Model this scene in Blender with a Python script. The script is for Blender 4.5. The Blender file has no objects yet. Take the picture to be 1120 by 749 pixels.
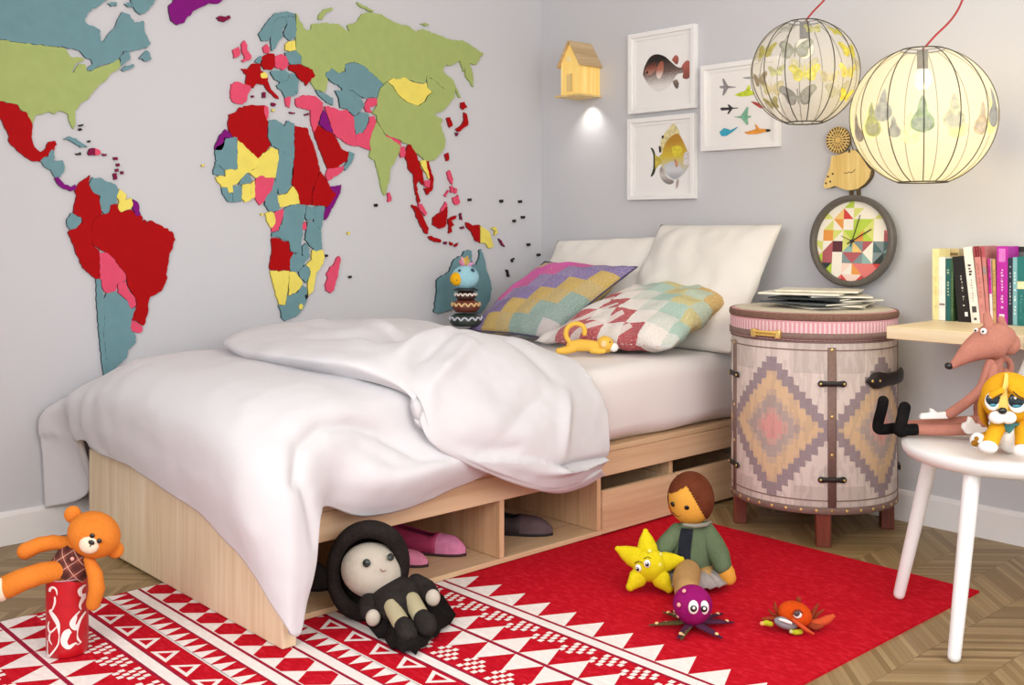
import bpy, bmesh, math, random
from mathutils import Vector, Matrix, noise
PI = math.pi
random.seed(7)
C = bpy.context.scene.collection
# ---------------------------------------------------------------- camera model (metres; corner of the room is the origin)
F, YH, H = 1166.0, 248.0, 1.05
TA = math.atan2(1270.0, F)
FW = Vector((-math.sin(TA), math.cos(TA), 0)); RT = Vector((FW.y, -FW.x, 0)); UP = Vector((0, 0, 1))
CAM = Vector((3.7251, -3.6133, H))
def ray(u, v): return FW + RT*((u-560)/F) + UP*((YH-v)/F)
def atD(u, v, d): return CAM + ray(u, v)*d
def atZ(u, v, z=0.0): r = ray(u, v); return CAM + r*((z-H)/r.z)
def atX(u, v, x=0.0): r = ray(u, v); return CAM + r*((x-CAM.x)/r.x)
def atY(u, v, y=0.0): r = ray(u, v); return CAM + r*((y-CAM.y)/r.y)

# ---------------------------------------------------------------- materials
def lin(c):
    c = c/255.0
    return c/12.92 if c <= 0.04045 else ((c+0.055)/1.055)**2.4
def rgb(h):
    return (lin(int(h[0:2], 16)), lin(int(h[2:4], 16)), lin(int(h[4:6], 16)), 1.0)
_mats = {}
class NT:
    def __init__(s, m):
        m.use_nodes = True; s.t = m.node_tree; s.b = s.t.nodes['Principled BSDF']
    def n(s, ty, **kw):
        nd = s.t.nodes.new(ty)
        for k, v in kw.items():
            if k.startswith('i_'):
                key = k[2:]; key = int(key) if key.isdigit() else key.replace('_', ' ')
                nd.inputs[key].default_value = v
            else: setattr(nd, k, v)
        return nd
    def l(s, a, b): s.t.links.new(a, b)
    def math(s, op, a, b=None, c=None):
        nd = s.t.nodes.new('ShaderNodeMath'); nd.operation = op
        for i, x in enumerate((a, b, c)):
            if x is None: continue
            if isinstance(x, (int, float)): nd.inputs[i].default_value = x
            else: s.l(x, nd.inputs[i])
        return nd.outputs[0]
    def mix(s, f, a, b):
        nd = s.t.nodes.new('ShaderNodeMix'); nd.data_type = 'RGBA'
        for sock, x in ((nd.inputs[0], f), (nd.inputs[6], a), (nd.inputs[7], b)):
            if isinstance(x, (int, float)): sock.default_value = x
            elif isinstance(x, tuple): sock.default_value = x
            else: s.l(x, sock)
        return nd.outputs[2]
    def ramp(s, f, stops, const=True):
        nd = s.t.nodes.new('ShaderNodeValToRGB'); r = nd.color_ramp
        if const: r.interpolation = 'CONSTANT'
        r.elements[0].position = stops[0][0]; r.elements[0].color = stops[0][1]
        r.elements[1].position = stops[1][0]; r.elements[1].color = stops[1][1]
        for p, c in stops[2:]:
            e = r.elements.new(p); e.color = c
        s.l(f, nd.inputs[0]); return nd.outputs[0]
    def coord(s, which='Object'):
        return s.t.nodes.new('ShaderNodeTexCoord').outputs[which]
    def noise(s, vec, scale, detail=3.0, rough=0.5):
        nd = s.n('ShaderNodeTexNoise'); nd.inputs['Scale'].default_value = scale
        nd.inputs['Detail'].default_value = detail; nd.inputs['Roughness'].default_value = rough
        s.l(vec, nd.inputs['Vector']); return nd.outputs[0]
    def mapping(s, vec, loc=(0,0,0), rot=(0,0,0), scale=(1,1,1)):
        nd = s.n('ShaderNodeMapping'); nd.inputs[1].default_value = loc; nd.inputs[2].default_value = rot; nd.inputs[3].default_value = scale
        s.l(vec, nd.inputs[0]); return nd.outputs[0]
    def bump(s, h, strength=0.3, dist=0.002):
        nd = s.n('ShaderNodeBump'); nd.inputs['Strength'].default_value = strength; nd.inputs['Distance'].default_value = dist
        s.l(h, nd.inputs['Height']); s.l(nd.outputs[0], s.b.inputs['Normal'])
def mat(key, hexc, rough=0.6, var=0.0, vscale=40.0, bump=0.0, bscale=300.0, metal=0.0, spec=0.5, sheen=0.0, stretch=None, coat=0.0):
    """plain surface with a soft procedural mottling and grain"""
    if key in _mats: return _mats[key]
    m = bpy.data.materials.new(key); t = NT(m); c = rgb(hexc)
    t.b.inputs['Roughness'].default_value = rough; t.b.inputs['Metallic'].default_value = metal
    t.b.inputs['Specular IOR Level'].default_value = spec
    if sheen: t.b.inputs['Sheen Weight'].default_value = sheen
    if coat: t.b.inputs['Coat Weight'].default_value = coat
    co = t.coord()
    if stretch: co = t.mapping(co, scale=stretch)
    if var > 0:
        f = t.noise(co, vscale, 4.0)
        lo = tuple(max(0, x*(1-var)) for x in c[:3])+(1,); hi = tuple(min(1, x*(1+var)) for x in c[:3])+(1,)
        t.l(t.ramp(f, [(0.3, lo), (0.7, hi)], False), t.b.inputs['Base Color'])
    else: t.b.inputs['Base Color'].default_value = c
    if bump > 0: t.bump(t.noise(co, bscale, 2.0), bump)
    m.diffuse_color = c
    _mats[key] = m; return m
def newmat(key):
    m = bpy.data.materials.new(key); _mats[key] = m; return m, NT(m)

# ---------------------------------------------------------------- mesh building
class MB:
    def __init__(s): s.bm = bmesh.new(); s.mi = 0; s.sm = True
    def _f(s, vs, mi=None, sm=None):
        try: f = s.bm.faces.new(vs)
        except ValueError: return None
        f.material_index = s.mi if mi is None else mi; f.smooth = s.sm if sm is None else sm; return f
    def v(s, p): return s.bm.verts.new(p)
    def box(s, lo, hi, bevel=0.0, mx=None, seg=2):
        r = bmesh.ops.create_cube(s.bm, size=1.0); vs = r['verts']
        lo = Vector(lo); hi = Vector(hi)
        for w in vs: w.co = Vector([(lo[i]+hi[i])/2 + w.co[i]*(hi[i]-lo[i]) for i in range(3)])
        fs = set(f for w in vs for f in w.link_faces)
        for f in fs: f.material_index = s.mi; f.smooth = False
        allv = set(vs)
        if bevel > 0:
            es = list(set(e for w in vs for e in w.link_edges))
            rr = bmesh.ops.bevel(s.bm, geom=es, offset=bevel, segments=seg, affect='EDGES', profile=0.5)
            for f in rr['faces']: f.material_index = s.mi; f.smooth = True
            allv = set(rr['verts']) | set(w for w in vs if w.is_valid)
        if mx is not None:
            for w in allv:
                if w.is_valid: w.co = mx @ w.co
        return s
    def grid(s, pts, closeu=False, closev=False, mi=None):
        """pts[i][j] -> quads"""
        V = [[s.v(p) for p in row] for row in pts]; n, m = len(V), len(V[0])
        for i in range(n if closeu else n-1):
            for j in range(m if closev else m-1):
                a, b, c, d = V[i][j], V[(i+1) % n][j], V[(i+1) % n][(j+1) % m], V[i][(j+1) % m]
                s._f((a, b, c, d), mi)
        return V
    def ell(s, c, r, mx=None, nu=24, nv=14, warp=None, mi=None):
        c = Vector(c); r = Vector((r, r, r)) if isinstance(r, (int, float)) else Vector(r)
        def P(a, b):
            p = Vector((math.cos(a)*math.sin(b)*r.x, math.sin(a)*math.sin(b)*r.y, math.cos(b)*r.z))
            if warp: p = warp(p)
            if mx is not None: p = mx @ p
            return c+p
        top = s.v(P(0, 0)); bot = s.v(P(0, PI))
        R = [[s.v(P(2*PI*i/nu, PI*j/nv)) for i in range(nu)] for j in range(1, nv)]
        for i in range(nu):
            k = (i+1) % nu
            s._f((top, R[0][i], R[0][k]), mi); s._f((bot, R[-1][k], R[-1][i]), mi)
            for j in range(len(R)-1): s._f((R[j][i], R[j+1][i], R[j+1][k], R[j][k]), mi)
        return s
    def tube(s, pts, rad, n=12, caps=True, flat=1.0, flatdir=None, closed=False, mi=None):
        """rounded tube through points with radii; flat<1 squeezes the section along flatdir"""
        P = [Vector(p) for p in pts]; R = list(rad) if isinstance(rad, (list, tuple)) else [rad]*len(P)
        if not closed and caps and len(P) >= 2:
            P0, R0 = [], []
            d0 = (P[0]-P[1]).normalized(); d1 = (P[-1]-P[-2]).normalized()
            for k in range(1, 5):
                a = PI/2*k/5; P0.append(P[0]+d0*R[0]*math.cos(a)); R0.append(R[0]*math.sin(a))
            P1, R1 = [], []
            for k in range(4, 0, -1):
                a = PI/2*k/5; P1.append(P[-1]+d1*R[-1]*math.cos(a)); R1.append(R[-1]*math.sin(a))
            tip0, tip1 = P[0]+d0*R[0], P[-1]+d1*R[-1]
            P, R = P0+P+P1, R0+R+R1
        N = len(P); rings = []; prev = None
        for i in range(N):
            if closed: d = (P[(i+1) % N]-P[i-1]).normalized()
            else: d = (P[min(i+1, N-1)]-P[max(i-1, 0)]).normalized()
            ref = Vector(flatdir) if flatdir is not None else (prev if prev is not None else (Vector((0, 0, 1)) if abs(d.z) < 0.9 else Vector((1, 0, 0))))
            x = ref - d*ref.dot(d)
            if x.length < 1e-6: x = d.orthogonal()
            x.normalize(); y = d.cross(x); prev = x
            rings.append([s.v(P[i] + x*(math.cos(2*PI*k/n)*R[i]*flat) + y*(math.sin(2*PI*k/n)*R[i])) for k in range(n)])
        for i in range(N if closed else N-1):
            A, B = rings[i], rings[(i+1) % N]
            for k in range(n): s._f((A[k], A[(k+1) % n], B[(k+1) % n], B[k]), mi)
        if not closed:
            if caps:
                a = s.v(tip0); b = s.v(tip1)
                for k in range(n):
                    s._f((a, rings[0][(k+1) % n], rings[0][k]), mi); s._f((b, rings[-1][k], rings[-1][(k+1) % n]), mi)
            else:
                s._f(list(reversed(rings[0])), mi, False); s._f(rings[-1], mi, False)
        return s
    def lathe(s, prof, c=(0, 0, 0), n=48, mx=None, a0=0.0, a1=2*PI, mi=None):
        """prof: (r,z) list; revolve about z through c"""
        c = Vector(c); full = abs(a1-a0-2*PI) < 1e-6; m = n if full else n+1
        def P(r, z, k):
            a = a0+(a1-a0)*k/n; p = Vector((r*math.cos(a), r*math.sin(a), z))
            if mx is not None: p = mx @ p
            return c+p
        rows = []
        for r, z in prof:
            if r < 1e-7: rows.append([s.v(P(0, z, 0))]*m)
            else: rows.append([s.v(P(r, z, k)) for k in range(m)])
        for i in range(len(rows)-1):
            A, B = rows[i], rows[i+1]
            for k in range(n):
                q = (k+1) % m; vs = []
                for w in (A[k], A[q], B[q], B[k]):
                    if w not in vs: vs.append(w)
                if len(vs) >= 3: s._f(vs, mi)
        return s
    def prism(s, poly, fn, t0, t1, mi=None, edge=None, inset=0.0, sm=False):
        """poly: 2-D points; fn(a,b,t)->3-D; slab from t0 (back) to t1 (front)"""
        n = len(poly)
        A = [s.v(fn(a, b, t0)) for a, b in poly]; B = [s.v(fn(a, b, t1)) for a, b in poly]
        e = mi if edge is None else edge
        for i in range(n): s._f((A[i], A[(i+1) % n], B[(i+1) % n], B[i]), e, sm)
        s._f(list(reversed(A)), e, False); f = s._f(B, mi, False)
        if inset > 0 and f is not None:
            bmesh.ops.inset_region(s.bm, faces=[f], thickness=inset, depth=0.0, use_even_offset=False)
            for q in s.bm.faces:
                pass
        return f
    def bars(s, segs, r, n=6):
        for a, b in segs: s.tube([a, b], r, n=n, caps=False)
        return s
    def done(s, name, mats, parent=None, mx=None, weld=True, subsurf=0, sharp=None):
        if weld: bmesh.ops.remove_doubles(s.bm, verts=s.bm.verts, dist=1e-6)
        if mx is not None: bmesh.ops.transform(s.bm, matrix=mx, verts=s.bm.verts)
        bmesh.ops.recalc_face_normals(s.bm, faces=s.bm.faces)
        me = bpy.data.meshes.new(name); s.bm.to_mesh(me); s.bm.free()
        o = bpy.data.objects.new(name, me); C.objects.link(o)
        for m in (mats if isinstance(mats, (list, tuple)) else [mats]): me.materials.append(m)
        if sharp:
            try: me.set_sharp_from_angle(angle=math.radians(sharp))
            except Exception: pass
        if subsurf:
            md = o.modifiers.new('smooth', 'SUBSURF'); md.levels = subsurf; md.render_levels = subsurf
        if parent is not None: o.parent = parent
        return o
def tag(o, label=None, cat=None, group=None, kind=None):
    if label: o['label'] = label
    if cat: o['category'] = cat
    if group: o['group'] = group
    if kind: o['kind'] = kind
    return o
def thing(name, label, cat, loc=(0, 0, 0), rz=0.0, group=None):
    o = bpy.data.objects.new(name, None); C.objects.link(o); o.empty_display_size = 0.05
    o.location = loc; o.rotation_euler = (0, 0, rz); return tag(o, label, cat, group)
def part(o, label): o['label'] = label; return o
class Local:
    """local frame of a thing that faces the way it does in the photo: x to its left-right, y away, z up"""
    def __init__(s, name, label, cat, u, v, z=0.0, d=None, group=None):
        if d is None: p = atZ(u, v, z); s.d = (p-CAM).dot(FW)
        else: s.d = d; p = atD(u, v, d); p.z = z
        s.o = p; s.z = z; s.e = thing(name, label, cat, p, TA, group)
    def q(s, u, v, dy=0.0):
        p = atD(u, v, s.d+dy) - s.o
        return Vector((p.dot(RT), p.dot(FW), p.z))
    def k(s, px, dy=0.0): return px*(s.d+dy)/F
def rot(axis, deg): return Matrix.Rotation(math.radians(deg), 3, axis)
def frame(normal, up=(0, 0, 1)):
    """3x3 whose z column is NORMAL, x to the right, y up"""
    z = Vector(normal).normalized(); x = Vector(up).cross(z).normalized(); y = z.cross(x)
    return Matrix((x, y, z)).transposed()
def disc_on(mb, c, normal, r, thick=0.0015, n=20, sx=1.0, mi=None, dome=0.35):
    """small domed disc (eye, cheek, button) lying on a surface at c"""
    m = frame(normal); prof = []
    for k in range(6):
        a = PI/2*k/5; prof.append((r*math.cos(a), thick + r*dome*math.sin(a)))
    prof = [(r, -0.001)] + prof; prof[-1] = (0.0, prof[-1][1])
    S = Matrix.Diagonal((sx, 1, 1))
    mb.lathe(prof, c, n=n, mx=m @ S, mi=mi)
def catmull(P, per):
    """smooth curve through points"""
    out = []; n = len(P)
    for i in range(n-1):
        p0, p1, p2, p3 = P[max(i-1, 0)], P[i], P[i+1], P[min(i+2, n-1)]
        for k in range(per):
            t = k/per; t2, t3 = t*t, t*t*t
            out.append((p1*2 + (p2-p0)*t + (p0*2-p1*5+p2*4-p3)*t2 + (p1*3-p0-p2*3+p3)*t3)*0.5)
    out.append(P[-1]); return out
def surf(rows, pu, pv):
    """dense smooth grid through a coarse grid of control points"""
    R = [catmull([Vector(p) for p in r], pv) for r in rows]
    cols = [catmull([R[i][j] for i in range(len(R))], pu) for j in range(len(R[0]))]
    return [[cols[j][i] for j in range(len(cols))] for i in range(len(cols[0]))]
# ================================================================ setting
def wall_mat(key, hexc):
    m, t = newmat(key); co = t.coord()
    f = t.noise(co, 1.3, 2.0); a = rgb(hexc); b = tuple(x*0.97 for x in a[:3])+(1,)
    t.l(t.mix(f, a, b), t.b.inputs['Base Color']); t.b.inputs['Roughness'].default_value = 0.75
    t.bump(t.noise(co, 220, 2.0), 0.06); return m
M_wall = wall_mat('painted_wall', 'CECED2')
M_trim = mat('white_gloss_paint', 'F0EEEE', 0.35, 0.02, 3)
M_ceil = mat('white_ceiling_paint', 'F4F2F0', 0.8, 0.02, 2)
def floor_mat():
    m, t = newmat('chevron_oak_floor'); co = t.coord()
    mp = t.mapping(co, rot=(0, 0, math.radians(0)))
    sx = t.n('ShaderNodeSeparateXYZ'); t.l(mp, sx.inputs[0]); x, y = sx.outputs[1], sx.outputs[0]
    W, w = 0.165, 0.0225
    p = t.math('DIVIDE', y, W); c = t.math('FLOOR', p); f = t.math('FRACT', p)
    odd = t.math('MODULO', t.math('ABSOLUTE', c), 2.0)
    g = t.math('ABSOLUTE', t.math('SUBTRACT', odd, f))
    q = t.math('ADD', x, t.math('MULTIPLY', g, W*1.0))
    k = t.math('DIVIDE', q, w); kf = t.math('FRACT', k); ki = t.math('FLOOR', k)
    cv = t.n('ShaderNodeCombineXYZ'); t.l(ki, cv.inputs[0]); t.l(c, cv.inputs[1])
    wn = t.n('ShaderNodeTexWhiteNoise'); t.l(cv.outputs[0], wn.inputs['Vector'])
    cv2 = t.n('ShaderNodeCombineXYZ'); t.l(t.math('MULTIPLY', y, 6.0), cv2.inputs[0]); t.l(t.math('MULTIPLY', q, 140.0), cv2.inputs[1]); t.l(ki, cv2.inputs[2])
    gr = t.noise(cv2.outputs[0], 1.0, 4.0)
    base = t.ramp(wn.outputs['Value'], [(0.0, rgb('8A7048')), (0.35, rgb('9C8258')), (0.7, rgb('AA9066')), (1.0, rgb('B89E72'))], False)
    col = t.mix(t.math('MULTIPLY', gr, 0.45), base, rgb('604A2C'))
    e1 = t.math('LESS_THAN', kf, 0.07); e2 = t.math('LESS_THAN', f, 0.012)
    e = t.math('MAXIMUM', e1, e2)
    t.l(t.mix(t.math('MULTIPLY', e, 0.5), col, rgb('443420')), t.b.inputs['Base Color'])
    t.b.inputs['Roughness'].default_value = 0.45
    t.bump(t.math('SUBTRACT', gr, t.math('MULTIPLY', e, 2.0)), 0.25, 0.001)
    return m
def struct(name, lo, hi, m, bevel=0.0):
    o = MB().box(lo, hi, bevel).done(name, m); o['kind'] = 'structure'; return o
XR, YF, ZC = 4.6, -4.8, 2.6
struct('floor', (-0.1, YF, -0.1), (XR, 0.1, 0.0), floor_mat())
struct('wall_left', (-0.1, YF, 0), (0, 0.1, ZC), M_wall)
struct('wall_back', (0, 0, 0), (XR, 0.1, ZC), M_wall)
struct('ceiling', (-0.1, YF, ZC), (XR, 0.1, ZC+0.08), M_ceil)
struct('light_blocker_wall', (0.0, -3.55, 0.0), (1.15, -3.45, ZC), M_wall)  # unseen wall section, added to block light and darken the left side
def base(name, fn, a, b):
    prof = [(0.0, 0.0), (0.0, 0.11), (0.006, 0.11), (0.010, 0.106), (0.013, 0.095), (0.013, 0.0)]
    o = MB(); o.sm = False
    A = [o.v(fn(a, d, z)) for d, z in prof]; B = [o.v(fn(b, d, z)) for d, z in prof]
    for i in range(len(prof)): j = (i+1) % len(prof); o._f((A[i], A[j], B[j], B[i]))
    o._f(A); o._f(B); o = o.done(name, M_trim); o['kind'] = 'structure'
base('baseboard_left', lambda s, d, z: (d, s, z), YF, 0.0)
base('baseboard_back', lambda s, d, z: (s, -d, z), 0.013, XR)

# ================================================================ rug (pattern woven in as coloured faces of one mesh)
def fabric2(key, hexc, var, dark):
    m, t = newmat(key); co = t.coord(); a = rgb(hexc)
    n1 = t.noise(t.mapping(co, scale=(1, 2.2, 1)), 38, 5.0, 0.65); n2 = t.noise(co, 420, 2.0)
    c = t.ramp(n1, [(0.25, tuple(x*(1-dark) for x in a[:3])+(1,)), (0.5, a), (0.78, tuple(min(1, x*(1+var)+k) for x, k in zip(a[:3], (0.10, 0.02, 0.03)))+(1,))], False)
    t.l(c, t.b.inputs['Base Color']); t.b.inputs['Roughness'].default_value = 0.95; t.b.inputs['Specular IOR Level'].default_value = 0.1
    t.bump(n2, 0.5, 0.002); return m
def build_rug():
    X0, X1, Y0, Y1, T = 0.735, 2.378, -3.38, -0.555, 0.006
    mats = [fabric2('rug_red_wool', 'C00B21', 0.08, 0.20), fabric2('rug_white_wool', 'EFE6E2', 0.15, 0.05), fabric2('rug_maroon_wool', '9E1838', 0.06, 0.15)]
    m = MB(); m.sm = False; m.box((X0, Y0, 0.0), (X1, Y1, T))
    lev = [T+0.0005, T+0.0009, T+0.0013]
    def clip(poly):
        for ax, s, lim in ((0, 1, X0), (0, -1, X1)):
            out = []
            for i in range(len(poly)):
                a, b = poly[i-1], poly[i]; da, db = (a[ax]-lim)*s, (b[ax]-lim)*s
                if (da >= 0) != (db >= 0):
                    k = da/(da-db); out.append((a[0]+(b[0]-a[0])*k, a[1]+(b[1]-a[1])*k))
                if db >= 0: out.append(b)
            poly = out
            if len(poly) < 3: return None
        return poly
    def put(poly, mi, lv=0):
        poly = clip(poly)
        if poly: m._f([m.v((x, y, lev[lv])) for x, y in poly], mi, False)
    YC = -2.275
    def both(fn):
        fn(lambda y: YC+y); fn(lambda y: YC-y)
    def band(Y, y0, y1, mi, lv=0): put([(X0, Y(y0)), (X1, Y(y0)), (X1, Y(y1)), (X0, Y(y1))], mi, lv)
    def tri_row(Y, yb, yt, per, ph, mi, wid, lv=0):
        k = -1
        while X0 + (k-1)*per < X1:
            c = X0 + ph + k*per
            put([(c-wid/2, Y(yb)), (c+wid/2, Y(yb)), (c, Y(yt))], mi, lv); k += 1
    def half(Y):
        # centre band: white with red lozenges, edged by thin lines and a white stripe
        band(Y, 0.0, 0.048, 1)
        band(Y, 0.049, 0.057, 2); band(Y, 0.057, 0.088, 1); band(Y, 0.088, 0.093, 2)
        tri_row(Y, 0.150, 0.094, 0.049, 0.02, 1, 0.046)
        band(Y, 0.148, 0.154, 1)
        k = -1                                                       # outlined triangles
        while X0+(k-1)*0.111 < X1:
            c = X0+0.06+k*0.111; s = 0.088
            put([(c-s/2, Y(0.222)), (c+s/2, Y(0.222)), (c+0.0, Y(0.165))], 1)
            put([(c-s/2+0.022, Y(0.213)), (c+s/2-0.022, Y(0.213)), (c, Y(0.183))], 0, 1); k += 1
        band(Y, 0.228, 0.236, 2); band(Y, 0.236, 0.266, 1); band(Y, 0.266, 0.274, 2)
        def checks(y0, sgn):
            k = -1
            while X0+(k-1)*0.1 < X1:
                c = X0+0.03+k*0.1
                for r in range(4):
                    for q in range(3 if r < 3 else 2):
                        x = c + q*0.026 + (r % 2)*0.013 - r*0.006; y = y0+sgn*r*0.017
                        put([(x, Y(y)), (x+0.014, Y(y)), (x+0.014, Y(y+sgn*0.015)), (x, Y(y+sgn*0.015))], 1, 1)
                k += 1
        checks(0.279, 1)
        YM = 0.436
        def tri2(sg):
            k = -1
            while X0+(k-1)*0.101 < X1:
                c = X0+0.015+k*0.101
                put([(c-0.049, Y(YM+sg*0.006)), (c+0.049, Y(YM+sg*0.006)), (c, Y(YM+sg*0.098))], 1); k += 1
        tri2(1); tri2(-1)
        band(Y, YM-0.005, YM+0.005, 2, 1)
        checks(2*YM-0.279-0.0, -1)
        band(Y, 2*YM-0.274, 2*YM-0.266, 2); band(Y, 2*YM-0.266, 2*YM-0.236, 1); band(Y, 2*YM-0.236, 2*YM-0.228, 2)
        k = -1
        while X0+(k-1)*0.101 < X1:
            c = X0+0.072+k*0.101
            put([(c-0.05, Y(2*YM-0.226)), (c+0.05, Y(2*YM-0.226)), (c, Y(2*YM-0.128))], 1); k += 1
    both(half)
    k = -1
    while X0+(k-1)*0.1025 < X1:                                      # lozenges of the centre band
        c = X0+0.05+k*0.1025
        put([(c-0.05, YC), (c-0.012, YC+0.045), (c+0.016, YC+0.045), (c+0.05, YC), (c+0.012, YC-0.045), (c-0.016, YC-0.045)], 0, 1); k += 1
    o = m.done('rug', mats, weld=False)
    tag(o, 'red rug with white geometric bands lying on the wooden floor', 'rug')
build_rug()
# ================================================================ bed
def wood(key, a, b, axis='x', dark=None, rough=0.5, scale=1.0):
    m, t = newmat(key); co = t.coord()
    st = {'x': (1.2, 26, 26), 'y': (26, 1.2, 26), 'z': (26, 26, 1.2)}[axis]
    mp = t.mapping(co, scale=tuple(s*scale for s in st))
    n1 = t.noise(mp, 1.0, 5.0, 0.6); n2 = t.noise(t.mapping(co, scale=tuple(s*4*scale for s in st)), 1.0, 3.0)
    f = t.math('ADD', t.math('MULTIPLY', n1, 0.75), t.math('MULTIPLY', n2, 0.25))
    t.l(t.ramp(f, [(0.32, rgb(dark or b)), (0.5, rgb(b)), (0.66, rgb(a))], False), t.b.inputs['Base Color'])
    t.b.inputs['Roughness'].default_value = rough; t.bump(n2, 0.08, 0.001); return m
M_foot = wood('birch_panel_upright', 'F0DFC2', 'E8D2B0', 'z', 'DCC49E', 0.5, 0.8)
M_rail = wood('birch_rail', 'E6C6A2', 'DCB892', 'y', 'CEA680', 0.5, 0.55)
M_shelf = wood('birch_inside', 'DFC09A', 'D6B48E', 'y', 'C8A47E', 0.5, 0.6)
M_div = wood('birch_divider', 'E0BA92', 'D4AC84', 'z', 'C49A72', 0.5, 0.7)
BX0, BX1 = 0.17, 1.275
BED = Vector((0.75, -1.2, 0))
bed = thing('platform_bed', 'pale birch platform bed with open shelves and drawers along its side', 'bed', BED)
def bpart(name, lo, hi, m, bevel=0.002, parent=None):
    return MB().box(Vector(lo)-BED, Vector(hi)-BED, bevel).done(name, m, parent or bed)
bpart('foot_panel', (0.17, -2.255, 0.0085), (1.41, -2.215, 0.315), M_foot, 0.003)
bpart('head_panel', (0.17, -0.075, 0.0), (1.275, -0.04, 0.30), M_foot, 0.003)
bpart('side_rail', (BX1-0.022, -2.214, 0.205), (BX1+0.004, -0.076, 0.285), M_rail)
bpart('side_rail', (0.17, -2.214, 0.03), (0.192, -0.076, 0.285), M_rail)
bpart('bottom_board', (0.193, -2.214, 0.0085), (BX1, -0.076, 0.024), M_shelf)
bpart('bed_deck', (0.17, -2.214, 0.286), (BX1+0.004, -0.076, 0.304), M_shelf)
bpart('back_board', (0.70, -2.214, 0.025), (0.714, -0.076, 0.285), M_div)
for y in (-1.845, -1.406, -0.966, -0.555):
    bpart('divider', (0.715, y-0.0095, 0.025), (BX1-0.0225 if y < -1 else BX1-0.0225, y+0.0095, 0.285), M_div)
for y in (-1.845, -1.406, -0.966):                                  # front lips of the uprights below the rail
    bpart('divider_edge', (BX1-0.0224, y-0.0095, 0.025), (BX1, y+0.0095, 0.2045), M_div, 0.001)
def drawer(y0, y1):
    f = bpart('drawer', (BX1-0.012, y0, 0.013), (BX1+0.008, y1, 0.157), M_rail, 0.002)
    b = MB(); x0, x1 = 0.74, BX1-0.0125
    b.box(Vector((x0, y0+0.012, 0.027))-BED, Vector((x1, y0+0.022, 0.150))-BED); b.box(Vector((x0, y1-0.022, 0.027))-BED, Vector((x1, y1-0.012, 0.150))-BED)
    b.box(Vector((x0, y0+0.022, 0.027))-BED, Vector((x0+0.01, y1-0.022, 0.150))-BED); b.box(Vector((x0+0.01, y0+0.022, 0.027))-BED, Vector((x1, y1-0.022, 0.033))-BED)
    b.done('drawer_box', M_shelf, f)
drawer(-0.953, -0.561); drawer(-0.549, -0.085)
# ---- mattress
def fabric(key, hexc, bump=0.35, scale=500, var=0.03, crumple=False):
    m, t = newmat(key); co = t.coord(); a = rgb(hexc)
    n = t.noise(co, scale, 2.0); w = t.noise(co, 14, 3.0)
    lo = tuple(x*(1-var) for x in a[:3])+(1,)
    t.l(t.mix(w, lo, a), t.b.inputs['Base Color']); t.b.inputs['Roughness'].default_value = 0.9
    t.b.inputs['Specular IOR Level'].default_value = 0.15; t.b.inputs['Sheen Weight'].default_value = 0.15
    t.bump(t.math('ADD', n, t.math('MULTIPLY', w, 1.5)), bump, 0.0015)
    if crumple:                                                      # pressed-in linen wrinkles
        nd = t.n('ShaderNodeTexNoise'); nd.noise_type = 'RIDGED_MULTIFRACTAL'; nd.inputs['Scale'].default_value = 7.0; nd.inputs['Detail'].default_value = 4.0
        t.l(t.mapping(co, scale=(1, 1.25, 1)), nd.inputs['Vector'])
        b1 = t.n('ShaderNodeBump'); b1.inputs['Strength'].default_value = 0.55; b1.inputs['Distance'].default_value = 0.006
        t.l(nd.outputs[0], b1.inputs['Height']); prev = t.b.inputs['Normal'].links[0].from_node; t.l(b1.outputs[0], prev.inputs['Normal'])
    return m
M_sheet = fabric('white_cotton_sheet', 'EAE4E2')
M_duvet = fabric('white_linen_duvet', 'D8D6D9', 0.5, 420, 0.03, True)
M_case = fabric('cream_pillowcase', 'EAE6DF')
def mattress():
    x0, x1, y0, y1, z0, z1 = 0.20, 1.281, -2.200, -0.085, 0.3045, 0.568
    m = MB(); m.box((x0, y0, z0), (x1, y1, z1), 0.062, seg=6)
    bmesh.ops.subdivide_edges(m.bm, edges=[e for e in m.bm.edges if e.calc_length() > 0.3], cuts=36, use_grid_fill=True)
    for v in m.bm.verts:
        n = noise.noise(v.co*3.1)*0.006 + noise.noise(v.co*9)*0.002
        if v.co.z > z0+0.06: v.co.z += n
        if x1-v.co.x < 0.06:                                         # sheet tucked with soft pulls at its lower hem
            k = max(0, 1-(v.co.z-z0)/0.12)
            v.co.x += 0.004*math.sin(v.co.y*21+2*math.sin(v.co.y*5))*(0.4+k) + 0.004*k
            if v.co.z < z0+0.05: v.co.z += 0.005*math.sin(v.co.y*13)*k + 0.006
    for f in m.bm.faces: f.smooth = True
    o = m.done('mattress', M_sheet)
    tag(o, 'thick mattress in a smooth white fitted sheet on the birch bed', 'mattress')
mattress()
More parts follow.
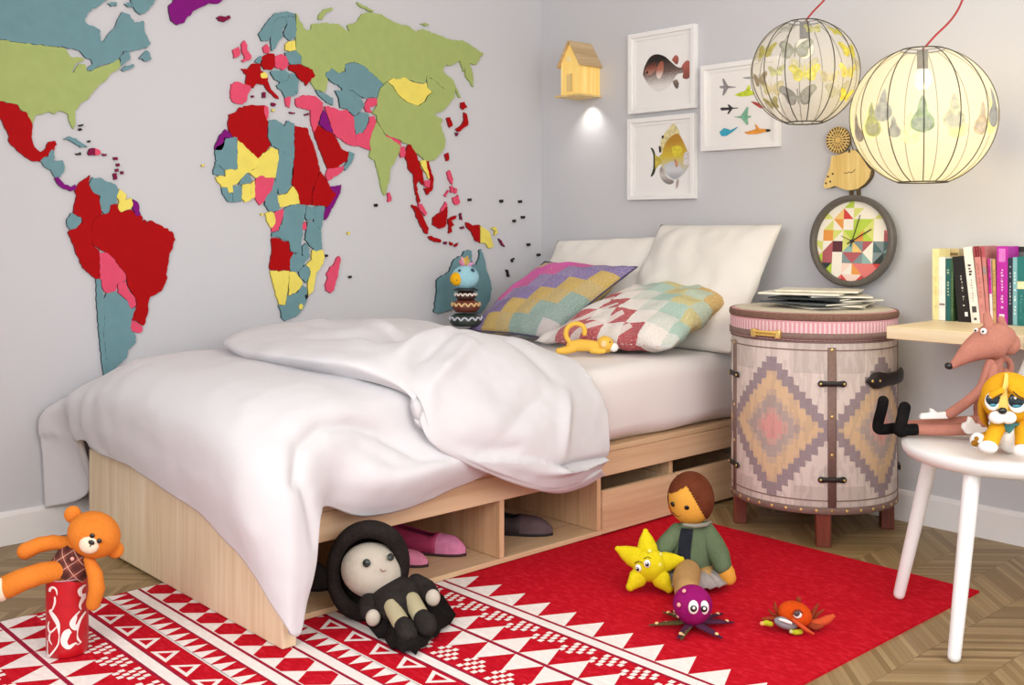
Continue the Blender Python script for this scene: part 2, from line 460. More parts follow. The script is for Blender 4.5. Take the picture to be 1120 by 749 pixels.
# ---- pillows and cushions
def pillow(name, label, cat, BL, BR, TR, TL, thick, mats, bow=0.055, sag=0.0, uvscale=1.0, pw=2.6, group=None, wr=0.004, seed=0.0, n=40, pipe=None):
    BL, BR, TR, TL = map(Vector, (BL, BR, TR, TL)); nor = ((BR-BL).cross(TL-BL)).normalized()
    m = MB(); uv = m.bm.loops.layers.uv.new('pattern'); U = {}
    def P(s, t, side):
        a, b = 2*s-1, 2*t-1
        cs = 1-bow*(1-a*a)*abs(b)**3; ct = 1-bow*(1-b*b)*abs(a)**3           # edges bow in, corners stay out
        a2, b2 = a*ct, b*cs; s2, t2 = (a2+1)/2, (b2+1)/2
        p = BL*(1-s2)*(1-t2)+BR*s2*(1-t2)+TR*s2*t2+TL*(1-s2)*t2
        h = thick/2*max(0, (1-abs(a)**pw))**0.62*max(0, (1-abs(b)**pw))**0.62
        h *= 1+0.12*noise.noise(Vector((s*3, t*3, seed)))
        e = max(abs(a), abs(b)); wv = wr*noise.noise(Vector((s*7, t*7, seed+side*3)))*(1.0+2*e)*(0 if e > 0.985 else 1)
        return p + nor*side*(h+wv) + Vector((0, 0, -sag))*(1-abs(a)**2)*(t)
    V = {}
    for side in (1, -1):
        for i in range(n+1):
            for j in range(n+1):
                ed = i in (0, n) or j in (0, n)
                key = (i, j, 0 if ed else side)
                if key not in V:
                    V[key] = m.v(P(i/n, j/n, side)); U[V[key]] = (i/n, j/n)
        for i in range(n):
            for j in range(n):
                k = lambda x, y: V[(x, y, 0 if (x in (0, n) or y in (0, n)) else side)]
                q = [k(i, j), k(i+1, j), k(i+1, j+1), k(i, j+1)]
                if side < 0: q.reverse()
                f = m._f(q)
                if f:
                    for lp in f.loops: lp[uv].uv = (U[lp.vert][0]*uvscale, U[lp.vert][1]*uvscale)
    o = m.done(name, mats, weld=False); tag(o, label, cat, group)
    if pipe:
        rim = [P(i/n, 0, 0) for i in range(n)]+[P(1, j/n, 0) for j in range(n)]+[P(1-i/n, 1, 0) for i in range(n)]+[P(0, 1-j/n, 0) for j in range(n)]
        MB().tube(rim, 0.0035, 6, closed=True).done('piping', pipe, o)
    return o
pillow('white_pillow', 'plain cream pillow behind the purple zigzag cushion near the room corner', 'pillow',
       (0.20, -0.30, 0.565), (0.80, -0.30, 0.565), (0.80, -0.075, 1.010), (0.185, -0.075, 0.985), 0.15, M_case, bow=0.02, seed=1.2)
pillow('white_pillow', 'large plain cream pillow standing upright by the wall beside the drum cabinet', 'pillow',
       (0.74, -0.30, 0.57), (1.33, -0.29, 0.57), (1.415, -0.085, 1.060), (0.815, -0.085, 1.060), 0.17, M_case, bow=0.015, seed=5.0, wr=0.006)
def knit(key, kind):
    m, t = newmat(key); uv = t.n('ShaderNodeTexCoord').outputs['UV']
    s = t.n('ShaderNodeSeparateXYZ'); t.l(uv, s.inputs[0]); x, y = s.outputs[0], s.outputs[1]
    sp = t.noise(t.mapping(uv, scale=(1, 2.4, 1)), 70, 3.0, 0.7); wob = t.noise(uv, 30, 2.0)
    N = 6.0 if kind == 1 else 6.5
    wx = t.math('ADD', x, t.math('MULTIPLY', t.math('SUBTRACT', wob, 0.5), 0.02)); wy = t.math('ADD', y, t.math('MULTIPLY', t.math('SUBTRACT', wob, 0.5), 0.02))
    cx, cy = t.math('FLOOR', t.math('MULTIPLY', wx, N)), t.math('FLOOR', t.math('MULTIPLY', wy, N))
    if kind == 1:                                                    # staircase of square blocks running corner to corner
        d = t.math('DIVIDE', t.math('ADD', t.math('SUBTRACT', cy, cx), 5.5), 11.0)
        pal = ['C9C2C2', '93AAA4', '8FA9A0', 'C2AC74', 'C9AC62', '8878A8', '9586B0', 'CF5FA0', 'D858AC', 'D070AC', 'C8B48E']
    else:
        d = t.math('DIVIDE', t.math('ADD', t.math('ADD', cx, cy), 0.5), 13.0)
        pal = ['D8D2CE', 'B8646A', 'BA5A60', 'E2DCD6', 'B6565C', 'E8E2DC', 'CFD4CC', 'A9C4B8', 'C9C08A', 'B8C6B2', 'CDAE70', 'C9A86C', '8F82AC']
    n_ = len(pal); col = t.ramp(d, [(i/n_, rgb(h)) for i, h in enumerate(pal)])
    if kind == 2:                                                    # narrow pointed stripes in the red part
        st = t.math('LESS_THAN', t.math('FRACT', t.math('MULTIPLY', t.math('SUBTRACT', wx, wy), 4.0)), 0.30)
        st = t.math('MULTIPLY', st, t.math('LESS_THAN', t.math('ADD', x, y), 0.8)); col = t.mix(t.math('MULTIPLY', st, 0.8), col, rgb('E6E0DA'))
    cl = t.math('GREATER_THAN', sp, 0.56); col = t.mix(t.math('MULTIPLY', cl, 0.30), col, rgb('EEE6E0')); col = t.mix(t.math('MULTIPLY', t.math('LESS_THAN', sp, 0.42), 0.22), col, rgb('5A5058'))
    t.l(col, t.b.inputs['Base Color']); t.b.inputs['Roughness'].default_value = 0.95
    t.b.inputs['Specular IOR Level'].default_value = 0.1; t.bump(sp, 0.6, 0.003); return m
M_pipe = mat('plum_piping', '4A4460', 0.8)
pillow('cushion', 'square knitted cushion with pink purple and yellow zigzag blocks leaning on a cream pillow', 'cushion',
       (0.20, -0.64, 0.600), (0.685, -0.62, 0.600), (0.845, -0.27, 0.885), (0.33, -0.30, 0.895), 0.15, knit('zigzag_knit_purple', 1), seed=2.0, pipe=M_pipe)
pillow('cushion', 'knitted cushion with red white and mint pattern lying against the large cream pillow', 'cushion',
       (0.70, -0.72, 0.600), (1.285, -0.60, 0.615), (1.29, -0.16, 0.80), (0.83, -0.28, 0.80), 0.17, knit('zigzag_knit_red', 2), seed=8.0, wr=0.008)
# ---- duvet: main sheet draped over foot and side, upper part folded back over it
def crease(p, lines):
    h = 0.0
    for amp, w, P in lines:
        best = 9.0; n = len(P)-1
        for i in range(n):
            a, b = Vector(P[i]), Vector(P[i+1]); d = b-a; t = max(0, min(1, (p-a).dot(d)/d.length_squared)); q = (p-a-d*t).length
            if q < best: best = q; tt = (i+t)/n
        if best < 3.2*w: h += amp*(0.8*math.exp(-(best/w)**2)+0.75*math.exp(-1.6*best/w))*(0.35+0.65*math.sin(PI*min(1, max(0, 0.12+0.76*tt))))
    return h
FLAP_CREASES = [(0.024, 0.026, [(1.381, -1.794, .491), (1.345, -1.745, .60), (1.311, -1.62, .66), (1.26, -1.52, .69)]), (-0.026, 0.026, [(1.335, -1.81, .58), (1.27, -1.72, .68), (1.21, -1.60, .70), (1.15, -1.46, .70)]),
    (0.022, 0.026, [(1.27, -1.85, .64), (1.20, -1.68, .70), (1.12, -1.50, .70)]), (-0.014, 0.035, [(1.20, -1.88, .66), (1.09, -1.70, .70), (0.99, -1.54, .71)]), (-0.022, 0.024, [(1.381, -1.794, .48), (1.41, -1.72, .44), (1.44, -1.61, .40), (1.447, -1.50, .40)]),
    (-0.014, 0.045, [(1.44, -1.60, .41), (1.43, -1.45, .50), (1.384, -1.33, .54)]), (0.014, 0.028, [(1.43, -1.30, .36), (1.42, -1.27, .45), (1.38, -1.21, .53)]), (-0.020, 0.015, [(1.45, -1.55, .36), (1.448, -1.38, .31), (1.42, -1.18, .305), (1.385, -1.05, .30)]),
    (-0.012, 0.04, [(0.66, -1.92, .69), (0.92, -1.80, .71), (1.08, -1.74, .70)]), (0.014, 0.05, [(0.45, -1.55, .71), (0.70, -1.52, .71), (0.92, -1.58, .72)]), (-0.012, 0.035, [(0.62, -1.72, .70), (0.80, -1.68, .71), (0.98, -1.60, .70)]), (-0.012, 0.04, [(1.05, -1.36, .70), (1.20, -1.30, .68), (1.33, -1.24, .58)])]
MAIN_CREASES = [(-0.018, 0.022, [(1.43, -2.235, .42), (1.385, -2.19, .50), (1.357, -2.10, .537), (1.351, -2.0, .525), (1.35, -1.921, .494), (1.395, -1.813, .427), (1.40, -1.72, .40)]), (-0.009, 0.020, [(1.455, -2.19, .27), (1.44, -2.20, .36), (1.425, -2.215, .44)]),
    (-0.010, 0.03, [(1.35, -2.02, .47), (1.41, -1.90, .42), (1.41, -1.78, .42)]), (0.007, 0.04, [(1.20, -2.24, .58), (1.28, -2.29, .48), (1.38, -2.31, .30)]), (-0.006, 0.03, [(0.30, -2.20, .59), (0.26, -2.30, .50), (0.22, -2.31, .40)]), (0.007, 0.03, [(0.38, -2.18, .61), (0.34, -2.31, .50), (0.30, -2.31, .38)]), (-0.006, 0.03, [(0.50, -2.20, .62), (0.46, -2.32, .48)]), (0.010, 0.035, [(0.12, -2.20, .52), (0.08, -2.33, .44)])]
def duvet():
    Z = 0.632
    R = []
    # columns: wall hem, wall side, wall edge, five across the top, near edge, side, bulge, hem
    R.append([(0.028, -2.35, 0.105), (0.11, -2.245, 0.15), (0.185, -2.300, 0.345), (0.40, -2.300, 0.335), (0.62, -2.305, 0.332), (0.84, -2.305, 0.312), (1.05, -2.305, 0.282), (1.22, -2.305, 0.235), (1.36, -2.305, 0.185), (1.455, -2.275, 0.085), (1.462, -2.235, 0.055), (1.452, -2.205, 0.130)])
    R.append([(0.028, -2.357, 0.26), (0.10, -2.275, 0.30), (0.19, -2.320, 0.42), (0.40, -2.330, 0.44), (0.62, -2.330, 0.43), (0.84, -2.330, 0.42), (1.05, -2.335, 0.41), (1.23, -2.335, 0.39), (1.37, -2.325, 0.35), (1.455, -2.275, 0.27), (1.465, -2.225, 0.22), (1.450, -2.180, 0.22)])
    R.append([(0.028, -2.362, 0.395), (0.085, -2.335, 0.445), (0.21, -2.310, 0.50), (0.40, -2.320, 0.54), (0.62, -2.325, 0.545), (0.84, -2.330, 0.54), (1.05, -2.330, 0.535), (1.21, -2.325, 0.52), (1.35, -2.300, 0.48), (1.435, -2.260, 0.41), (1.450, -2.215, 0.34), (1.440, -2.165, 0.30)])
    R.append([(0.030, -2.30, 0.425), (0.10, -2.250, 0.490), (0.22, -2.220, 0.565), (0.40, -2.225, 0.605), (0.62, -2.225, 0.618), (0.84, -2.230, 0.620), (1.05, -2.230, 0.615), (1.20, -2.220, 0.60), (1.32, -2.200, 0.555), (1.395, -2.185, 0.48), (1.415, -2.165, 0.40), (1.415, -2.145, 0.325)])
    R.append([(0.045, -2.10, 0.44), (0.10, -2.080, 0.54), (0.22, -2.060, 0.603), (0.40, -2.060, 0.63), (0.62, -2.060, 0.634), (0.84, -2.060, 0.634), (1.05, -2.060, 0.630), (1.20, -2.060, 0.618), (1.315, -2.060, 0.575), (1.372, -2.060, 0.49), (1.380, -2.070, 0.40), (1.350, -2.085, 0.320)])
    R.append([(0.05, -1.90, 0.44), (0.10, -1.88, 0.55), (0.22, -1.87, 0.615), (0.40, -1.87, 0.63), (0.62, -1.87, 0.634), (0.84, -1.87, 0.632), (1.05, -1.88, 0.628), (1.20, -1.90, 0.615), (1.310, -1.92, 0.575), (1.362, -1.94, 0.485), (1.425, -1.955, 0.380), (1.355, -1.965, 0.270)])
    R.append([(0.05, -1.65, 0.44), (0.10, -1.65, 0.55), (0.22, -1.65, 0.615), (0.40, -1.65, 0.63), (0.62, -1.65, 0.632), (0.84, -1.66, 0.630), (1.05, -1.68, 0.626), (1.20, -1.70, 0.612), (1.305, -1.72, 0.57), (1.350, -1.74, 0.475), (1.425, -1.755, 0.385), (1.350, -1.760, 0.277)])
    R.append([(0.05, -1.40, 0.44), (0.10, -1.40, 0.55), (0.22, -1.40, 0.615), (0.40, -1.40, 0.628), (0.62, -1.40, 0.630), (0.84, -1.42, 0.628), (1.05, -1.44, 0.622), (1.20, -1.48, 0.608), (1.300, -1.50, 0.56), (1.342, -1.52, 0.46), (1.380, -1.53, 0.385), (1.335, -1.540, 0.312)])
    R.append([(0.05, -1.15, 0.44), (0.10, -1.15, 0.55), (0.22, -1.15, 0.610), (0.40, -1.15, 0.622), (0.62, -1.16, 0.622), (0.84, -1.18, 0.620), (1.05, -1.22, 0.615), (1.20, -1.25, 0.602), (1.297, -1.27, 0.55), (1.325, -1.28, 0.46), (1.335, -1.29, 0.40), (1.325, -1.30, 0.36)])
    G = surf(R, 13, 12)
    m = MB(); NS = 1.0
    def fold(p, i, j, sd):
        top = max(0, min(1, (p.z-0.30)/0.3))
        a = noise.noise(Vector((p.x*3.0, p.y*4.0, p.z*3.0+sd)))*0.012
        b = noise.noise(Vector((p.x*9+sd, p.y*7, p.z*8)))*0.005
        c = noise.noise(Vector((p.x*26, p.y*20, p.z*22+sd)))*0.0016
        return a+b+c
    out = []
    for i, row in enumerate(G):
        o = []
        for j, p in enumerate(row):
            i0, i1, j0, j1 = max(i-1, 0), min(i+1, len(G)-1), max(j-1, 0), min(j+1, len(row)-1)
            nn = (G[i1][j]-G[i0][j]).cross(row[j1]-row[j0])
            nn = -nn.normalized() if nn.length > 1e-9 else Vector((0, 0, 1))
            q = p + nn*fold(p, i, j, 0.0)*(-1) + nn*crease(p, MAIN_CREASES)*NS
            if p.z > 0.35 and p.y < -2.05 and p.x < 0.62:             # soft pulls running down from the foot corner
                q += nn*(-0.010*math.sin(p.x*42+p.z*8)*max(0, 1-p.x/0.62)*min(1, (0.66-p.z)/0.12))
            o.append(q)
        out.append(o)
    m.grid(out)
    o = m.done('duvet', M_duvet, weld=False)
    sd = o.modifiers.new('thickness', 'SOLIDIFY'); sd.thickness = 0.022; sd.offset = -1.0
    tag(o, 'rumpled white linen duvet hanging over the foot of the bed', 'duvet')
    # folded-back part: from the fold at the head side over the top to the turned edge, both layers
    E = [(0.30, -1.83, 0.648), (0.50, -1.93, 0.668), (0.70, -1.97, 0.662), (0.92, -1.99, 0.674), (1.10, -1.97, 0.675), (1.24, -1.915, 0.664), (1.340, -1.82, 0.595), (1.395, -1.785, 0.470), (1.42, -1.66, 0.385), (1.425, -1.50, 0.310), (1.415, -1.33, 0.252), (1.40, -1.19, 0.247), (1.375, -1.06, 0.262)]
    A = [(0.28, -1.74, 0.680), (0.48, -1.80, 0.705), (0.70, -1.80, 0.700), (0.92, -1.82, 0.712), (1.08, -1.81, 0.712), (1.22, -1.765, 0.690), (1.315, -1.69, 0.640), (1.405, -1.64, 0.545), (1.445, -1.55, 0.470), (1.452, -1.42, 0.400), (1.440, -1.30, 0.325), (1.415, -1.18, 0.300), (1.388, -1.045, 0.295)]
    B = [(0.24, -1.58, 0.690), (0.44, -1.60, 0.715), (0.66, -1.58, 0.700), (0.88, -1.60, 0.735), (1.04, -1.62, 0.694), (1.17, -1.60, 0.718), (1.285, -1.56, 0.670), (1.375, -1.50, 0.585), (1.420, -1.43, 0.520), (1.430, -1.35, 0.465), (1.425, -1.25, 0.40), (1.405, -1.14, 0.355), (1.385, -1.035, 0.330)]
    D = [(0.22, -1.38, 0.680), (0.40, -1.38, 0.708), (0.60, -1.36, 0.700), (0.80, -1.38, 0.708), (0.96, -1.42, 0.692), (1.10, -1.43, 0.708), (1.22, -1.41, 0.690), (1.32, -1.37, 0.625), (1.375, -1.32, 0.560), (1.395, -1.25, 0.50), (1.395, -1.18, 0.45), (1.385, -1.10, 0.405), (1.375, -1.03, 0.370)]
    G2 = [(0.22, -1.20, 0.665), (0.40, -1.16, 0.690), (0.58, -1.14, 0.690), (0.76, -1.15, 0.680), (0.92, -1.18, 0.672), (1.05, -1.20, 0.678), (1.16, -1.21, 0.675), (1.25, -1.19, 0.630), (1.305, -1.165, 0.580), (1.330, -1.13, 0.54), (1.345, -1.09, 0.50), (1.355, -1.055, 0.46), (1.362, -1.02, 0.42)]
    K = [(0.24, -1.06, 0.625), (0.40, -1.02, 0.640), (0.56, -0.99, 0.642), (0.72, -0.98, 0.642), (0.86, -1.00, 0.640), (0.98, -1.03, 0.640), (1.08, -1.055, 0.630), (1.17, -1.06, 0.618), (1.235, -1.06, 0.606), (1.275, -1.055, 0.575), (1.31, -1.04, 0.535), (1.335, -1.025, 0.49), (1.348, -1.01, 0.44)]
    L = [(0.25, -1.03, 0.595), (0.41, -0.985, 0.595), (0.57, -0.95, 0.595), (0.73, -0.94, 0.594), (0.87, -0.96, 0.592), (0.99, -0.995, 0.590), (1.09, -1.02, 0.588), (1.18, -1.035, 0.592), (1.24, -1.04, 0.588), (1.285, -1.035, 0.565), (1.305, -1.02, 0.52), (1.325, -1.01, 0.47), (1.335, -1.0, 0.42)]
    # underside of the turned edge closes back towards the main sheet
    E0 = [(x-0.03*max(0, min(1, (0.62-z)/0.1)), y+0.05, z-0.028-0.026*max(0, min(1, (z-0.56)/0.06))) for x, y, z in E]
    G = surf([E0, E, A, B, D, G2, K, L], 15, 13)
    m = MB(); out = []
    W0 = Vector((1.33, -1.78, 0.56))
    for i, row in enumerate(G):
        o2 = []
        for j, p in enumerate(row):
            i0, i1, j0, j1 = max(i-1, 0), min(i+1, len(G)-1), max(j-1, 0), min(j+1, len(row)-1)
            nn = (row[j1]-row[j0]).cross(G[i1][j]-G[i0][j])
            nn = nn.normalized() if nn.length > 1e-9 else Vector((0, 0, 1))
            if nn.z < -0.2 and i > 15: nn = -nn
            d = p-W0; r = math.hypot(d.x, d.y); ang = math.atan2(d.y, -d.x)
            w = math.exp(-((r-0.28)/0.26)**2)
            rad = math.sin(ang*6.0+1.0+1.5*noise.noise(Vector((r*3, ang, 0))))*0.022*w
            ridge = max(0, 1-abs(math.sin(ang*2.2+0.4+r*1.2))*2.2)*0.022*w
            f = (crease(p, FLAP_CREASES) + (rad*0.5+ridge*0.4)*min(1, max(0, (r-0.12)/0.15)))*min(1, max(0, (i-16)/16)) + noise.noise(Vector((p.x*4, p.y*3.2, 5.5)))*0.013 + noise.noise(Vector((p.x*11, p.y*9, p.z*9)))*0.005 + noise.noise(Vector((p.x*28, p.y*24, p.z*24)))*0.0015
            edge = min(1, i/22.0)*min(1, (len(G)-1-i)/8.0)
            o2.append(p + nn*f*(0.25+0.75*edge))
        out.append(o2)
    m.grid(out)
    t = m.done('folded_top', M_duvet, o, weld=False)
    sd = t.modifiers.new('thickness', 'SOLIDIFY'); sd.thickness = 0.016; sd.offset = -1.0
duvet()
# ---- shoes on the bed's open shelves
def shoe(name, label, toe, heel, w, h, hexc, hex_toe, hex_in, opened=True):
    toe, heel = Vector(toe), Vector(heel); ax = (toe-heel); Lh = ax.length; ax.normalize(); sd = Vector((-ax.y, ax.x, 0))
    m1 = mat('shoe_'+hexc, hexc, 0.7, 0.15, 60, 0.2, 400); m2 = mat('shoe_'+hex_toe, hex_toe, 0.7, 0.12, 60, 0.2, 400); m3 = mat('shoe_'+hex_in, hex_in, 0.85)
    r = thing(name, label, 'shoe', heel); M4 = Matrix(((ax.x, sd.x, 0), (ax.y, sd.y, 0), (0, 0, 1)))
    n = 22; U, V = [], []
    def half(t): return w/2*(0.72+0.28*math.sin(PI*min(1, t*1.05)))*(1-max(0, (t-0.72)/0.28)**2.4)**0.5*(1-max(0, (0.10-t)/0.10)**2)**0.5 if 0 < t < 1 else 0.002
    def ht(t): return h*(1.0-0.42*math.sin(PI*min(1, t/0.9)*0.55)) if t < 0.62 else h*(0.675-0.10*((t-0.62)/0.38))*(1-max(0, (t-0.8)/0.2)**2.2*0.6)
    up = MB(); toe_m = MB(); inn = MB(); sole = MB()
    rows = []; rt = []
    for i in range(n+1):
        t = i/n; hw = max(half(t), 0.002); hh = ht(t); ring = []
        op = opened and 0.06 < t < 0.64
        for k in range(13):
            a = PI*k/12
            c, s_ = math.cos(a), math.sin(a)
            z = hh*(s_**0.55 if s_ > 0 else 0)
            if op: z = min(z, hh); 
            ring.append(M4 @ Vector((t*Lh, hw*c*(1.0 if not op else 1.0), 0.006+z)))
        (rows if t <= 0.70 else rt).append(ring)
        if t <= 0.70: last = ring
    rt.insert(0, last)
    if opened:                                                       # leave the foot opening: two side walls only there
        L_, R_ = [rr[:5] for rr in rows], [rr[8:] for rr in rows]
        up.grid(L_); up.grid(R_); up.grid([rr for rr in rows[:2]]); up.grid([rr for rr in rows[-2:]])
        inn.grid([[rr[0]+Vector((0, 0, 0.012)), rr[6]*0.0+((rr[0]+rr[12])/2)+Vector((0, 0, 0.012)), rr[12]+Vector((0, 0, 0.012))] for rr in rows])
    else: up.grid(rows)
    toe_m.grid(rt)
    sole.grid([[M4 @ Vector((i/n*Lh*1.01-0.002, max(half(i/n), 0.002)*1.04*c, z)) for c, z in ((-1, 0.0), (-1, 0.008), (0, 0.009), (1, 0.008), (1, 0.0), (0, 0.0))] for i in range(n+1)], closev=True)
    o = up.done('upper', m1, r); sm = o.modifiers.new('t', 'SOLIDIFY'); sm.thickness = 0.003; sm.offset = -1
    toe_m.done('toe_cap', m2, r)
    if opened: inn.done('lining', m3, r)
    sole.done('sole', m3, r); return r
sz = 0.025
shoe('ballet_shoe', 'pink ballet shoe with dark lining on the bed shelf beside the hooded doll', (1.18, -1.472, sz), (0.93, -1.60, sz), 0.08, 0.085, 'A8325E', 'D07AA0', '3E2226')
shoe('ballet_shoe', 'second pink ballet shoe whose toe just shows behind the hooded doll\'s hood', (1.185, -1.625, sz), (0.95, -1.74, sz), 0.07, 0.06, 'A8325E', 'D67E9C', '3E2226')
shoe('leather_shoe', 'dark brown leather shoe with its round toe on the open bed shelf', (1.205, -1.116, sz), (0.93, -1.29, sz), 0.088, 0.085, '3A2E30', '564246', '1E1618')
shoe('leather_shoe', 'dark shoe half hidden behind the bed divider, left of the brown one', (1.08, -1.352, sz), (0.81, -1.379, sz), 0.04, 0.07, '4A3C38', '5A4A44', '1E1618')
shoe('soft_shoe', 'dark shoe in the shadowed bed shelf behind the hanging duvet corner', (1.16, -1.96, sz), (0.92, -2.05, sz), 0.08, 0.11, '2A2024', '30262A', '1A1416')
shoe('soft_shoe', 'dusty pink shoe tip peeping from the bed shelf beside the duvet corner', (1.22, -2.09, sz), (0.98, -2.13, sz), 0.07, 0.055, '9A6A78', 'B98A98', '3A282C')
# ================================================================ drum cabinet
DC = Vector((1.672, -0.289, 0)); DR = 0.281
drum = thing('drum_cabinet', 'round kilim-covered drum cabinet on red-brown legs beside the bed', 'cabinet', DC)
FA = math.atan2(CAM.y-DC.y, CAM.x-DC.x)                              # azimuth from the drum to the viewer
def strap_ang(deg): return FA + math.radians(deg)                    # + is to the right seen from the room
def kilim_mat():
    m, t = newmat('kilim_weave'); co = t.coord()
    s = t.n('ShaderNodeSeparateXYZ'); t.l(co, s.inputs[0])
    az = t.math('ARCTAN2', s.outputs[1], s.outputs[0])
    rel = t.math('DIVIDE', t.math('SUBTRACT', az, FA-math.radians(28)), math.radians(80))   # 80 degrees per diamond
    rel = t.math('ADD', rel, 0.5); fx = t.math('ABSOLUTE', t.math('SUBTRACT', t.math('FRACT', rel), 0.5))   # 0 centre .. .5
    fx = t.math('MULTIPLY', fx, 2.0)
    wob = t.noise(t.mapping(co, scale=(1, 1, 0.6)), 60, 2.0)
    fx = t.math('ADD', fx, t.math('MULTIPLY', t.math('SUBTRACT', wob, 0.5), 0.03))
    fz = t.math('ABSOLUTE', t.math('DIVIDE', t.math('SUBTRACT', s.outputs[2], 0.385), 0.228))
    fz = t.math('ADD', fz, t.math('MULTIPLY', t.math('SUBTRACT', wob, 0.5), 0.03))
    sx = t.math('SNAP', fx, 0.098); sz = t.math('SNAP', fz, 0.030)
    d = t.math('ADD', t.math('MULTIPLY', sx, 1.0), sz)
    stops = [(0.0, rgb('D88C86')), (0.17, rgb('C9998F')), (0.25, rgb('A8968F')), (0.42, rgb('C7A98E')), (0.50, rgb('D9B687')), (0.72, rgb('CFAE8A')), (0.76, rgb('857480')), (0.985, rgb('DDD0C8'))]
    col = t.ramp(t.math('MULTIPLY', d, 0.97), stops)
    # grey stepped blocks in the corners between the diamonds
    far = t.math('MULTIPLY', t.math('GREATER_THAN', sz, 0.78), t.math('GREATER_THAN', sx, 0.33))
    far2 = t.math('MULTIPLY', t.math('GREATER_THAN', sz, 0.52), t.math('GREATER_THAN', sx, 0.80))
    grey = t.math('MULTIPLY', t.math('MAXIMUM', far, far2), t.math('GREATER_THAN', d, 1.02))
    col = t.mix(t.math('MULTIPLY', grey, 0.75), col, rgb('BDB2AC'))
    yarn = t.noise(t.mapping(co, scale=(1, 1, 3.0)), 90, 4.0, 0.7); v = t.noise(t.mapping(co, scale=(1, 1, .25)), 55, 2.0)
    col = t.mix(t.math('MULTIPLY', yarn, 0.45), col, rgb('DCCFC6'))
    col = t.mix(t.math('MULTIPLY', t.math('GREATER_THAN', v, 0.52), 0.18), col, rgb('8E7C76'))
    t.l(col, t.b.inputs['Base Color']); t.b.inputs['Roughness'].default_value = 0.9; t.b.inputs['Specular IOR Level'].default_value = 0.15
    t.bump(t.noise(t.mapping(co, scale=(1, 1, 2)), 320, 2.0), 0.5, 0.002); return m
def frill_mat():
    m, t = newmat('pink_ribbed_weave'); co = t.coord()
    s = t.n('ShaderNodeSeparateXYZ'); t.l(co, s.inputs[0]); az = t.math('ARCTAN2', s.outputs[1], s.outputs[0])
    k = t.math('FRACT', t.math('MULTIPLY', az, 120/(2*PI)))
    n = t.noise(co, 120, 3.0)
    w = t.math('MULTIPLY', t.math('LESS_THAN', k, 0.42), t.math('LESS_THAN', s.outputs[2], 0.735))
    c = t.mix(w, rgb('DDA3AA'), rgb('F0DADA')); c = t.mix(t.math('MULTIPLY', n, 0.4), c, rgb('C98B96'))
    t.l(c, t.b.inputs['Base Color']); t.b.inputs['Roughness'].default_value = 0.9; t.bump(n, 0.4, 0.002); return m
M_kilim = kilim_mat(); M_frill = frill_mat()
M_strap = mat('brown_leather_strap', '80675F', 0.7, 0.12, 80, 0.3, 500)
M_cord = mat('brown_braid', '7A5A4C', 0.9, 0.3, 220, 0.6, 500)
M_stud = mat('brass_stud', 'E6C67A', 0.3, 0, metal=0.7)
M_black = mat('black_leather', '1C1516', 0.5, 0.2, 90, 0.2)
M_dleg = wood('red_brown_wood', '8A4434', '743628', 'z', '5C281E', 0.4, 1.0)
M_lidtop = mat('cream_woven_top', 'D9CFBC', 0.9, 0.08, 60, 0.4, 300)
M_cream = mat('pale_woven_band', 'DCC8C2', 0.9, 0.12, 90, 0.4, 350)
B0, B1, L0, L1 = 0.112, 0.672, 0.676, 0.762
m = MB(); m.lathe([(0.0, B0), (DR-0.01, B0), (DR-0.002, B0+0.006), (DR, B0+0.02), (DR, B1-0.004), (DR-0.004, B1), (0.0, B1)], n=96)
body = m.done('body', M_kilim, drum, sharp=40)
m = MB(); m.lathe([(DR+0.0015, 0.110), (DR+0.004, 0.112), (DR+0.004, 0.132), (DR+0.0015, 0.134), (DR-0.002, 0.132), (DR-0.002, 0.112)], n=96)
m.lathe([(DR-0.001, 0.152), (DR+0.0015, 0.153), (DR+0.0015, 0.156), (DR-0.001, 0.157)], n=96)
rimo = m.done('rim_band', M_strap, drum)
m = MB(); m.lathe([(DR-0.001, 0.643), (DR+0.0015, 0.644), (DR+0.0015, 0.647), (DR-0.001, 0.648)], n=96); m.lathe([(DR-0.001, 0.668), (DR+0.002, 0.669), (DR+0.002, 0.673), (DR-0.001, 0.674)], n=96)
for k in range(9):
    a = FA+math.radians(-28+40*k); pass
m.done('stitched_band', M_strap, drum)
m = MB(); m.lathe([(0.0, L0), (DR+0.002, L0), (DR+0.003, L0+0.004), (DR+0.003, L1-0.002), (DR-0.005, L1+0.002), (0.0, L1+0.003)], n=96)
lid = m.done('lid', M_frill, drum, sharp=40)
m = MB(); m.lathe([(DR-0.012, L1+0.0035), (0.0, L1+0.0045)], n=72); m.done('lid_top', M_lidtop, lid)
m = MB(); m.lathe([(DR+0.002+0.0055*math.cos(a), 0.752+0.012*math.sin(a)) for a in [2*PI*k/16 for k in range(17)]], n=96); m.done('braided_rim', M_cord, lid)
m = MB(); m.lathe([(DR+0.002, 0.678), (DR+0.0065, 0.679), (DR+0.0065, 0.700), (DR+0.002, 0.701)], n=96); m.done('lid_strap', M_strap, lid)
def cyl_patch(mb, a0, a1, z0, z1, r0, r1, n=6, mi=None):
    A = []
    for k in range(n+1):
        a = a0+(a1-a0)*k/n; c, s = math.cos(a), math.sin(a)
        A.append([Vector((c*r0, s*r0, z0)), Vector((c*r1, s*r1, z0)), Vector((c*r1, s*r1, z1)), Vector((c*r0, s*r0, z1))])
    V = mb.grid(A, closev=True, mi=mi); mb._f(V[0], mi, False); mb._f(list(reversed(V[-1])), mi, False)
def dstud(mb, a, z, r=0.0055, rr=DR+0.003):
    n = Vector((math.cos(a), math.sin(a), 0)); disc_on(mb, n*rr+Vector((0, 0, z)), n, r, 0.0, 12, dome=0.6)
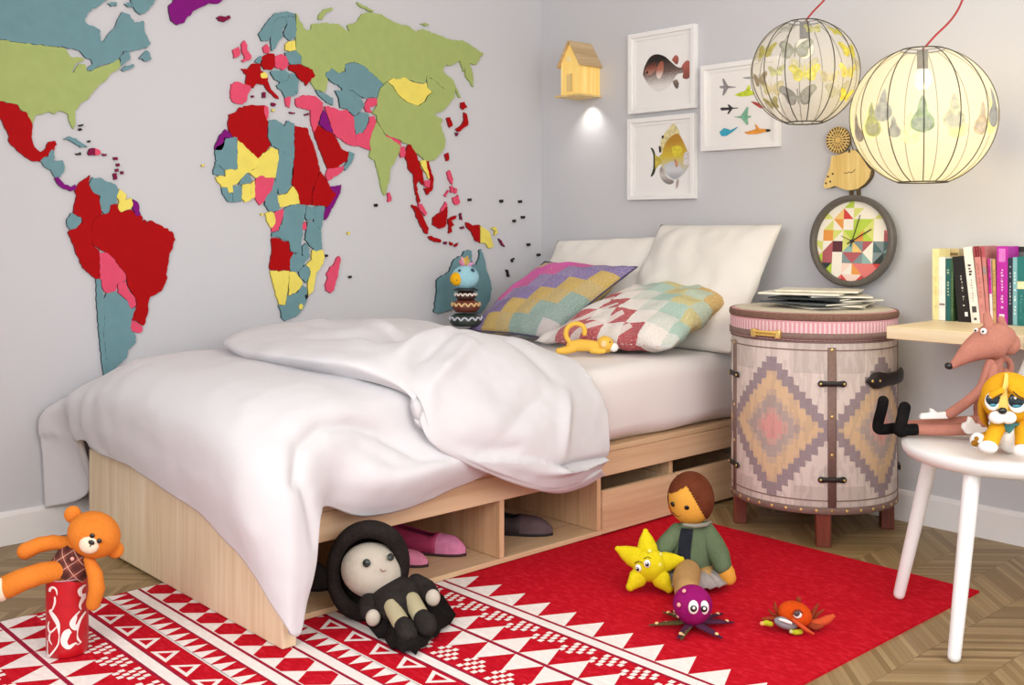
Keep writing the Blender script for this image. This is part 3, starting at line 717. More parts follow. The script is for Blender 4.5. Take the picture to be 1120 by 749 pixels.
# four upright leather straps, each with two black toggles and brass studs
for dg in (12.5, 92.5, -67.5, 172.5):
    a = strap_ang(dg); m = MB(); cyl_patch(m, a-0.048, a+0.048, 0.133, 0.655, DR-0.001, DR+0.0035)
    st = m.done('strap', M_strap, drum)
    m = MB()
    for z in (0.122, 0.305, 0.430, 0.648): dstud(m, a, z)
    m.done('stud', M_stud, st)
    for z in (0.225, 0.538):
        m = MB(); P = [Vector((math.cos(a+b)*(DR+0.0075), math.sin(a+b)*(DR+0.0075), z)) for b in (-0.125, -0.06, 0, 0.06, 0.125)]
        m.tube(P, [0.0105, 0.008, 0.009, 0.008, 0.0105], 12, flat=0.5, flatdir=(math.cos(a), math.sin(a), 0))
        tg = m.done('toggle', M_black, drum)
        m = MB(); dstud(m, a-0.13, z, 0.004, DR+0.013); dstud(m, a+0.13, z, 0.004, DR+0.013); m.done('toggle_stud', M_stud, tg)
m = MB()
for k in range(36): dstud(m, strap_ang(12.5+10*k), 0.122)
m.done('rim_studs', M_stud, drum)
for dg in (-45, 12, 69, 132, 192, 255):                              # flat ribs joining body to lid
    pass
# brass lid handle with a fabric grip
a = strap_ang(-31); m = MB()
P = lambda b, r, z: Vector((math.cos(a+b)*r, math.sin(a+b)*r, z))
hb = DR+0.0065
m.tube([P(b, hb+0.008, 0.694) for b in (-0.15, 0, 0.15)], 0.003, 8); h = m.done('lid_handle', M_stud, drum)
for b in (-0.16, 0.16):
    MB().box((-0.008, -0.009, -0.014), (0.008, 0.009, 0.014), 0.003, Matrix.Translation(P(b, hb+0.007, 0.694)) @ Matrix.Rotation(a+b, 4, 'Z')).done('handle_post', M_stud, h)
m = MB(); m.tube([P(b, hb+0.012+0.004*math.cos(b*9), 0.700) for b in (-0.15, -0.08, 0, 0.08, 0.15)], 0.0045, 10); m.tube([P(b, hb+0.010, 0.689) for b in (-0.15, -0.08, 0, 0.08, 0.15)], 0.0035, 10)
m.done('grip', mat('gold_thread', 'D9B45A', 0.5, 0.2, 200), h)
# big black carrying handle on the right flank
a = strap_ang(60); m = MB()
pts = [P(b, DR+0.004+0.012*max(0, math.cos((b-0.08)*2.4)), 0.545) for b in (-0.40, -0.33, -0.24, -0.10, 0.05, 0.20, 0.34, 0.44)]
m.tube(pts, [0.008, 0.026, 0.028, 0.021, 0.022, 0.022, 0.022, 0.024], 16, flat=0.42, flatdir=(math.cos(a), math.sin(a), 0))
hd = m.done('carrying_handle', M_black, drum)
m = MB(); dstud(m, a-0.36, 0.545, 0.005, DR+0.018); dstud(m, a-0.27, 0.545, 0.004, DR+0.024); m.done('handle_rivet', M_stud, hd)
for dg in (7.5, 97.5, 187.5, 277.5):
    a = strap_ang(dg); MB().box((-0.022, -0.024, 0.0), (0.022, 0.024, 0.112), 0.003, Matrix.Translation((math.cos(a)*(DR-0.030), math.sin(a)*(DR-0.030), 0)) @ Matrix.Rotation(a, 4, 'Z')).done('leg', M_dleg, drum)
# ================================================================ magazines on the drum
mg_cols = ['E9E4D4', 'DCD6C4', 'F0ECE0', '50585C', 'D9D5C8', '2E3438', 'EDE8DA', 'E6E0CE']
mg_lab = ['cream magazine at the very bottom of the pile on the drum', 'pale magazine sticking out to the right low in the pile on the drum', 'white magazine in the middle of the pile jutting towards the clock',
          'slate blue magazine in the middle of the pile on the drum', 'pale magazine turned sideways above the slate one on the drum', 'black covered magazine right below the top white ones on the drum',
          'white magazine second from the top of the pile on the drum', 'off-white magazine lying topmost on the pile under the clock']
mg_geo = [(0.03, 0.06, 12, 0.21, 0.28), (0.10, 0.05, -28, 0.21, 0.28), (0.09, 0.07, 28, 0.20, 0.27), (-0.01, -0.02, 38, 0.21, 0.28), (0.09, 0.05, -8, 0.21, 0.27), (0.00, -0.03, 52, 0.19, 0.26), (-0.02, 0.03, 60, 0.21, 0.28), (0.04, 0.08, 66, 0.20, 0.28)]
order = [0, 1, 3, 2, 5, 4, 6, 7]; zz = L1+0.005
for pos, k in enumerate(order):
    dx, dy, dg, wd, ht = mg_geo[k]; th = 0.0072 if k in (3, 5) else 0.0074
    loc = DC + RT*dx + FW*dy*0.55 + Vector((0, 0, zz)); r = thing('magazine', mg_lab[k], 'magazine', loc, TA+math.radians(dg), 'magazines piled on the drum cabinet')
    mcv = mat('magazine_cover_'+mg_cols[k], mg_cols[k], 0.35, 0.10, 25); mpg = mat('magazine_pages', 'EFEADC', 0.8, 0.1, 400, stretch=(1, 1, 8))
    MB().box((-wd/2+0.002, -ht/2+0.002, 0.0012), (wd/2-0.002, ht/2-0.002, th-0.0012), 0.0).done('pages', mpg, r)
    m = MB(); cv = []
    for i in range(9):
        t = i/8; x = -wd/2+wd*t
        cv.append([Vector((x, -ht/2, th-0.001+0.0006*math.sin(t*PI))), Vector((x, ht/2, th-0.001+0.0006*math.sin(t*PI)))])
    m.grid(cv); m.grid([[Vector((-wd/2, -ht/2, 0.0004)), Vector((-wd/2, ht/2, 0.0004))], [Vector((wd/2, -ht/2, 0.0004)), Vector((wd/2, ht/2, 0.0004))]])
    m.grid([[Vector((-wd/2, -ht/2, 0.0004)), Vector((-wd/2, ht/2, 0.0004))], [Vector((-wd/2-0.0015, -ht/2, th/2)), Vector((-wd/2-0.0015, ht/2, th/2))], [Vector((-wd/2, -ht/2, th-0.001)), Vector((-wd/2, ht/2, th-0.001))]])
    m.done('cover', mcv, r)
    zz += th+0.0003
MAG_TOP = zz
# ================================================================ wall desk and books
DZ, DX0, DY0, DT = 0.737, 2.046, -0.469, 0.040
M_desk = wood('pale_pine_desk', 'F0E0BE', 'E6D2AC', 'x', 'D8C29A', 0.45, 0.5)
dk = thing('wall_desk', 'pale wooden desk board along the wall carrying a row of books', 'desk', (2.6, -0.235, DZ-DT))
MB().box((DX0-2.6, DY0+0.235, 0), (3.5-2.6, 0.235, DT), 0.003).done('desktop', M_desk, dk)
MB().box((3.44-2.6, DY0+0.26, -(DZ-DT)), (3.48-2.6, 0.215, 0), 0.003).done('leg_panel', M_desk, dk)
MB().box((DX0-2.6+0.03, 0.215, -0.05), (3.43-2.6, 0.234, -0.0005), 0.002).done('wall_cleat', M_desk, dk)
M_page = mat('book_pages', 'EDE4CE', 0.85, 0.1, 300)
def book(label, u0, u1, vt, cover, lean=0.0, depth=0.14, y=-0.150, marks=None, ys=None):
    """u0,u1 spine edges at the foot; vt top row in the photo; lean in degrees to the left"""
    y = y if ys is None else ys
    p0 = atY(u0, 300, y); p1 = atY(u1, 300, y); z1 = atY((u0+u1)/2, vt, y).z
    th = p1.x-p0.x; h = (z1-DZ)/math.cos(math.radians(lean))-0.001
    r = thing('book', label, 'book', ((p1.x if lean >= 0 else p0.x), y, DZ+0.0008), 0.0, 'books standing on the wall desk')
    R_ = Matrix.Rotation(math.radians(-lean), 4, 'Y')
    off = Matrix.Translation((-th, 0, 0)) if lean >= 0 else Matrix.Identity(4)
    lift = Matrix.Translation((0, 0, 0.0))
    X = R_ @ off
    if lean > 0: X = Matrix.Translation((0, 0, 0)) @ R_ @ off
    mc = mat('book_cloth_'+cover, cover, 0.45, 0.12, 30, 0.1)
    m = MB(); e = 0.0022
    m.box((0, 0, 0), (th, e, h), 0.0006, X); m.box((0, e, 0), (e, depth, h), 0.0, X); m.box((th-e, e, 0), (th, depth, h), 0.0, X)
    m.done('cover', mc, r)
    MB().box((e+0.0003, e+0.0003, 0.003), (th-e-0.0003, depth-0.004, h-0.003), 0, X).done('pages', M_page, r)
    for kx0, kx1, kz0, kz1, colr in (marks or []):
        MB().box((th*kx0, -0.0006, h*kz0), (th*kx1, 0.0002, h*kz1), 0, X).done('spine_mark', mat('book_ink_'+colr, colr, 0.5, 0.15, 60), r)
    return r
bs = 6.245
def bu(x): return 1010+x/bs
def bv(y): return 250+y/bs
def letters(x0, x1, z0, z1, n, col, seed):
    rnd = random.Random(seed); out = []; st = (z1-z0)/n
    for i in range(n):
        if rnd.random() < 0.12: continue
        out.append((x0+rnd.random()*0.08, x1-rnd.random()*0.12, z0+st*i+st*0.12, z0+st*i+st*(0.55+0.3*rnd.random()), col))
    return out
book('tan hardback standing behind the white and green books at the left end', bu(112), bu(243), bv(135), 'CDB98A', 0, 0.05, ys=-0.058, marks=[(0.05, 0.95, 0.90, 0.94, '7A6544')])
book('pale yellow book at the left end of the row on the desk', bu(60), bu(104), bv(138), 'EFE3A4', 0, 0.085, marks=letters(0.45, 0.7, 0.12, 0.75, 14, 'D8C67A', 1))
book('plain white thin book second from the left end of the row', bu(105), bu(149), bv(195), 'F3EFEA', 0, 0.085, marks=[(0.1, 0.9, 0.24, 0.27, '8C7A78')])
book('dark teal book beside the white thin one', bu(150), bu(186), bv(205), '21605C', 0, 0.085, marks=letters(0.3, 0.75, 0.4, 0.85, 9, '9FB8A0', 2))
book('dark green book between the teal and the leaning black one', bu(187), bu(204), bv(208), '3A5A38', 0, 0.085, marks=letters(0.35, 0.65, 0.1, 0.8, 14, '8AA06A', 3))
book('black book with white lettering leaning left', bu(236), bu(320), bv(185), '15120F', 5.2, 0.085, marks=letters(0.52, 0.72, 0.24, 0.72, 11, 'C9C4BC', 4)+[(0.62, 0.86, 0.09, 0.155, 'F2EFEA')])
book('white book with black lettering leaning beside the black one', bu(328), bu(388), bv(122), 'EFE9E0', 6.5, 0.085, marks=letters(0.3, 0.72, 0.62, 0.78, 4, '2A2624', 5)+[(0.25, 0.75, 0.14, 0.22, '4A4644'), (0.35, 0.65, 0.04, 0.07, '4A4644')]+letters(0.4, 0.65, 0.28, 0.58, 9, 'B8B0A8', 15))
book('dusty pink book with red stripes at its top, leaning', bu(391), bu(432), bv(118), 'CF8A84', 5.5, 0.13, marks=[(0.0, 1.0, 0.86, 1.0, 'A8404A'), (0.28, 0.42, 0.86, 1.0, 'E4B8B0'), (0.68, 0.82, 0.86, 1.0, 'E4B8B0')]+letters(0.3, 0.6, 0.2, 0.8, 10, 'B06A66', 6))
book('pink book with a grey block on its spine, leaning on the striped one', bu(434), bu(458), bv(122), 'C97F7C', 4.5, 0.13, marks=[(0.0, 1.0, 0.86, 1.0, 'B24E58'), (0.1, 0.9, 0.64, 0.74, '9A8C8C')])
book('thin magenta and white book in the middle of the row', bu(459), bu(476), bv(205), 'F0E4E4', 2.5, 0.12, marks=[(0.0, 1.0, 0.46, 1.0, 'C2269A')]+letters(0.3, 0.7, 0.6, 0.9, 5, 'E8B0D8', 7))
book('thin mustard yellow book left of the tall magenta one', bu(477), bu(497), bv(208), 'C9A468', 1.0, 0.12, marks=letters(0.3, 0.7, 0.2, 0.85, 12, '8A6438', 8))
book('tall magenta book with white lettering', bu(500), bu(575), bv(120), 'B41FA0', 0, 0.085, marks=letters(0.38, 0.62, 0.2, 0.72, 14, 'E9C4E4', 9)+[(0.2, 0.8, 0.80, 0.97, 'D878CC'), (0.25, 0.7, 0.05, 0.13, 'F4E9F2')])
book('dark navy book with pale lettering right of the magenta one', bu(577), bu(609), bv(200), '1E2438', 0, 0.085, marks=letters(0.35, 0.65, 0.3, 0.9, 12, 'AEB4C0', 10))
book('pale teal book between the navy and the dark teal ones', bu(610), bu(640), bv(195), '7FB4BC', 0, 0.085, marks=letters(0.3, 0.7, 0.15, 0.85, 14, 'D6E8E8', 11))
book('dark teal book with a cream band round its spine', bu(641), bu(694), bv(190), '17706E', 0, 0.085, marks=[(0.0, 1.0, 0.53, 0.64, 'EAE0B4')]+letters(0.4, 0.6, 0.1, 0.45, 8, '5FA09C', 12))
book('black book with a grey stripe standing behind the teal ones', bu(577), bu(690), bv(122), '2A2A2A', 0, 0.05, ys=-0.058, marks=[(0.3, 1.0, 0.87, 0.93, '6A6E70')])
book('green book at the right end of the row', bu(696), bu(745), bv(150), '2F6A4A', 0, 0.085)
# ================================================================ white chair
M_white = mat('white_lacquer', 'EFEEEE', 0.3, 0.015, 5)
CC = Vector((2.553, -0.797, 0)); SZ, SR = 0.485, 0.255
ch = thing('chair', 'white round-seated chair with turned legs holding two soft toys', 'chair', CC)
m = MB(); m.lathe([(0, SZ-0.042), (SR-0.03, SZ-0.042), (SR-0.012, SZ-0.036), (SR-0.002, SZ-0.022), (SR, SZ-0.010), (SR-0.004, SZ-0.003), (SR-0.012, SZ), (0, SZ-0.001)], n=72); m.done('seat', M_white, ch)
for dx, dy in ((-1, 0), (0, -1), (1, 0), (0, 1)):
    a = Vector((dx*0.195, dy*0.195, SZ-0.0425)); b = Vector((dx*0.293, dy*0.293, 0.0235 if dx < 0 else 0.016))
    MB().tube([b, b.lerp(a, 0.3), b.lerp(a, 0.7), a], [0.0155, 0.0175, 0.0195, 0.0205], 20).done('leg', M_white, ch)
m = MB(); rows = []
for j in range(9):
    t = j/8; z = SZ-0.01+0.36*t; row = []
    for k in range(19):
        az0 = 118-27*t; az = math.radians(az0 - (az0+14-18*t*t)*k/18); r = SR-0.008+0.045*t
        e = 0.014
        row.append(Vector((math.cos(az)*r, math.sin(az)*r, z+0.05*t*math.sin(PI*k/18))))
    rows.append(row)
m.grid(rows); o = m.done('backrest', M_white, ch); sd = o.modifiers.new('t', 'SOLIDIFY'); sd.thickness = 0.014; sd.offset = 1
# ================================================================ pictures
M_fr = mat('white_picture_frame', 'F2F1F0', 0.4, 0.02, 10)
M_matb = mat('white_passepartout', 'F1EFED', 0.8, 0.015, 10)
def picture(label, u0, v0, u1, v1, build):
    a = atY(u0, v0, 0.0); b = atY(u1, v1, 0.0); x0, x1, z1, z0 = a.x, b.x, a.z, b.z
    r = thing('framed_picture', label, 'picture', ((x0+x1)/2, 0, z0)); O = Vector(((x0+x1)/2, 0, z0))
    T, Wd = 0.028, 0.020; m = MB(); m.sm = False
    w, h = (x1-x0)/2, z1-z0
    for lo, hi in (((-w, -T, 0), (-w+Wd, -0.001, h)), ((w-Wd, -T, 0), (w, -0.001, h)), ((-w+Wd, -T, 0), (w-Wd, -0.001, Wd)), ((-w+Wd, -T, h-Wd), (w-Wd, -0.001, h))): m.box(lo, hi, 0.0015)
    m.done('frame', M_fr, r)
    m = MB(); m.sm = False; m.box((-w+Wd, -0.012, Wd), (w-Wd, -0.002, h-Wd))
    q = 0.014                                                        # inner lip of the mount
    for lo, hi in (((-w+Wd, -0.0165, Wd), (-w+Wd+q, -0.0125, h-Wd)), ((w-Wd-q, -0.0165, Wd), (w-Wd, -0.0125, h-Wd)), ((-w+Wd+q, -0.0165, Wd), (w-Wd-q, -0.0125, Wd+q)), ((-w+Wd+q, -0.0165, h-Wd-q), (w-Wd-q, -0.0125, h-Wd))): m.box(lo, hi)
    m.done('passepartout', M_matb, r)
    lay = [0]
    def put(pts, s, ox, oy, hexc, name=None, key=None, smooth=True):
        P = [atY(ox+x/s, oy+y/s, -0.0125) - O for x, y in pts]
        if smooth and len(P) > 3: P = catmull(P+[P[0]], 4)[:-1]
        lay[0] += 1; y = -0.0122-0.00025*lay[0]
        mb = MB(); f = mb._f([mb.v((p.x, y, p.z)) for p in P], 0, False)
        return mb.done(name or 'print_shape', key or mat('print_ink_'+hexc, hexc, 0.8, 0.25, 60), r, weld=False)
    build(put, r)
def ink(key, h1, h2, h3, axis='z', scale=1.0, spots=True):
    m, t = newmat(key); co = t.coord('Generated'); s = t.n('ShaderNodeSeparateXYZ'); t.l(co, s.inputs[0])
    sp = t.noise(t.coord(), 210, 4.0, 0.7); z = t.math('ADD', s.outputs[2], t.math('MULTIPLY', t.math('SUBTRACT', sp, 0.5), 0.45))
    t.l(t.ramp(z, [(0.15, rgb(h3)), (0.5, rgb(h2)), (0.85, rgb(h1))], False), t.b.inputs['Base Color']); t.b.inputs['Roughness'].default_value = 0.8; return m
def fish_a(put, r):
    S = (6.81, 690, 20)
    fin = ink('ink_fin', 'B4645A', 'A8584C', '8A5048')
    put([(370, 385), (385, 345), (415, 315), (440, 325), (450, 380), (435, 440), (410, 452), (385, 440), (390, 405)], *S, 'A4584A', 'fish_print', fin)
    put([(305, 310), (330, 275), (352, 285), (355, 320), (340, 345)], *S, '9A5A50', 'fish_print', fin)
    put([(310, 470), (340, 455), (357, 485), (350, 522), (330, 515)], *S, '7A6A5E', 'fish_print', ink('ink_fin_grey', '8A7A6C', '6E6258', '6A5E54'))
    put([(90, 420), (100, 370), (125, 315), (155, 280), (200, 268), (255, 285), (300, 325), (345, 362), (385, 372), (390, 405), (345, 418), (310, 470), (265, 520), (210, 547), (160, 525), (115, 470)], *S, '5A4A42', 'fish_print', ink('ink_puffer', '1E1614', '6E5850', 'E6E2DE'))
    put([(105, 395), (130, 350), (180, 330), (190, 380), (150, 420), (120, 425)], *S, '7E4238', 'fish_print', ink('ink_cheek', '5C3028', '94584A', 'B08274'))
    put([(215, 330), (240, 320), (245, 380), (225, 440), (205, 450), (190, 420), (195, 370)], *S, 'A4614E', 'fish_print', ink('ink_pec', 'A05A48', 'B87460', 'E8D8D0'))
    put([(115, 400), (127, 393), (130, 408), (118, 415)], *S, '1A1212', 'fish_print')
def fish_b(put, r):
    S = (6.81, 690, 120)
    put([(145, 282), (165, 290), (182, 330), (188, 395), (182, 455), (165, 490), (148, 495), (165, 440), (168, 380), (165, 330)], *S, '3E4230', 'fish_print')
    put([(180, 330), (205, 350), (235, 330), (235, 395), (205, 415), (182, 440)], *S, 'C9B84A', 'fish_print')
    put([(228, 420), (215, 450), (220, 500), (255, 545), (300, 555), (320, 530), (270, 500)], *S, 'B8AEA8', 'fish_print', ink('ink_analfin', '9A8E88', 'CFC8C4', '8C8480'))
    put([(228, 320), (222, 290), (225, 230), (250, 180), (290, 130), (320, 105), (350, 140), (362, 190), (300, 200), (255, 260), (240, 330)], *S, 'D8CC98', 'fish_print')
    put([(230, 415), (235, 330), (255, 260), (295, 205), (350, 178), (385, 225), (410, 280), (435, 340), (440, 390), (420, 440), (380, 490), (330, 520), (285, 500), (250, 460)], *S, 'C8A838', 'fish_print', ink('ink_trigger', 'B8862C', 'D4BC3E', 'C4C8CC'))
    put([(305, 280), (345, 265), (385, 290), (360, 340), (320, 345)], *S, 'DCCB3C', 'fish_print')
    put([(245, 420), (300, 385), (345, 395), (380, 440), (375, 485), (330, 515), (285, 490)], *S, 'C6CACF', 'fish_print', ink('ink_belly', 'C4C8CE', 'D2D4D8', 'AEB0B4'))
    put([(395, 330), (420, 310), (437, 360), (430, 410), (395, 400)], *S, 'DAD4D2', 'fish_print')
    put([(232, 195), (248, 192), (245, 210), (233, 215)], *S, '2E2A22', 'fish_print')
    put([(210, 275), (222, 270), (228, 310), (215, 318)], *S, '2A2018', 'fish_print')
    put([(345, 520), (358, 515), (355, 560), (342, 585), (338, 560)], *S, 'B0A09A', 'fish_print')
    put([(325, 365), (345, 380), (355, 415), (338, 425)], *S, 'C89070', 'fish_print')
def planes(put, r):
    S = (6.81, 765, 60)
    def plane(c, L, wing, hexc, flip=1, th=9, back=0.6):
        x, y = c; f = flip
        put([(x-L*f, y-th*0.4), (x-L*0.8*f, y-th), (x-L*0.1*f, y-th), (x+L*f, y-2), (x+L*f, y+3), (x-L*0.1*f, y+th), (x-L*0.8*f, y+th), (x-L*f, y+th*0.4)], *S, hexc, 'aircraft_print', smooth=False)
        put([(x+L*0.15*f, y), (x-L*back*f, y-wing), (x-L*(back+0.22)*f, y-wing), (x-L*0.45*f, y), (x-L*(back+0.22)*f, y+wing), (x-L*back*f, y+wing)], *S, hexc, 'aircraft_print', smooth=False)
    plane((210, 240), 60, 62, '8E8A8C', 1, 10, 0.45)
    put([(320, 172), (345, 165), (400, 165), (400, 178), (345, 178)], *S, '9AA2A4', 'aircraft_print')
    put([(258, 300), (290, 285), (345, 265), (365, 225), (378, 228), (380, 265), (410, 275), (410, 295), (370, 305), (310, 312)], *S, 'C6D63C', 'aircraft_print', smooth=False)
    put([(155, 400), (165, 392), (220, 392), (210, 370), (222, 370), (248, 392), (290, 393), (290, 398), (248, 402), (220, 440), (208, 440), (222, 410), (165, 415)], *S, '3A3438', 'aircraft_print', smooth=False)
    put([(255, 462), (310, 455), (355, 385), (365, 390), (360, 452), (385, 455), (385, 465), (360, 470), (365, 520), (352, 520), (312, 472)], *S, '7FB89A', 'aircraft_print', smooth=False)
    put([(380, 345), (430, 355), (490, 390), (460, 398), (420, 375)], *S, 'B4483C', 'aircraft_print')
    put([(150, 575), (185, 545), (205, 550), (235, 560), (285, 535), (285, 542), (240, 580), (200, 605), (165, 605)], *S, '3AA6C4', 'aircraft_print', smooth=False)
    put([(335, 568), (345, 575), (400, 560), (425, 550), (412, 515), (425, 520), (450, 550), (500, 552), (500, 572), (430, 590), (370, 592), (345, 585)], *S, 'E59A3E', 'aircraft_print', smooth=False)
    put([(498, 553), (525, 555), (532, 563), (520, 572), (500, 572)], *S, '2A2420', 'aircraft_print')
picture('white framed picture of a dark puffer fish, the upper of two', 691, 39, 764, 118.2, fish_a)
picture('white framed picture of a yellow and grey fish, the lower of two', 690.2, 131, 763.3, 217.2, fish_b)
picture('white framed picture of small colourful aircraft behind the hanging lamp', 770.5, 73, 855, 160.5, planes)
# ================================================================ birdhouse wall lamp
M_hw = wood('warm_pine', 'F2D898', 'EBCB84', 'z', 'DDB96C', 0.5, 1.5)
M_hr = wood('tan_pine_roof', 'D8BE94', 'C9AC80', 'y', 'B8986C', 0.5, 1.5)
def birdhouse():
    x0, x1, yf = 0.270, 0.388, -0.135; z0, ze, zp = 1.652, 1.795, 1.892; xc = (x0+x1)/2
    r = thing('birdhouse_lamp', 'small lit wooden birdhouse lamp mounted on the wall', 'wall lamp', (xc, 0, z0)); O = Vector((xc, 0, z0))
    m, t = newmat('lit_pine_wood'); t.b.inputs['Base Color'].default_value = rgb('F0CE80'); t.b.inputs['Roughness'].default_value = 0.6
    co = t.coord(); n = t.noise(t.mapping(co, scale=(60, 60, 3)), 1.0, 3.0)
    t.l(t.ramp(n, [(0.3, rgb('E2B860')), (0.7, rgb('F4D894'))], False), t.b.inputs['Base Color'])
    t.b.inputs['Emission Color'].default_value = rgb('F2C860'); t.b.inputs['Emission Strength'].default_value = 0.30   # thin wood glowing from the bulb inside
    th = 0.008; b = MB(); b.sm = False
    def gable(y0, y1): b.prism([(x0-xc, 0), (x1-xc, 0), (x1-xc, ze-z0), (0, zp-z0), (x0-xc, ze-z0)], lambda a, c, tt: Vector((a, tt, c)), y1, y0)
    gable(yf, yf+th); gable(-0.010, -0.002)
    b.box((x0-xc, yf+th, 0), (x0-xc+th, -0.010, ze-z0-0.002)); b.box((x1-xc-th, yf+th, 0), (x1-xc, -0.010, ze-z0-0.002))
    b.done('house_body', m, r)
    b = MB(); b.sm = False
    nx = (zp-ze); ny = (xc-x0)
    for s in (-1, 1):
        d = Vector((s*(x1-xc), 0, ze-zp)).normalized(); up = Vector((-d.z*s*0+0, 0, 0)); nrm = Vector((s*nx, 0, ny)).normalized()
        a = Vector((0, 0, zp-z0+0.001)); e = a + d*(math.hypot(nx, ny)+0.022)
        for P0, P1 in (((yf-0.014), -0.001),):
            q = [a, e, e+nrm*0.007, a+nrm*0.007]
            A = [b.v((p.x, P0, p.z)) for p in q]; B = [b.v((p.x, P1, p.z)) for p in q]
            for i in range(4): b._f((A[i], A[(i+1) % 4], B[(i+1) % 4], B[i]), 0, False)
            b._f(A, 0, False); b._f(B, 0, False)
    b.done('roof', M_hr, r)
    b = MB(); b.box((x0-xc-0.022, yf-0.018, -0.009), (x1-xc+0.012, -0.001, -0.0005), 0.001); b.done('base_board', M_hw, r)
    b = MB(); b.sm = False; b.box((-0.022, yf-0.003, 0.012), (0.016, yf-0.0003, 0.095), 0.0008); b.done('door_panel', M_hw, r)
    b = MB(); disc_on(b, Vector((-0.012, yf-0.0005, ze-z0+0.02)), (0, -1, 0), 0.012, 0.0003, 20, dome=0.02); b.done('entrance_hole', mat('bright_hole', 'FBE9B4', 0.6), r)
    ml, tl = newmat('glowing_downlight'); tl.b.inputs['Emission Color'].default_value = (1, 0.9, 0.72, 1); tl.b.inputs['Emission Strength'].default_value = 6.0
    b = MB(); disc_on(b, Vector((0.008, -0.066, -0.0095)), (0, 0, -1), 0.020, 0.0005, 24, dome=0.1); b.done('bulb', ml, r)
    d = bpy.data.lights.new('birdhouse_spot', 'SPOT'); d.energy = 2.0; d.color = (1, 0.94, 0.84); d.spot_size = math.radians(104); d.spot_blend = 1.0; d.shadow_soft_size = 0.01
    o = bpy.data.objects.new('birdhouse_spot', d); C.objects.link(o); o.location = O+Vector((0.010, -0.055, -0.016)); o.rotation_euler = (Vector((0.0, 0.03, -0.17))).to_track_quat('-Z', 'Y').to_euler()
birdhouse()
# ================================================================ clock leaning on the wall
def clock():
    cx, cz, R_ = 1.696, 1.006, 0.168
    M_rim = mat('dark_grey_clock_rim', '5C5650', 0.45, 0.1, 40, 0.1); tilt = math.radians(5)
    zb = MAG_TOP+0.001
    r = thing('clock', 'round clock with a colourful triangle mosaic face leaning on the wall', 'clock', (cx, -0.062, zb)); r.rotation_euler = (-tilt, 0, 0)
    X = Matrix(((1, 0, 0), (0, 0, -1), (0, 1, 0)))                   # lathe axis -> -y
    m = MB(); prof = [(R_-0.022, 0.012), (R_-0.021, 0.030), (R_-0.016, 0.036), (R_-0.006, 0.036), (R_, 0.030), (R_, 0.004), (R_-0.004, 0.0), (0.0, 0.0), (0.0, 0.008), (R_-0.022, 0.010)]
    m.lathe(prof, (0, 0, R_), n=80, mx=X); m.done('rim', M_rim, r, sharp=35)
    pal = ['F1EBDD', 'EFE6D2', 'D2413F', 'E07A76', 'B9D24A', 'D9DC7A', 'E79A4A', 'EEC77A', '7F8F92', '4F6A6C', '2E3A38', '5B2A34', 'B05A60', '8FB4AC', 'F4D6C8', '8AA84C']
    mats = [mat('clock_tile_'+h, h, 0.5) for h in pal]
    r0 = R_-0.022; cell = 0.0405
    # rows from the top: pairs (upper-left, lower-right) per square, read off the photo
    rows = ["00 00 00 04 00 00 00 00", "00 05 07 02 50 00 05 00", "00 05 60 00 44 45 00 00", "00 66 50 45 46 54 00 3c", "50 0c bb 5d 87 c0 89 9d", "e4 cc 00 c8 c8 0d 8a 99", "50 a4 00 e0 36 33 23 30", "00 a5 03 e2 e2 3c 33 00"]
    def clipc(poly):
        N = 64
        for k in range(N):
            a = 2*PI*k/N; n = (math.cos(a), math.sin(a)); out = []
            for i in range(len(poly)):
                p, q = poly[i-1], poly[i]; dp, dq = r0-(p[0]*n[0]+p[1]*n[1]), r0-(q[0]*n[0]+q[1]*n[1])
                if (dp >= 0) != (dq >= 0):
                    s = dp/(dp-dq); out.append((p[0]+(q[0]-p[0])*s, p[1]+(q[1]-p[1])*s))
                if dq >= 0: out.append(q)
            poly = out
            if len(poly) < 3: return None
        return poly
    m = MB(); m.sm = False
    for i, row in enumerate(rows):
        for j, cc in enumerate(row.split()):
            x, z = (j-4)*cell, (4-i)*cell; a, b = int(cc[0], 16), int(cc[1], 16)
            if (i+j) % 2: T = ([(x, z), (x+cell, z), (x, z-cell)], [(x+cell, z), (x+cell, z-cell), (x, z-cell)])
            else: T = ([(x, z), (x+cell, z), (x+cell, z-cell)], [(x, z), (x+cell, z-cell), (x, z-cell)])
            for tri, ci in zip(T, (a, b)):
                p = clipc(tri)
                if p: m._f([m.v((px, -0.0115, R_+pz)) for px, pz in p], ci, False)
    m.done('dial', mats, r, weld=False)
    Mk = mat('black_clock_hand', '1E1C1C', 0.4)
    def hand(ang, L, w, y, tail):
        d = Vector((math.sin(ang), 0, math.cos(ang))); m = MB(); m.tube([-d*tail+Vector((0, y, R_)), d*L+Vector((0, y, R_))], w, 8); m.done('hand', Mk, r)
    hand(math.radians(16), 0.098, 0.0016, -0.016, 0.02); hand(math.radians(60), 0.086, 0.0020, -0.0185, 0.02); hand(math.radians(-66), 0.045, 0.0012, -0.021, 0.0)
    m = MB(); disc_on(m, Vector((0, -0.0125, R_)), (0, -1, 0), 0.006, 0.009, 16); m.done('spindle', Mk, r)
clock()
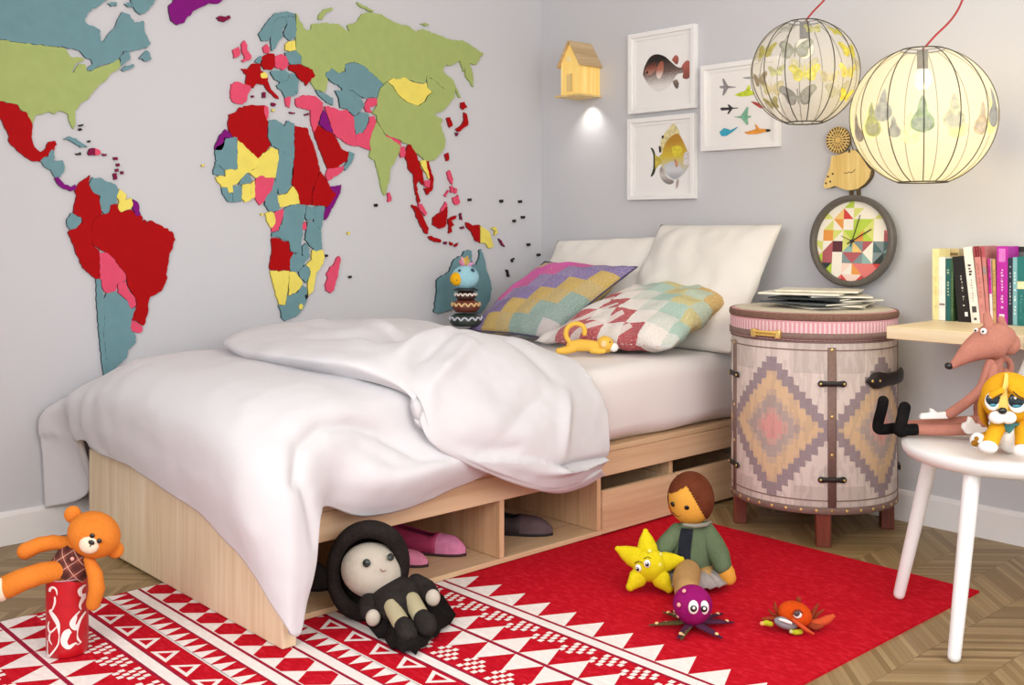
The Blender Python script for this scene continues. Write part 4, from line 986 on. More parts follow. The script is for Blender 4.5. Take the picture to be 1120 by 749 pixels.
# ================================================================ flat wooden bird figure on the wall
def bird_figure():
    S, ox, oy = 7.49, 895, 120
    p0 = atY(930, 210, 0); r = thing('wooden_bird', 'flat plywood bird figure with a patterned round crest on the wall above the clock', 'wall figure', (p0.x, 0, p0.z)); O = Vector((p0.x, 0, p0.z))
    M_ply = wood('light_plywood', 'EFD58E', 'E6C67A', 'z', 'DAB768', 0.5, 1.2); M_edge = mat('burnt_plywood_edge', '5A4628', 0.7, 0.2, 80)
    def w(x, y, yy=-0.02): p = atY(ox+x/S, oy+y/S, yy); return (p.x-O.x, p.z-O.z)
    def slab(pts, y0, y1, name, parent, mats=None, smooth=True):
        P = [Vector((*w(x, y), 0)) for x, y in pts]
        if smooth: P = catmull(P+[P[0]], 4)[:-1]
        m = MB(); m.prism([(p.x, p.y) for p in P], lambda a, b, t: Vector((a, t, b)), y0, y1, mi=0, edge=1); return m.done(name, mats or [M_ply, M_edge], parent, weld=False)
    b = slab([(110, 380), (165, 370), (230, 345), (290, 325), (335, 360), (370, 410), (410, 470), (440, 505), (425, 560), (385, 610), (330, 645), (250, 660), (190, 645), (140, 625), (95, 640), (50, 640), (48, 605), (70, 540), (95, 470)], 0.0008, -0.022, 'bird_body', r)
    def mark(pts, nm='engraved_mark', rad=0.0012):
        m = MB(); m.tube([Vector((w(x, y)[0], -0.0223, w(x, y)[1])) for x, y in pts], rad, 6); return m.done(nm, M_edge, b)
    mark([(215, 515), (235, 522), (255, 508)]); mark([(260, 515), (285, 512), (303, 490)])
    for x, y in ((120, 525), (82, 548), (100, 588), (65, 602)):
        m = MB(); q = w(x, y); disc_on(m, Vector((q[0], -0.0222, q[1])), (0, -1, 0), 0.0042, 0.0003, 14, dome=0.05); m.done('engraved_dot', M_edge, b)
    mark([(268, 240), (272, 280), (290, 330)], 'crest_stalk', 0.002); mark([(258, 330), (256, 345)], 'eye', 0.004)
    mark([(437, 505), (425, 560), (385, 612), (345, 640)], 'tail_edge', 0.0022)
    for x in (262, 322): slab([(x-14, 640), (x+12, 640), (x+14, 700), (x-8, 700)], -0.010, -0.020, 'leg', r, [M_edge, M_edge], False)
    m = MB(); cx, cz = w(160, 248); e = w(160, 372); rx = abs(w(245, 248)[0]-w(75, 248)[0])/2; rz = abs(e[1]-cz)
    Rr = (rx+rz)/2
    m.prism([(cx+Rr*math.cos(a), cz+Rr*math.sin(a)) for a in [2*PI*k/48 for k in range(48)]], lambda a, b_, t: Vector((a, t, b_)), -0.010, -0.020, 0, 1)
    c = m.done('round_crest', [M_ply, M_edge], r, weld=False)
    m = MB()
    for n, ra, rb, hw in ((24, 0.74, 0.98, 0.085), (18, 0.42, 0.68, 0.10), (12, 0.20, 0.36, 0.13)):
        for k in range(n):
            a = 2*PI*k/n; pts = []
            for rr, s in ((ra, -0.6), (rb, -1), (rb, 1), (ra, 0.6)): pts.append((cx+Rr*rr*math.cos(a+s*hw), cz+Rr*rr*math.sin(a+s*hw)))
            m._f([m.v((p[0], -0.0203, p[1])) for p in pts], 0, False)
    m.done('engraved_rays', M_edge, c, weld=False)
bird_figure()
# ================================================================ hanging globe lamps
def globe(label, cu, cv, D, rpx, wires, prints, ph, cordpts, lit):
    c = atD(cu, cv, D); R_ = rpx*D/F
    r = thing('globe_lamp', label, 'hanging lamp', c - Vector((0, 0, R_*0.9))); O = Vector((0, 0, R_*0.9)); zt, zb = R_*0.955, -R_*0.94
    key = 'printed_translucent_shade'
    if key not in _mats:
        m, t = newmat(key); out = t.t.nodes['Material Output']
        tr = t.n('ShaderNodeBsdfTranslucent'); tr.inputs[0].default_value = (0.7, 0.68, 0.62, 1); df = t.n('ShaderNodeBsdfDiffuse'); df.inputs[0].default_value = (0.84, 0.83, 0.80, 1)
        tp = t.n('ShaderNodeBsdfTransparent'); tp.inputs[0].default_value = (0.97, 0.96, 0.94, 1)
        m1 = t.n('ShaderNodeMixShader'); m1.inputs[0].default_value = 0.15; t.l(df.outputs[0], m1.inputs[1]); t.l(tr.outputs[0], m1.inputs[2])
        m2 = t.n('ShaderNodeMixShader'); m2.inputs[0].default_value = 0.72; t.l(m1.outputs[0], m2.inputs[1]); t.l(tp.outputs[0], m2.inputs[2]); t.l(m2.outputs[0], out.inputs[0])
    M_sh = _mats[key]
    tm = math.acos(zt/R_); bm_ = math.acos(zb/R_)
    m = MB(); m.lathe([(R_*math.sin(a), R_*math.cos(a)) for a in [tm+(bm_-tm)*k/40 for k in range(41)]], O, n=72); sh = m.done('shade', M_sh, r)
    M_w = mat('dark_wire', '4A4640', 0.4, 0, metal=0.5)
    def sp(az, th, k=1.004): return O+Vector((math.sin(th)*math.cos(az), math.sin(th)*math.sin(az), math.cos(th)))*R_*k
    va = math.atan2(CAM.y-c.y, CAM.x-c.x)
    for k in range(wires):
        a = va+ph+2*PI*k/wires; m = MB(); m.tube([sp(a, tm+(bm_-tm)*j/28) for j in range(29)], 0.0016, 6); m.done('wire', M_w, r)
    for th in (tm, bm_):
        m = MB(); m.tube([sp(2*PI*k/40, th) for k in range(40)], 0.0022, 6, closed=True); m.done('wire_ring', M_w, r)
    m = MB()
    for k in range(3): a = ph+2*PI*k/3; m.tube([sp(a, tm), O+Vector((0, 0, zt))], 0.0014, 6)
    m.tube([O+Vector((0, 0, zt)), O+Vector((0, 0, zt-0.06))], 0.016, 14, caps=False); m.done('lamp_holder', M_w, r)
    mb_, tb = newmat('warm_bulb_'+str(int(lit))); tb.b.inputs['Emission Color'].default_value = (1, 0.84, 0.5, 1); tb.b.inputs['Emission Strength'].default_value = 0.35
    m = MB(); m.ell(O+Vector((0, 0, zt-0.085)), (0.028, 0.028, 0.034), nu=20, nv=12); m.done('bulb', mb_, r)
    for name, hexc, az, th, shapes in prints:
        mp = mat('print_tint_'+hexc, hexc, 0.8, 0.3, 60)
        mb = MB()
        for shp in shapes:
            P = [Vector((x, y, 0)) for x, y in shp]; P = catmull(P+[P[0]], 4)[:-1]
            ctr = sum(P, Vector())/len(P); vc = mb.v(sp(va+math.radians(az)+ctr.x, PI/2-ctr.y-math.radians(th), 1.0025))
            V = [mb.v(sp(va+math.radians(az)+p.x, PI/2-p.y-math.radians(th), 1.0025)) for p in P]
            for i in range(len(V)): mb._f((vc, V[i], V[(i+1) % len(V)]), 0)
        mb.done(name, mp, sh, weld=False)
    P = [c+Vector((0, 0, zt))]+[atD(u, v, d) for u, v, d in cordpts]
    m = MB(); m.tube(catmull(P, 8), 0.0032, 8, caps=False); m.done('cord', mat('red_textile_cord', 'A8383A', 0.8, 0.15, 200, 0.3, 600), r)
    m = MB(); e = P[-1]; m.lathe([(0.0, -0.03), (0.03, -0.028), (0.045, -0.012), (0.05, 0.0)], e-O*0-(c-Vector((0, 0, R_*0.9)))*0, n=32) if False else None
    m.bm.free()
    m = MB(); m.lathe([(0.0, -0.028), (0.022, -0.026), (0.04, -0.012), (0.045, 0.0), (0.0, 0.0)], P[-1], n=32); m.done('ceiling_rose', M_trim, r)
    for ch_ in r.children:
        if ch_.name.startswith(('cord', 'ceiling_rose')):
            for v in ch_.data.vertices: v.co -= r.location
    if lit:
        d = bpy.data.lights.new('globe_bulb_light', 'POINT'); d.energy = lit; d.color = (1, 0.78, 0.17); d.shadow_soft_size = 0.04
        o = bpy.data.objects.new('globe_bulb_light', d); C.objects.link(o); o.location = c+Vector((0, 0, -0.01))
def wing(s, k=1.0): return [(0.0, -0.02*k), (s*0.10*k, 0.10*k), (s*0.24*k, 0.17*k), (s*0.30*k, 0.10*k), (s*0.22*k, -0.01*k), (s*0.20*k, -0.12*k), (s*0.08*k, -0.15*k)]
def bfly(k): return [wing(-1, k), wing(1, k), [(-0.012, 0.1*k), (0.012, 0.1*k), (0.012, -0.12*k), (-0.012, -0.12*k)]]
pr1 = []
for az, th, k, h in ((-10, 18, 1.15, '9A9A84'), (-8, -32, 1.25, '8E8E82'), (0, -8, 0.95, 'C9C060'), (-30, -4, 0.6, 'C4C48C'), (12, 45, 0.8, 'B9B47A'), (-48, 20, 0.9, 'B4AC60'), (-55, -10, 0.8, 'A89A78'), (-48, -38, 0.8, 'B0AA70'),
                     (48, 42, 0.7, 'B8B048'), (55, 18, 0.9, 'BDB042'), (50, -5, 0.8, 'BEB468'), (58, -30, 0.8, 'C0B850'), (26, -12, 0.7, 'B0A88C'), (-30, 48, 0.8, 'A8A698'), (100, 10, 1.0, 'B4AC60'), (140, -15, 1.0, '9A9A84'), (180, 15, 1.0, 'C4C48C'), (220, -10, 1.0, 'B4AC60'), (250, 25, 0.9, 'A8A698')):
    pr1.append(('printed_butterfly', h, az, th, bfly(k)))
globe('round translucent lamp with a butterfly print, nearer the pictures', 880, 79.5, 3.5, 58, 14, pr1, 0.10, [(890, 12, 3.5), (903, -2, 3.5), (915, -22, 3.48), (922, -52, 3.46), (924, -268, 3.45)], 0.4)
def pear(k, s): return [(0.0, 0.26*k), (0.05*k, 0.16*k), (0.07*k, 0.04*k), (0.15*k, -0.08*k), (0.14*k, -0.20*k), (0.0, -0.26*k), (-0.14*k, -0.20*k), (-0.15*k, -0.08*k), (-0.07*k, 0.04*k), (-0.05*k, 0.16*k)]
pr2 = []
for az, th, k, h in ((0, -3, 1.0, 'A3B48A'), (24, -1, 0.95, 'CBC7A0'), (-22, -12, 0.6, 'B4B4A0'), (-42, -5, 0.95, 'C8CC80'), (50, -6, 0.9, 'D2BC94'), (-62, -10, 0.8, 'B0A890'), (-31, 6, 0.9, 'B8B8A4'), (68, 4, 1.1, '9A988C'), (110, 0, 1.0, 'C8CC80'), (150, 0, 1.0, 'A3B48A'), (190, -4, 1.0, 'CBC7A0'), (230, 0, 1.0, 'D2BC94'), (265, 0, 1.0, 'B4B4A0')):
    pr2.append(('printed_pear', h, az, th, [pear(k, 1)]))
globe('larger round translucent lamp with a pear print and black wires', 1009, 127.5, 3.2, 76, 13, pr2, 0.02, [(1022, 40, 3.2), (1040, 22, 3.2), (1051, 4, 3.19), (1058, -20, 3.18), (1062, -60, 3.17), (1063, -316, 3.17)], 3.8)
# ================================================================ wooden world map on the left wall: each landmass is a piece of its own, countries are its parts
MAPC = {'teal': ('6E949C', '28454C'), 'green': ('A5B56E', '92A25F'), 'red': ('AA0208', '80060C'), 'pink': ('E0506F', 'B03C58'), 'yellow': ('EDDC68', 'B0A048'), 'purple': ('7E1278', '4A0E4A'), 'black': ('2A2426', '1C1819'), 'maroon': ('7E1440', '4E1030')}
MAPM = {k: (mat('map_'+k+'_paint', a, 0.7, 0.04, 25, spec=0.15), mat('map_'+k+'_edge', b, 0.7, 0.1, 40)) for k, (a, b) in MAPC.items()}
ZA, ZB, ZC_, ZD, ZE, ZF, ZG = (3.733, 0, 0), (3.403, 0, 180), (3.745, 220, 0), (3.745, 380, 0), (3.255, 400, 130), (3.745, 220, 160), (7.49, 470, 260)
def pts(s): return [tuple(float(q) for q in p.split(',')) for p in s.split()]
def wallpts(sys_, s):
    k, ox, oy = sys_; P = [atX(ox+x/k, oy+y/k, 0.011) for x, y in pts(s)]
    return [(p.y, p.z) for p in P]
def slab(name, sys_, s, col, parent=None, lab=None, jag=True, T=0.011):
    P = wallpts(sys_, s)
    if jag:                                                          # slightly frayed sawn outline
        out = []
        for i in range(len(P)):
            a, b = P[i], P[(i+1) % len(P)]; d = math.hypot(b[0]-a[0], b[1]-a[1]); out.append(a)
            n = int(d/0.012)
            for k in range(1, n+1):
                t = k/(n+1); px, py = a[0]+(b[0]-a[0])*t, a[1]+(b[1]-a[1])*t; lim = 0.22*d
                w1 = max(-lim, min(lim, 0.006*noise.noise(Vector((px*70, py*70, 2.0))))); w2 = max(-lim, min(lim, 0.006*noise.noise(Vector((px*70, py*70, 9.0)))))
                out.append((px+w1, py+w2))
        P = out
    if parent is not None:                                           # neighbours butt tightly against each other
        sg = 1 if sum(P[i-1][0]*P[i][1]-P[i][0]*P[i-1][1] for i in range(len(P))) > 0 else -1; Q = []
        for i in range(len(P)):
            a, b, c = P[i-1], P[i], P[(i+1) % len(P)]; n1 = Vector((b[1]-a[1], a[0]-b[0])); n2 = Vector((c[1]-b[1], b[0]-c[0]))
            n = (n1.normalized() if n1.length else n1)+(n2.normalized() if n2.length else n2); n = n.normalized()*sg*0.0013 if n.length > 1e-6 else n
            Q.append((b[0]+n.x, b[1]+n.y))
        P = Q
    ar = abs(sum(P[i-1][0]*P[i][1]-P[i][0]*P[i-1][1] for i in range(len(P))))/2
    O = parent.location if parent else Vector((0, 0, 0))
    m = MB(); m.sm = False
    ys = [a for a, b in P]; zs = [b for a, b in P]; back = -0.001 if parent is None and (max(ys)-min(ys))*(max(zs)-min(zs)) < 0.3 else 0.0006
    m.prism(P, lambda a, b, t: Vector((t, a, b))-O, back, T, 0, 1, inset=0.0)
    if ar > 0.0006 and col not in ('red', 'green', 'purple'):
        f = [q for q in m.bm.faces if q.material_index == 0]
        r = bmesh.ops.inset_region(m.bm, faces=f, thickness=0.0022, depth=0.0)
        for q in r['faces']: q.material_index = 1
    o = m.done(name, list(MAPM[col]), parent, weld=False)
    if lab: o['label'] = lab
    return o
def land(label, pieces, cat='map piece', name='map_landmass'):
    """pieces: (sys, outline, colour, part label)"""
    allp = [q for p in pieces for q in wallpts(p[0], p[1])]
    c = Vector((0.0, sum(a for a, b in allp)/len(allp), sum(b for a, b in allp)/len(allp)))
    if len(pieces) == 1:
        o = slab(name, pieces[0][0], pieces[0][1], pieces[0][2]); tag(o, label, cat); o['group'] = 'pieces of the wooden world map'
        o.location = c
        for v in o.data.vertices: v.co -= c
        return o
    r = thing(name, label, cat, c, 0, 'pieces of the wooden world map')
    for k, p in enumerate(pieces): slab('country', p[0], p[1], p[2], r, p[3] if len(p) > 3 else p[2]+' country', T=(0.0100+0.00025*(k % 7)) if not (len(p) > 3 and p[3].startswith('tiny')) else 0.0125)
    return r
A, B, C_, D_, E_, F_, G_ = ZA, ZB, ZC_, ZD, ZE, ZF, ZG
land('North America part of the wooden wall map, teal Canada above green and red countries', [
 (A, "-540,40 -470,-40 -380,-70 -330,-130 -220,-120 -120,-170 -20,-130 90,-175 210,-120 300,-150 360,-90 440,-70 442,-8 400,25 362,48 345,75 355,98 385,108 410,125 410,165 425,173 440,145 470,115 482,80 500,50 530,60 550,97 585,85 590,130 615,175 598,195 550,204 500,209 488,233 470,253 430,261 400,268 378,288 352,286 380,262 375,245 347,231 325,205 270,192 0,160 -390,112 -430,60", 'teal', 'teal Canada'),
 (A, "-390,119 0,165 265,197 288,233 330,236 345,243 308,258 292,292 303,298 325,262 347,262 352,290 376,292 405,274 440,266 487,243 492,270 450,300 428,330 400,350 370,385 360,402 330,420 303,455 308,500 300,525 288,500 280,465 255,452 230,455 220,465 190,456 160,465 140,480 134,505 112,458 95,452 72,424 0,410 -150,392 -290,345 -370,270 -410,190", 'green', 'green United States'),
 (A, "-150,399 0,415 70,429 92,457 111,464 132,510 128,560 140,600 165,622 190,605 200,580 225,575 231,590 215,620 180,640 165,658 130,655 80,620 40,580 35,545 10,490 -10,470 -60,440 -120,430", 'red', 'red Mexico'),
 (A, "166,658 182,642 200,638 214,610 223,640 216,660 255,655 262,690 245,722 230,725 205,690 180,677", 'teal', 'teal Central America'),
 (B, "205,52 215,46 240,75 262,84 280,75 283,90 262,98 225,80", 'purple', 'purple isthmus'),
 (A, "491,236 508,214 528,210 531,238 500,264 494,268", 'teal', 'teal coastal piece')])
land('teal Newfoundland island piece beside the Canadian coast on the map', [(A, "568,240 582,222 600,205 620,240 598,251", 'teal')])
land('small dark teal Nova Scotia piece below the Canadian coast on the map', [(A, "495,285 515,268 545,261 550,269 505,291", 'teal')])
land('teal Baffin piece at the top edge of the map left of Greenland', [(A, "538,15 520,-40 470,-110 540,-150 620,-90 650,-25 628,12 600,45 575,60 555,45", 'teal')])
land('thin teal arctic piece above Hudson Bay on the map', [(A, "440,14 455,8 480,10 477,24 455,26", 'teal')])
land('small teal arctic piece right of the thin one above Hudson Bay', [(A, "508,16 525,10 540,12 544,28 522,28", 'teal')])
land('purple Greenland piece at the top of the wall map', [(A, "690,45 693,18 708,6 712,-60 690,-120 730,-190 840,-240 960,-210 1000,-120 960,-40 893,14 850,15 830,25 800,40 770,65 745,95 725,102 700,85", 'purple')])
land('small dark purple Iceland piece right of Greenland on the map', [(A, "885,72 900,64 920,68 935,62 943,73 915,90 895,85", 'maroon')])
land('slim teal Cuba piece below Florida on the map', [(A, "260,568 285,556 310,565 330,580 358,600 330,602 300,582 280,570", 'teal')])
land('maroon and pink Hispaniola piece right of Cuba', [(A, "360,626 368,608 388,606 388,632 365,633", 'maroon'), (A, "390,606 408,614 412,625 391,633", 'pink')])
land('tiny dark Jamaica piece below Cuba on the map', [(A, "310,626 330,621 332,632 314,633", 'black')])
land('tiny maroon Puerto Rico piece right of Hispaniola', [(A, "420,627 435,627 435,636 420,635", 'maroon')])
for lab, s, c in (('tiny dark Bahamas piece, upper of two beside Florida', "322,510 342,506 338,514 326,516", 'black'), ('tiny dark Bahamas piece, lower of two beside Florida', "320,526 330,522 337,530 326,534", 'black'), ('tiny dark islet right of the Bahamas above Cuba on the map', "360,574 370,572 368,581 358,580", 'black'),
                  ('maroon islet heading the chain of Caribbean islets', "464,642 480,640 482,652 466,653", 'maroon'), ('maroon islet second in the chain of Caribbean islets', "476,668 488,666 490,678 478,679", 'maroon'), ('maroon islet in the middle of the Caribbean chain', "472,690 484,688 485,700 474,702", 'maroon'),
                  ('maroon islet standing right of the Caribbean chain', "494,700 504,698 505,710 496,711", 'maroon'), ('maroon islet at the foot of the Caribbean chain', "462,712 478,708 480,728 466,734", 'maroon')):
    land(lab, [(A, s, c)], name='map_islet')
land('South America piece of the wall map, mostly dark red with teal Argentina', [
 (B, "282,90 300,65 335,40 331,78 344,102 369,116 374,150 378,182 350,200 341,231 318,225 302,195 275,180 280,145 288,115", 'red', 'red Colombia'),
 (B, "345,48 375,50 400,65 430,75 443,100 431,125 434,145 409,150 406,175 390,184 379,170 376,117 348,101 334,75", 'teal', 'teal Venezuela'),
 (B, "446,92 470,112 466,134 490,125 494,150 485,164 451,176 441,160 446,140 436,122", 'yellow', 'yellow Guyana'),
 (B, "496,130 512,140 523,184 506,189 496,166", 'purple', 'purple French Guiana'),
 (B, "265,181 299,196 301,210 285,234 265,251 250,215", 'teal', 'teal Ecuador'),
 (B, "255,252 286,238 303,216 340,233 344,257 342,300 369,321 371,422 360,425 310,385 280,310", 'red', 'red Peru'),
 (B, "381,186 409,179 412,152 436,148 440,166 452,180 489,169 504,192 523,188 531,200 522,214 540,206 546,212 541,222 560,209 572,214 605,230 640,250 652,280 630,330 622,380 618,430 600,470 560,490 550,520 550,550 535,598 492,574 511,522 507,500 477,450 470,405 441,369 421,343 395,324 346,298 346,258 343,233 351,202", 'red', 'red Brazil'),
 (B, "373,330 395,327 419,347 439,373 466,406 467,431 439,440 429,470 400,478 386,463 374,424", 'pink', 'pink Bolivia'),
 (B, "441,443 467,436 477,465 503,500 505,525 491,534 476,505 441,476", 'pink', 'pink Paraguay'),
 (B, "491,579 530,604 528,620 515,625 490,617 486,600", 'pink', 'pink Uruguay'),
 (B, "396,481 430,474 475,510 490,537 506,532 489,575 484,605 490,622 505,640 505,660 475,690 470,720 440,745 415,775 405,790 398,740 396,700 389,640 391,560 387,500", 'teal', 'teal Argentina'),
 (B, "359,427 371,426 384,482 388,560 385,640 393,702 396,750 402,790 388,785 375,690 365,560 362,480", 'teal', 'teal Chile')])
land('pink Great Britain piece of the wall map', [(C_, "165,181 178,165 190,185 188,205 205,225 205,240 175,255 165,248 180,235 170,215", 'pink')])
land('pink Ireland piece left of Great Britain on the map', [(C_, "130,205 155,191 162,215 155,230 135,238", 'pink')])
land('maroon Sardinia islet between Spain and Italy on the map', [(C_, "252,381 258,376 266,380 265,400 252,401", 'maroon')])
land('tiny maroon Balearic islet right of Spain on the map', [(C_, "207,391 216,390 218,398 209,400", 'maroon')])
land('small maroon Sicily piece under the toe of Italy', [(C_, "290,420 308,426 300,436 288,428", 'maroon')])
land('tiny yellow Malta islet below Sicily on the map', [(C_, "290,448 300,446 302,455 292,457", 'yellow')])
land('small pink Crete piece below Greece on the map', [(C_, "363,458 385,460 385,466 364,465", 'maroon')])
land('small maroon Cyprus piece below Turkey on the map', [(C_, "425,467 440,462 441,471 426,474", 'maroon')])
eur = [
 (C_, "237,140 262,105 300,58 345,48 383,54 385,67 355,63 345,68 318,70 293,95 284,150 275,165 250,167", 'teal', 'teal Norway'),
 (C_, "320,73 344,71 351,95 330,125 335,150 315,170 305,195 290,207 286,170 293,100", 'teal', 'teal Sweden'),
 (C_, "347,70 385,70 389,100 387,150 365,165 345,150 340,130 355,100", 'teal', 'teal Finland'),
 (C_, "255,195 270,181 280,195 278,216 260,216", 'pink', 'pink Denmark'),
 (C_, "345,181 360,170 385,168 388,204 365,210 345,204", 'yellow', 'yellow Baltic piece'),
 (C_, "345,216 365,213 389,208 410,232 409,261 366,262 356,245", 'teal', 'teal Belarus'),
 (C_, "250,235 275,220 300,222 302,265 290,284 261,284 247,262", 'red', 'red Germany'),
 (C_, "165,282 190,285 210,262 244,260 244,290 269,305 274,325 262,345 230,340 215,360 186,346 188,305", 'red', 'red France'),
 (C_, "222,252 245,230 249,240 236,260", 'teal', 'teal Low Countries'),
 (C_, "245,302 260,296 270,302 270,318 250,319", 'yellow', 'yellow Switzerland'),
 (C_, "125,345 150,335 200,351 205,365 190,385 185,415 160,425 130,415 122,400", 'pink', 'pink Spain'),
 (C_, "304,230 330,222 351,230 357,270 340,285 306,275", 'pink', 'pink Poland'),
 (C_, "361,266 410,266 455,285 467,310 440,335 430,350 425,335 402,320 387,297 362,286", 'red', 'red Ukraine'),
 (C_, "285,296 310,289 344,288 360,301 349,329 325,334 301,324", 'teal', 'teal Hungary'),
 (C_, "363,303 384,304 400,333 394,384 375,350 355,340 352,331", 'teal', 'teal Romania'),
 (C_, "351,333 374,352 392,386 345,400 335,375 311,350 325,337", 'teal', 'teal Balkan piece'),
 (C_, "255,340 275,334 285,365 315,395 318,405 300,395 275,370", 'red', 'red Italy'),
 (C_, "345,403 366,396 362,440 351,435", 'pink', 'pink Greece'),
 (C_, "388,405 420,390 470,396 499,421 499,444 460,450 400,440 388,425", 'pink', 'pink Turkey'),
 (C_, "450,452 498,447 485,478 477,510 462,540 450,490", 'pink', 'pink Levant'),
 (C_, "501,449 520,490 540,541 515,535 486,509 490,480", 'purple', 'purple Iraq'),
 (C_, "470,369 500,381 540,401 540,430 515,419 490,395", 'teal', 'teal Caucasus'),
 (C_, "465,540 480,513 515,538 540,549 560,580 575,610 604,626 600,654 560,684 520,690 500,640 480,590", 'red', 'red Saudi Arabia'),
 (C_, "520,693 560,687 585,681 575,705 520,740 512,716", 'pink', 'pink Yemen'),
 (C_, "606,621 628,630 615,670 590,697 586,681 602,657", 'teal', 'teal Oman'),
 (C_, "506,436 540,441 570,455 600,451 624,477 629,540 638,598 600,590 570,565 541,545 526,490", 'pink', 'pink Iran'),
 (C_, "510,305 535,281 560,300 591,296 591,266 625,256 668,271 733,332 746,348 730,360 720,400 680,400 652,394 620,369 580,369 560,345 537,335", 'teal', 'teal Kazakhstan'),
 (C_, "550,371 580,371 619,373 654,401 669,430 651,454 625,473 601,445 571,440 565,400", 'teal', 'teal Uzbekistan'),
 (C_, "671,430 685,405 724,403 719,430 690,440 699,460 677,456", 'pink', 'pink Kyrgyzstan'),
 (C_, "626,479 655,460 689,470 679,510 660,544 635,549 630,520", 'teal', 'teal Afghanistan'),
 (C_, "691,480 710,475 718,500 701,540 690,580 695,615 670,605 641,595 636,553 665,546 684,512", 'pink', 'pink Pakistan'),
 (C_, "390,56 405,90 432,128 452,122 455,100 495,95 560,98 600,128 610,130 600,104 640,90 660,58 690,50 740,60 760,75 800,95 850,108 880,130 910,120 960,140 1010,160 1040,165 1070,165 1110,190 1157,222 1150,229 1138,228 1142,240 1125,265 1100,258 1112,300 1115,355 1085,312 1080,268 1075,292 1062,246 1030,265 1000,265 990,290 1010,310 1035,330 1041,372 1037,402 1020,416 1014,393 1011,371 985,354 960,330 925,310 915,340 870,333 830,312 815,323 785,318 764,329 748,344 735,330 670,269 625,252 589,261 587,292 561,297 535,277 507,303 520,330 505,375 470,365 450,332 467,310 457,283 412,262 413,230 391,206 389,150 392,100", 'green', 'green Russia'),
 (C_, "765,333 785,321 815,326 830,316 865,336 905,345 924,341 927,360 944,378 924,394 914,414 890,433 841,414 806,384 787,350", 'yellow', 'yellow Mongolia'),
 (C_, "735,362 750,349 763,336 784,355 804,388 839,418 890,437 918,418 930,396 948,378 931,362 929,345 926,314 960,334 984,358 1009,373 1012,397 1019,420 1000,445 985,455 965,460 958,475 990,490 980,510 1000,570 995,610 960,650 925,660 900,640 880,625 860,590 830,584 820,574 756,549 736,519 726,500 719,470 702,461 722,432 722,404", 'green', 'green China'),
 (C_, "720,501 737,526 752,553 815,597 811,625 795,655 775,690 768,749 752,800 738,762 725,700 712,655 690,640 697,616 692,582 703,540", 'green', 'green India'),
 (D_, "150,556 165,552 220,579 221,599 185,589", 'pink', 'pink Nepal'),
 (D_, "212,604 235,600 240,640 220,645", 'pink', 'pink Bangladesh'),
 (E_, "150,96 165,82 179,120 189,150 194,172 203,190 206,218 204,235 190,216 181,235 186,265 195,290 188,300 179,260 171,195 155,180 150,150 141,130", 'red', 'red Burma and Thailand'),
 (E_, "194,151 212,145 222,170 229,196 226,214 215,190 203,172", 'yellow', 'yellow Laos'),
 (E_, "214,140 226,135 225,160 242,215 238,250 220,270 209,248 229,244 233,222 226,192 219,165", 'red', 'red Vietnam'),
 (E_, "208,221 230,219 227,243 211,240", 'pink', 'pink Cambodia'),
 (E_, "188,301 200,303 218,335 212,345 195,326", 'pink', 'pink Malaysia')]
land('Eurasia piece of the wall map, green Russia, China and India with many small countries', eur)
land('dark red Korea piece of the wall map near Japan', [(D_, "408,485 422,480 432,515 420,522", 'red')])
land('dark red northern Japan piece of the wall map', [(D_, "466,420 480,417 492,438 476,450 465,440", 'red')])
land('dark red curved main Japan piece of the wall map', [(D_, "478,460 490,468 496,510 470,530 455,540 445,530 470,510 480,490", 'red')])
land('small maroon southern Japan piece of the wall map', [(D_, "443,542 456,543 448,558", 'maroon')])
land('slim green Sakhalin piece above Japan on the map', [(D_, "428,330 440,343 466,400 455,395", 'green')])
land('curved green arctic island piece above western Russia', [(C_, "480,80 485,58 500,40 535,30 540,38 508,55 496,80", 'green')])
land('slim green arctic island piece at the top edge above Russia', [(C_, "638,8 660,20 710,45 700,49 650,26", 'green')])
land('tiny green arctic island piece above eastern Siberia', [(D_, "300,97 318,93 337,103 318,106", 'green')])
land('dark red Taiwan piece off the Chinese coast', [(E_, "283,126 295,120 297,145 288,150", 'red')])
land('pink Sri Lanka piece below India on the map', [(E_, "78,266 86,262 92,278 91,292 80,296", 'pink')])
land('long dark red Sumatra piece of the wall map', [(E_, "165,305 180,309 205,345 225,390 222,410 210,405 185,355", 'red')])
land('Borneo piece of the wall map, red below and pink above', [(E_, "243,350 268,333 278,327 292,312 292,330 285,380 265,390 240,376", 'red', 'red Kalimantan'), (E_, "268,328 272,318 285,295 292,306 278,324", 'pink', 'pink northern Borneo')])
land('slim dark red Java piece below Borneo', [(E_, "222,420 235,416 270,431 268,440 235,433", 'red')])
land('small maroon islet first after Java on the map', [(E_, "280,439 290,437 287,447 281,446", 'maroon')])
land('small red islet second after Java on the map', [(E_, "300,437 310,441 309,451 301,447", 'red')])
land('small red islet last after Java on the map', [(E_, "318,448 331,441 326,452 317,456", 'red')])
land('spidery dark red Sulawesi piece right of Borneo', [(E_, "294,356 310,347 325,345 322,355 305,362 310,370 316,378 305,384 308,402 296,408 298,380", 'red')])
land('small dark Halmahera piece between Sulawesi and Papua', [(E_, "335,340 341,334 345,360 337,358", 'maroon')])
land('long pink northern Philippines piece of the wall map', [(E_, "290,190 300,182 312,215 308,234 296,216", 'pink')])
land('pink southern Philippines piece of the wall map', [(E_, "310,281 330,270 336,300 319,305 312,294", 'pink')])
land('slanted pink Palawan piece left of the Philippines', [(E_, "280,272 294,253 297,258 286,278", 'pink')])
land('small pink middle Philippines piece, left one of two', [(E_, "300,241 311,238 314,262 304,262", 'pink')])
land('small pink middle Philippines piece, right one of two', [(E_, "317,245 326,249 324,266 315,262", 'pink')])
